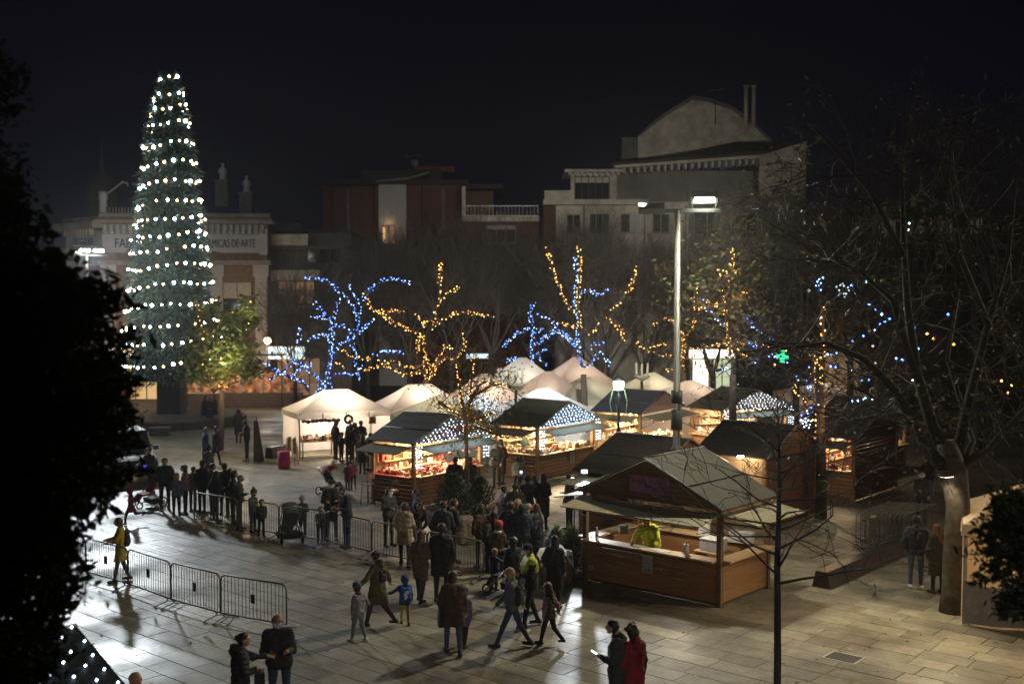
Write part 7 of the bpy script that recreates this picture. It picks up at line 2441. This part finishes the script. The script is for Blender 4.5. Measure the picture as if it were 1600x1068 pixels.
m = MB(); m.tube([(0, 0, 0), (0, 0, 1.9)], .02, 6); m.lathe([(.2, 0), (.2, .03), (.02, .05)], n=10); m.obj('stand', M_IRON, hc)
st = thing('display_stand', 'white slatted display ladder before the leftmost marquee', 'display stand', onT1(-.05, -.75), TA + .3)
m = MB()
for s in (-1, 1):
    m.box((s * .22, 0, .45), (.04, .04, .9)); m.box((s * .22, .3, .42), (.04, .04, .85))
for z_ in (.15, .45, .75):
    m.box((0, .15, z_), (.48, .36, .03))
m.obj('frame', mat('white_wood', (.62, .6, .56), .6), st)
m = MB(); m.ball((0, .12, .86), .11, 8, 5); m.obj('red_pot', mat('red_pot', (.45, .06, .03), .5), st)
ea = thing('easel', 'white A-frame easel with scarves at the left corner of the leftmost marquee', 'easel', at(455, 726), .5)
m = MB()
for s in (-1, 1):
    m.tube([(s * .25, -.2, 0), (s * .18, 0, 1.25)], .025, 5); m.tube([(s * .25, .25, 0), (s * .18, 0, 1.25)], .025, 5)
m.box((0, -.1, .62), (.46, .04, .04)); m.box((0, -.03, 1.1), (.40, .04, .04))
m.obj('frame', mat('white_wood', (.62, .6, .56), .6), ea)
m = MB(); m.box((-.1, -.1, .95), (.14, .05, .62), .1); m.box((.12, -.1, .85), (.12, .05, .7), -.1); m.obj('scarf', cloth((.35, .28, .08)), ea)
pb = thing('pink_sack', 'hot pink fabric bin at the left corner of the leftmost marquee', 'bin', at(444, 731), .2)
m = MB(); m.lathe([(.26, 0), (.28, .35), (.27, .72), (.22, .74)], n=12); m.obj('bin_body', mat('hot_pink', (.55, .02, .15), .7), pb)
m = MB(); m.tube([(-.2, 0, .72), (-.1, 0, .86), (.1, 0, .86), (.2, 0, .72)], .02, 5); m.obj('handle', mat('hot_pink', (.55, .02, .15), .7), pb)
tb = thing('display_table', 'table of pots and dark baskets under the leftmost marquee', 'table', onT1(-1.1, .9), TA)
m = MB(); m.box((0, 0, .76), (1.7, .8, .05)); m.obj('table_top', M_PLY, tb)
for x, y in ((-.78, -.34), (.78, -.34), (.78, .34), (-.78, .34)):
    m = MB(); m.box((x, y, .37), (.05, .05, .74)); m.obj('leg', M_POST, tb)
o = goods_mb('food', -.8, .8, -.35, .35, .79, 60, random.Random(9)).obj('table_goods', pal_mats('food'), None, onT1(-1.1, .9), TA, kind='stuff')
tag(o, 'dark baskets and jars on the table under the leftmost marquee', 'goods')
tb2 = thing('display_table', 'long table with red and pale goods deeper in the second marquee', 'table', onT1(4.2, 1.0), TA)
m = MB(); m.box((0, 0, .76), (3.0, .8, .05)); m.obj('table_top', M_PLY, tb2)
for x, y in ((-1.4, -.34), (1.4, -.34), (1.4, .34), (-1.4, .34)):
    m = MB(); m.box((x, y, .37), (.05, .05, .74)); m.obj('leg', M_POST, tb2)
o = goods_mb('pale', -1.4, 1.4, -.35, .35, .79, 70, random.Random(10)).obj('table_goods', pal_mats('pale'), None, onT1(4.2, 1.0), TA, kind='stuff')
tag(o, 'pale and red goods on the long table of the second marquee', 'goods')
for i, (x, z_, w_, h_, c, lab) in enumerate([(1.3, 1.72, .34, .42, (.14, .06, .03), 'brown cloth panel hung on the back wall of the leftmost marquee'), (2.75, 1.65, .30, .46, (.5, .14, .05), 'orange and grey bag hung at the front of the second marquee')]):
    t = thing('hanging_bag', lab, 'bag', onT1(x, .1, z_), TA)
    m = MB(); m.box((0, 0, 0), (w_, .10, h_), 0, 0, .8); m.obj('sack', cloth(c), t)
    m = MB(); m.tube([(-.06, 0, h_ / 2), (0, 0, h_ / 2 + .16), (.06, 0, h_ / 2)], .01, 4); m.obj('strap', M_BLACK, t)
# fairy light row under the second marquee valance
fl = thing('string_lights', 'row of warm bulbs under the edge of the second marquee', 'string lights', onT1(0, 0, 0), TA)
m = MB()
for i in range(18):
    m.octa((2.4 + i * .22, -.06, 1.86 + .03 * math.sin(i * 1.3)), .045)
m.obj('bulb_run', M_BULB_S, fl, kind='stuff')
m = MB(); m.tube([(2.4 + i * .44, -.06, 1.90) for i in range(9)], .006, 3); m.obj('cable', M_WIRE, fl)

# things on the nearest stall
def onK4(x, y, z):
    return K4.matrix_basis @ Vector((x, y, z))
bt = thing('water_bottle', 'clear water bottle with blue label on the front counter of the nearest stall', 'bottle', onK4(-1.62, .06, 1.10), 0)
m = MB(); m.lathe([(.04, 0), (.042, .02), (.042, .19), (.018, .25), (.016, .29)], n=10); m.obj('bottle_body', mat('clear_plastic', (.55, .62, .66), .15), bt)
m = MB(); m.lathe([(.0435, .08), (.0435, .15)], n=10); m.obj('label_band', mat('blue_label', (.05, .16, .4), .5), bt)
m = MB(); m.lathe([(.018, .29), (.018, .315)], n=8); m.obj('cap', mat('blue_label', (.05, .16, .4), .5), bt)
for i, (x, y, rz, lab) in enumerate([(.45, -.02, .2, 'loose white sheets on the counter in front of the yellow jacket'), (.15, .02, -.1, 'small white sheet under the hand of the vendor in yellow')]):
    pp = thing('paper_sheet', lab, 'paper', onK4(x, y, 1.103), R(-41) + rz)
    m = MB(); m.box((0, 0, .003), (.30 - .08 * i, .21, .006)); m.box((.05, .03, .009), (.2, .18, .005), .3); m.obj('sheet', M_PAPER, pp)
nt_ = thing('notice', 'printed white notice on the front boards of the nearest stall', 'notice', onK4(-.02, -.004, .72), R(-41))
m = MB(); m.box((0, -.008, 0), (.30, .010, .44)); m.obj('sheet', mat('notice_paper', (.42, .42, .40), .8), nt_)
m = MB()
for i in range(6):
    m.box((-.02 + .02 * (i % 2), -.0155, .15 - .055 * i), (.20, .003, .016))
m.box((-.06, -.0155, -.17), (.07, .003, .05)); m.box((.06, -.0155, -.17), (.07, .003, .05))
m.obj('print', mat('notice_ink', (.16, .17, .18), .7), nt_)
tg = thing('notice', 'tiny pale tag low on the left of the nearest stall front', 'notice', onK4(-1.76, -.004, .36), R(-41))
m = MB(); m.box((0, -.008, 0), (.15, .010, .10)); m.obj('sheet', mat('notice_paper', (.42, .42, .40), .8), tg)
m = MB(); m.box((.0, -.0155, .0), (.10, .003, .03)); m.obj('print', mat('notice_ink', (.16, .17, .18), .7), tg)
n2 = thing('notice', 'white printed notice on the front boards of the middle stall', 'notice', K2.matrix_basis @ Vector((.35, -.004, .72)), K2.rotation_euler.z)
m = MB(); m.box((0, -.008, 0), (.32, .010, .48)); m.obj('sheet', mat('notice_paper', (.42, .42, .40), .8), n2)
m = MB()
for i in range(6):
    m.box((0, -.0155, .16 - .06 * i), (.22, .003, .018))
m.obj('print', mat('notice_ink', (.16, .17, .18), .7), n2)
for i, (x, y, w, d, h, c, lab) in enumerate([(.95, 1.5, .55, .45, .28, (.5, .52, .56), 'white plastic crate on the floor boxes of the nearest stall'), (1.35, 2.2, .6, .3, .24, (.55, .55, .55), 'pale box on the back counter of the nearest stall'), (.2, 2.32, .3, .25, .32, (.5, .5, .48), 'tall white carton on the back counter of the nearest stall'), (-1.5, 1.1, .22, .2, .2, (.03, .025, .025), 'small dark pot on the left counter of the nearest stall')]):
    z_ = 1.10 if i else .95
    bx = thing('box', lab, 'box', onK4(x, y, z_), R(-41) + .2 * i)
    m = MB(); m.box((0, 0, h / 2), (w, d, h), 0, 0, .97); m.obj('carton', mat('box_%d' % i, c, .6), bx)
    m = MB(); m.box((0, 0, h + .012), (w * 1.01, d * 1.01, .022)); m.obj('lid', mat('box_%d' % i, c, .6), bx)
tr_ = thing('trestle_table', 'pale trestle table with stacked boxes inside the nearest stall', 'table', onK4(.95, 1.5, 0), R(-41))
m = MB(); m.box((0, 0, .92), (.8, .6, .04)); m.obj('table_top', M_PLY, tr_)
for x in (-.35, .35):
    m = MB(); m.box((x, 0, .46), (.05, .5, .9)); m.obj('leg', M_POST, tr_)
rl = thing('paper_roll', 'upright white paper roll on the front counter of the nearest stall', 'paper roll', onK4(1.02, .12, 1.10), 0)
m = MB(); m.lathe([(.07, 0), (.07, .24), (.02, .24)], n=12); m.obj('roll', M_PAPER, rl)
m = MB(); m.lathe([(.018, .02), (.018, .30), (.03, .31)], n=8); m.obj('spindle', M_STEEL, rl)
ps = thing('pole_stand', 'thin dark pole on a flat foot at the left corner of the nearest stall', 'pole', at(897, 906), 0)
m = MB(); m.tube([(0, 0, .02), (0, 0, 2.0)], .022, 6); m.obj('pole', M_IRON, ps)
m = MB(); m.box((0, 0, .015), (.5, .36, .03)); m.obj('foot_plate', M_IRON, ps)
wt_ = thing('white_cloth', 'rumpled white cloth over the planters left of the nearest stall', 'cloth', at(866, 866, .72), .3)
m = MB()
n = 8
vs = [((i / n - .5) * .9, (j / n - .5) * .55, .10 * math.sin(i * 1.4) * math.cos(j * 1.1) + .22 * (1 - (2 * i / n - 1) ** 2) - .25 * abs(2 * j / n - 1) ** 3) for i in range(n + 1) for j in range(n + 1)]
m.add(vs, [(i * (n + 1) + j, (i + 1) * (n + 1) + j, (i + 1) * (n + 1) + j + 1, i * (n + 1) + j + 1) for i in range(n) for j in range(n)], smooth=True)
m.obj('sheet', mat('white_cloth', (.7, .7, .7), .9), wt_)
m = MB(); m.box((0, 0, -.36), (.8, .45, .72)); m.obj('planter_box', M_WOODD, wt_)
sk = thing('sack', 'big pale canvas sack carried in the middle crowd', 'sack', at(727, 850), .4)
me = sdf_mesh('sack_body', [((-.12, 0, .16), (-.1, 0, .72), .18, .16, 0), ((.12, 0, .16), (.1, 0, .72), .18, .16, 0)], .03, .05, [cloth((.34, .28, .20))], fold=.012)
share(me, 'sack_body', sk)
m = MB(); m.tube([(-.15, 0, .84), (-.05, 0, 1.0), (.1, 0, .98), (.15, 0, .84)], .018, 5); m.obj('handle', cloth((.2, .16, .1)), sk)
# pigeon on the paving
pg = thing('pigeon', 'dark pigeon standing on the paving before the steel wall', 'pigeon', at(1366, 932), 1.2)
pg.scale = (1.25, 1.25, 1.25)
me = sdf_mesh('body', [((-.06, 0, .11), (.05, 0, .13), .045, .055, 0), ((.05, 0, .14), (.085, 0, .20), .035, .026, 0), ((.088, 0, .205), (.10, 0, .207), .025, .022, 0), ((.115, 0, .205), (.14, 0, .20), .008, .004, 0), ((-.08, 0, .11), (-.18, 0, .10), .03, .018, 0), ((0.01, .02, .1), (.015, .025, .01), .012, .008, 0), ((0.01, -.02, .1), (.015, -.025, .01), .012, .008, 0), ((.015, .025, .008), (.05, .025, .008), .008, .006, 0), ((.015, -.025, .008), (.05, -.025, .008), .008, .006, 0)], .007, .012, [mat('pigeon_feather', (.035, .037, .045), .6)])
share(me, 'body', pg)
me = sdf_mesh('wing', [((.02, .052, .14), (-.13, .028, .115), .025, .012, 0), ((.02, -.052, .14), (-.13, -.028, .115), .025, .012, 0)], .007, .01, [mat('pigeon_wing', (.06, .062, .07), .6)])
share(me, 'wing', pg)
# pale stone block by the shut stall, leaf litter free
sb = thing('concrete_block', 'pale concrete ballast block at the foot of the post by the stacked barriers', 'block', at(1287, 832), .5)
m = MB(); m.box((0, 0, .14), (.7, .4, .28), 0, 0, .94); m.obj('block', mat('concrete', (.34, .34, .31), .8, bump=.2), sb)
m = MB(); m.tube([(-.1, 0, .27), (-.08, 0, .36), (.08, 0, .36), (.1, 0, .27)], .015, 5); m.obj('lifting_eye', M_STEEL, sb)
# dark off-road car behind the black tree
cr = thing('parked_car', 'dark off-road car half hidden behind the black tree on the left', 'car', at(200, 745), R(-62))
m = MB()
def hull(secs, mi=0):
    vs, k = [], len(secs[0])
    for s in secs:
        vs += s
    fs = [(i * k + j, i * k + (j + 1) % k, (i + 1) * k + (j + 1) % k, (i + 1) * k + j) for i in range(len(secs) - 1) for j in range(k)]
    fs += [tuple(range(k))[::-1], tuple(range((len(secs) - 1) * k, len(secs) * k))]
    m.add(vs, fs, mi)
def sec(x, w, z0_, z1_, t_):
    return [(x, -w, z0_), (x, w, z0_), (x, w * 1.02, (z0_ + z1_) / 2), (x, w * t_, z1_), (x, -w * t_, z1_), (x, -w * 1.02, (z0_ + z1_) / 2)]
hull([sec(-2.2, .86, .5, 1.05, .95), sec(-2.1, .9, .42, 1.1, .96), sec(.6, .9, .42, 1.12, .96), sec(1.9, .86, .45, 1.02, .92), sec(2.1, .8, .5, .95, .9)])
m.obj('body', mat('dark_car_paint', (.018, .020, .022), .25, var=.1), cr)
m = MB()
hull([sec(-2.1, .80, 1.1, 1.75, .9), sec(-1.9, .84, 1.1, 1.9, .86), sec(.1, .84, 1.1, 1.9, .86), sec(.75, .82, 1.12, 1.2, .9)])
m.obj('cabin', mat('dark_car_paint', (.018, .020, .022), .25, var=.1), cr)
m = MB(); m.slab([(.73, -.70, 1.24), (.73, .70, 1.24), (.16, .64, 1.84), (.16, -.64, 1.84)], (.02, 0, .01)); m.obj('windscreen', mat('car_glass', (.06, .07, .08), .06, spec=.9), cr)
for s in (-1, 1):
    m = MB(); m.slab([(-.9, s * .84, 1.2), (.35, s * .84, 1.2), (.0, s * .755, 1.78), (-.9, s * .755, 1.78)], (0, s * .012, 0)); m.obj('side_window', mat('car_glass', (.06, .07, .08), .06, spec=.9), cr)
    m = MB(); m.box((.62, s * 1.0, 1.25), (.12, .2, .16)); m.obj('mirror', M_BLACK, cr)
    m = MB(); m.ball((2.0, s * .62, .84), .12, 8, 5, sc=(.6, 1, .8)); m.obj('headlight', mat('headlight', (.5, .52, .55), .15), cr)
    for x in (-1.35, 1.35):
        m = MB(); m.tube([(x, s * .72, .38), (x, s * .93, .38)], .37, 14); w = m.obj('wheel', mat('tyre', (.012, .012, .012), .8), cr)
        m = MB(); m.tube([(x, s * .92, .38), (x, s * .945, .38)], .21, 10); m.obj('rim', M_STEEL, w)
m = MB(); m.box((.70, .5, 1.32), (.03, .3, .2)); m.obj('pink_card', mat('pink_card', (.5, .22, .24), .6), cr)
m = MB(); m.box((2.12, .3, .72), (.06, .10, .07)); m.obj('blue_lamp', glow('blue_led', (.04, .06, 1), 5), cr)
m = MB(); m.box((2.14, 0, .55), (.1, 1.6, .18)); m.obj('bumper', M_BLACK, cr)

for lab, s_, txt, c in (('man in navy jacket with bowed head behind the barrier', 1, 'small dark bag beside the man in navy with bowed head', (.05, .03, .02)),
                        ('woman in cream coat with a dark strap, back turned, behind the barrier', 1, 'tan shoulder bag beside the cream coat', (.12, .07, .03)),
                        ('woman in long black coat standing alone right of the crowd', -1, 'dark bag of the woman in the long black coat', (.03, .02, .02)),
                        ('woman in open grey blazer and white mask behind the barrier', -1, 'white carrier bag of the woman in the grey blazer', (.55, .55, .55)),
                        ('woman in dark coat with a pale blue scarf at the right of the crowd', 1, 'red paper bag of the woman with the pale blue scarf', (.3, .03, .03)),
                        ('chestnut-haired woman in grey coat in the hat stall queue', 1, 'pale tote bag in the hat stall queue', (.4, .36, .3))):
    handbag(made[lab], s_, txt, c, (.30, .12, .30), .26)
# thin night mist volume added to imitate lens glow and lift dark tones
hz = MB()
hz.box((0, 440, 17), (1300, 1400, 36))
hm_ = bpy.data.materials.new('glow_mist')
hm_.use_nodes = True
hn = hm_.node_tree
hn.nodes.clear()
ho_ = hn.nodes.new('ShaderNodeOutputMaterial')
hv = hn.nodes.new('ShaderNodeVolumePrincipled')
hv.inputs['Color'].default_value = (.9, .92, .95, 1)
hv.inputs['Density'].default_value = 0.00036
hv.inputs['Anisotropy'].default_value = 0.5
hn.links.new(hv.outputs[0], ho_.inputs['Volume'])
hz.obj('haze', hm_, None, kind='stuff')
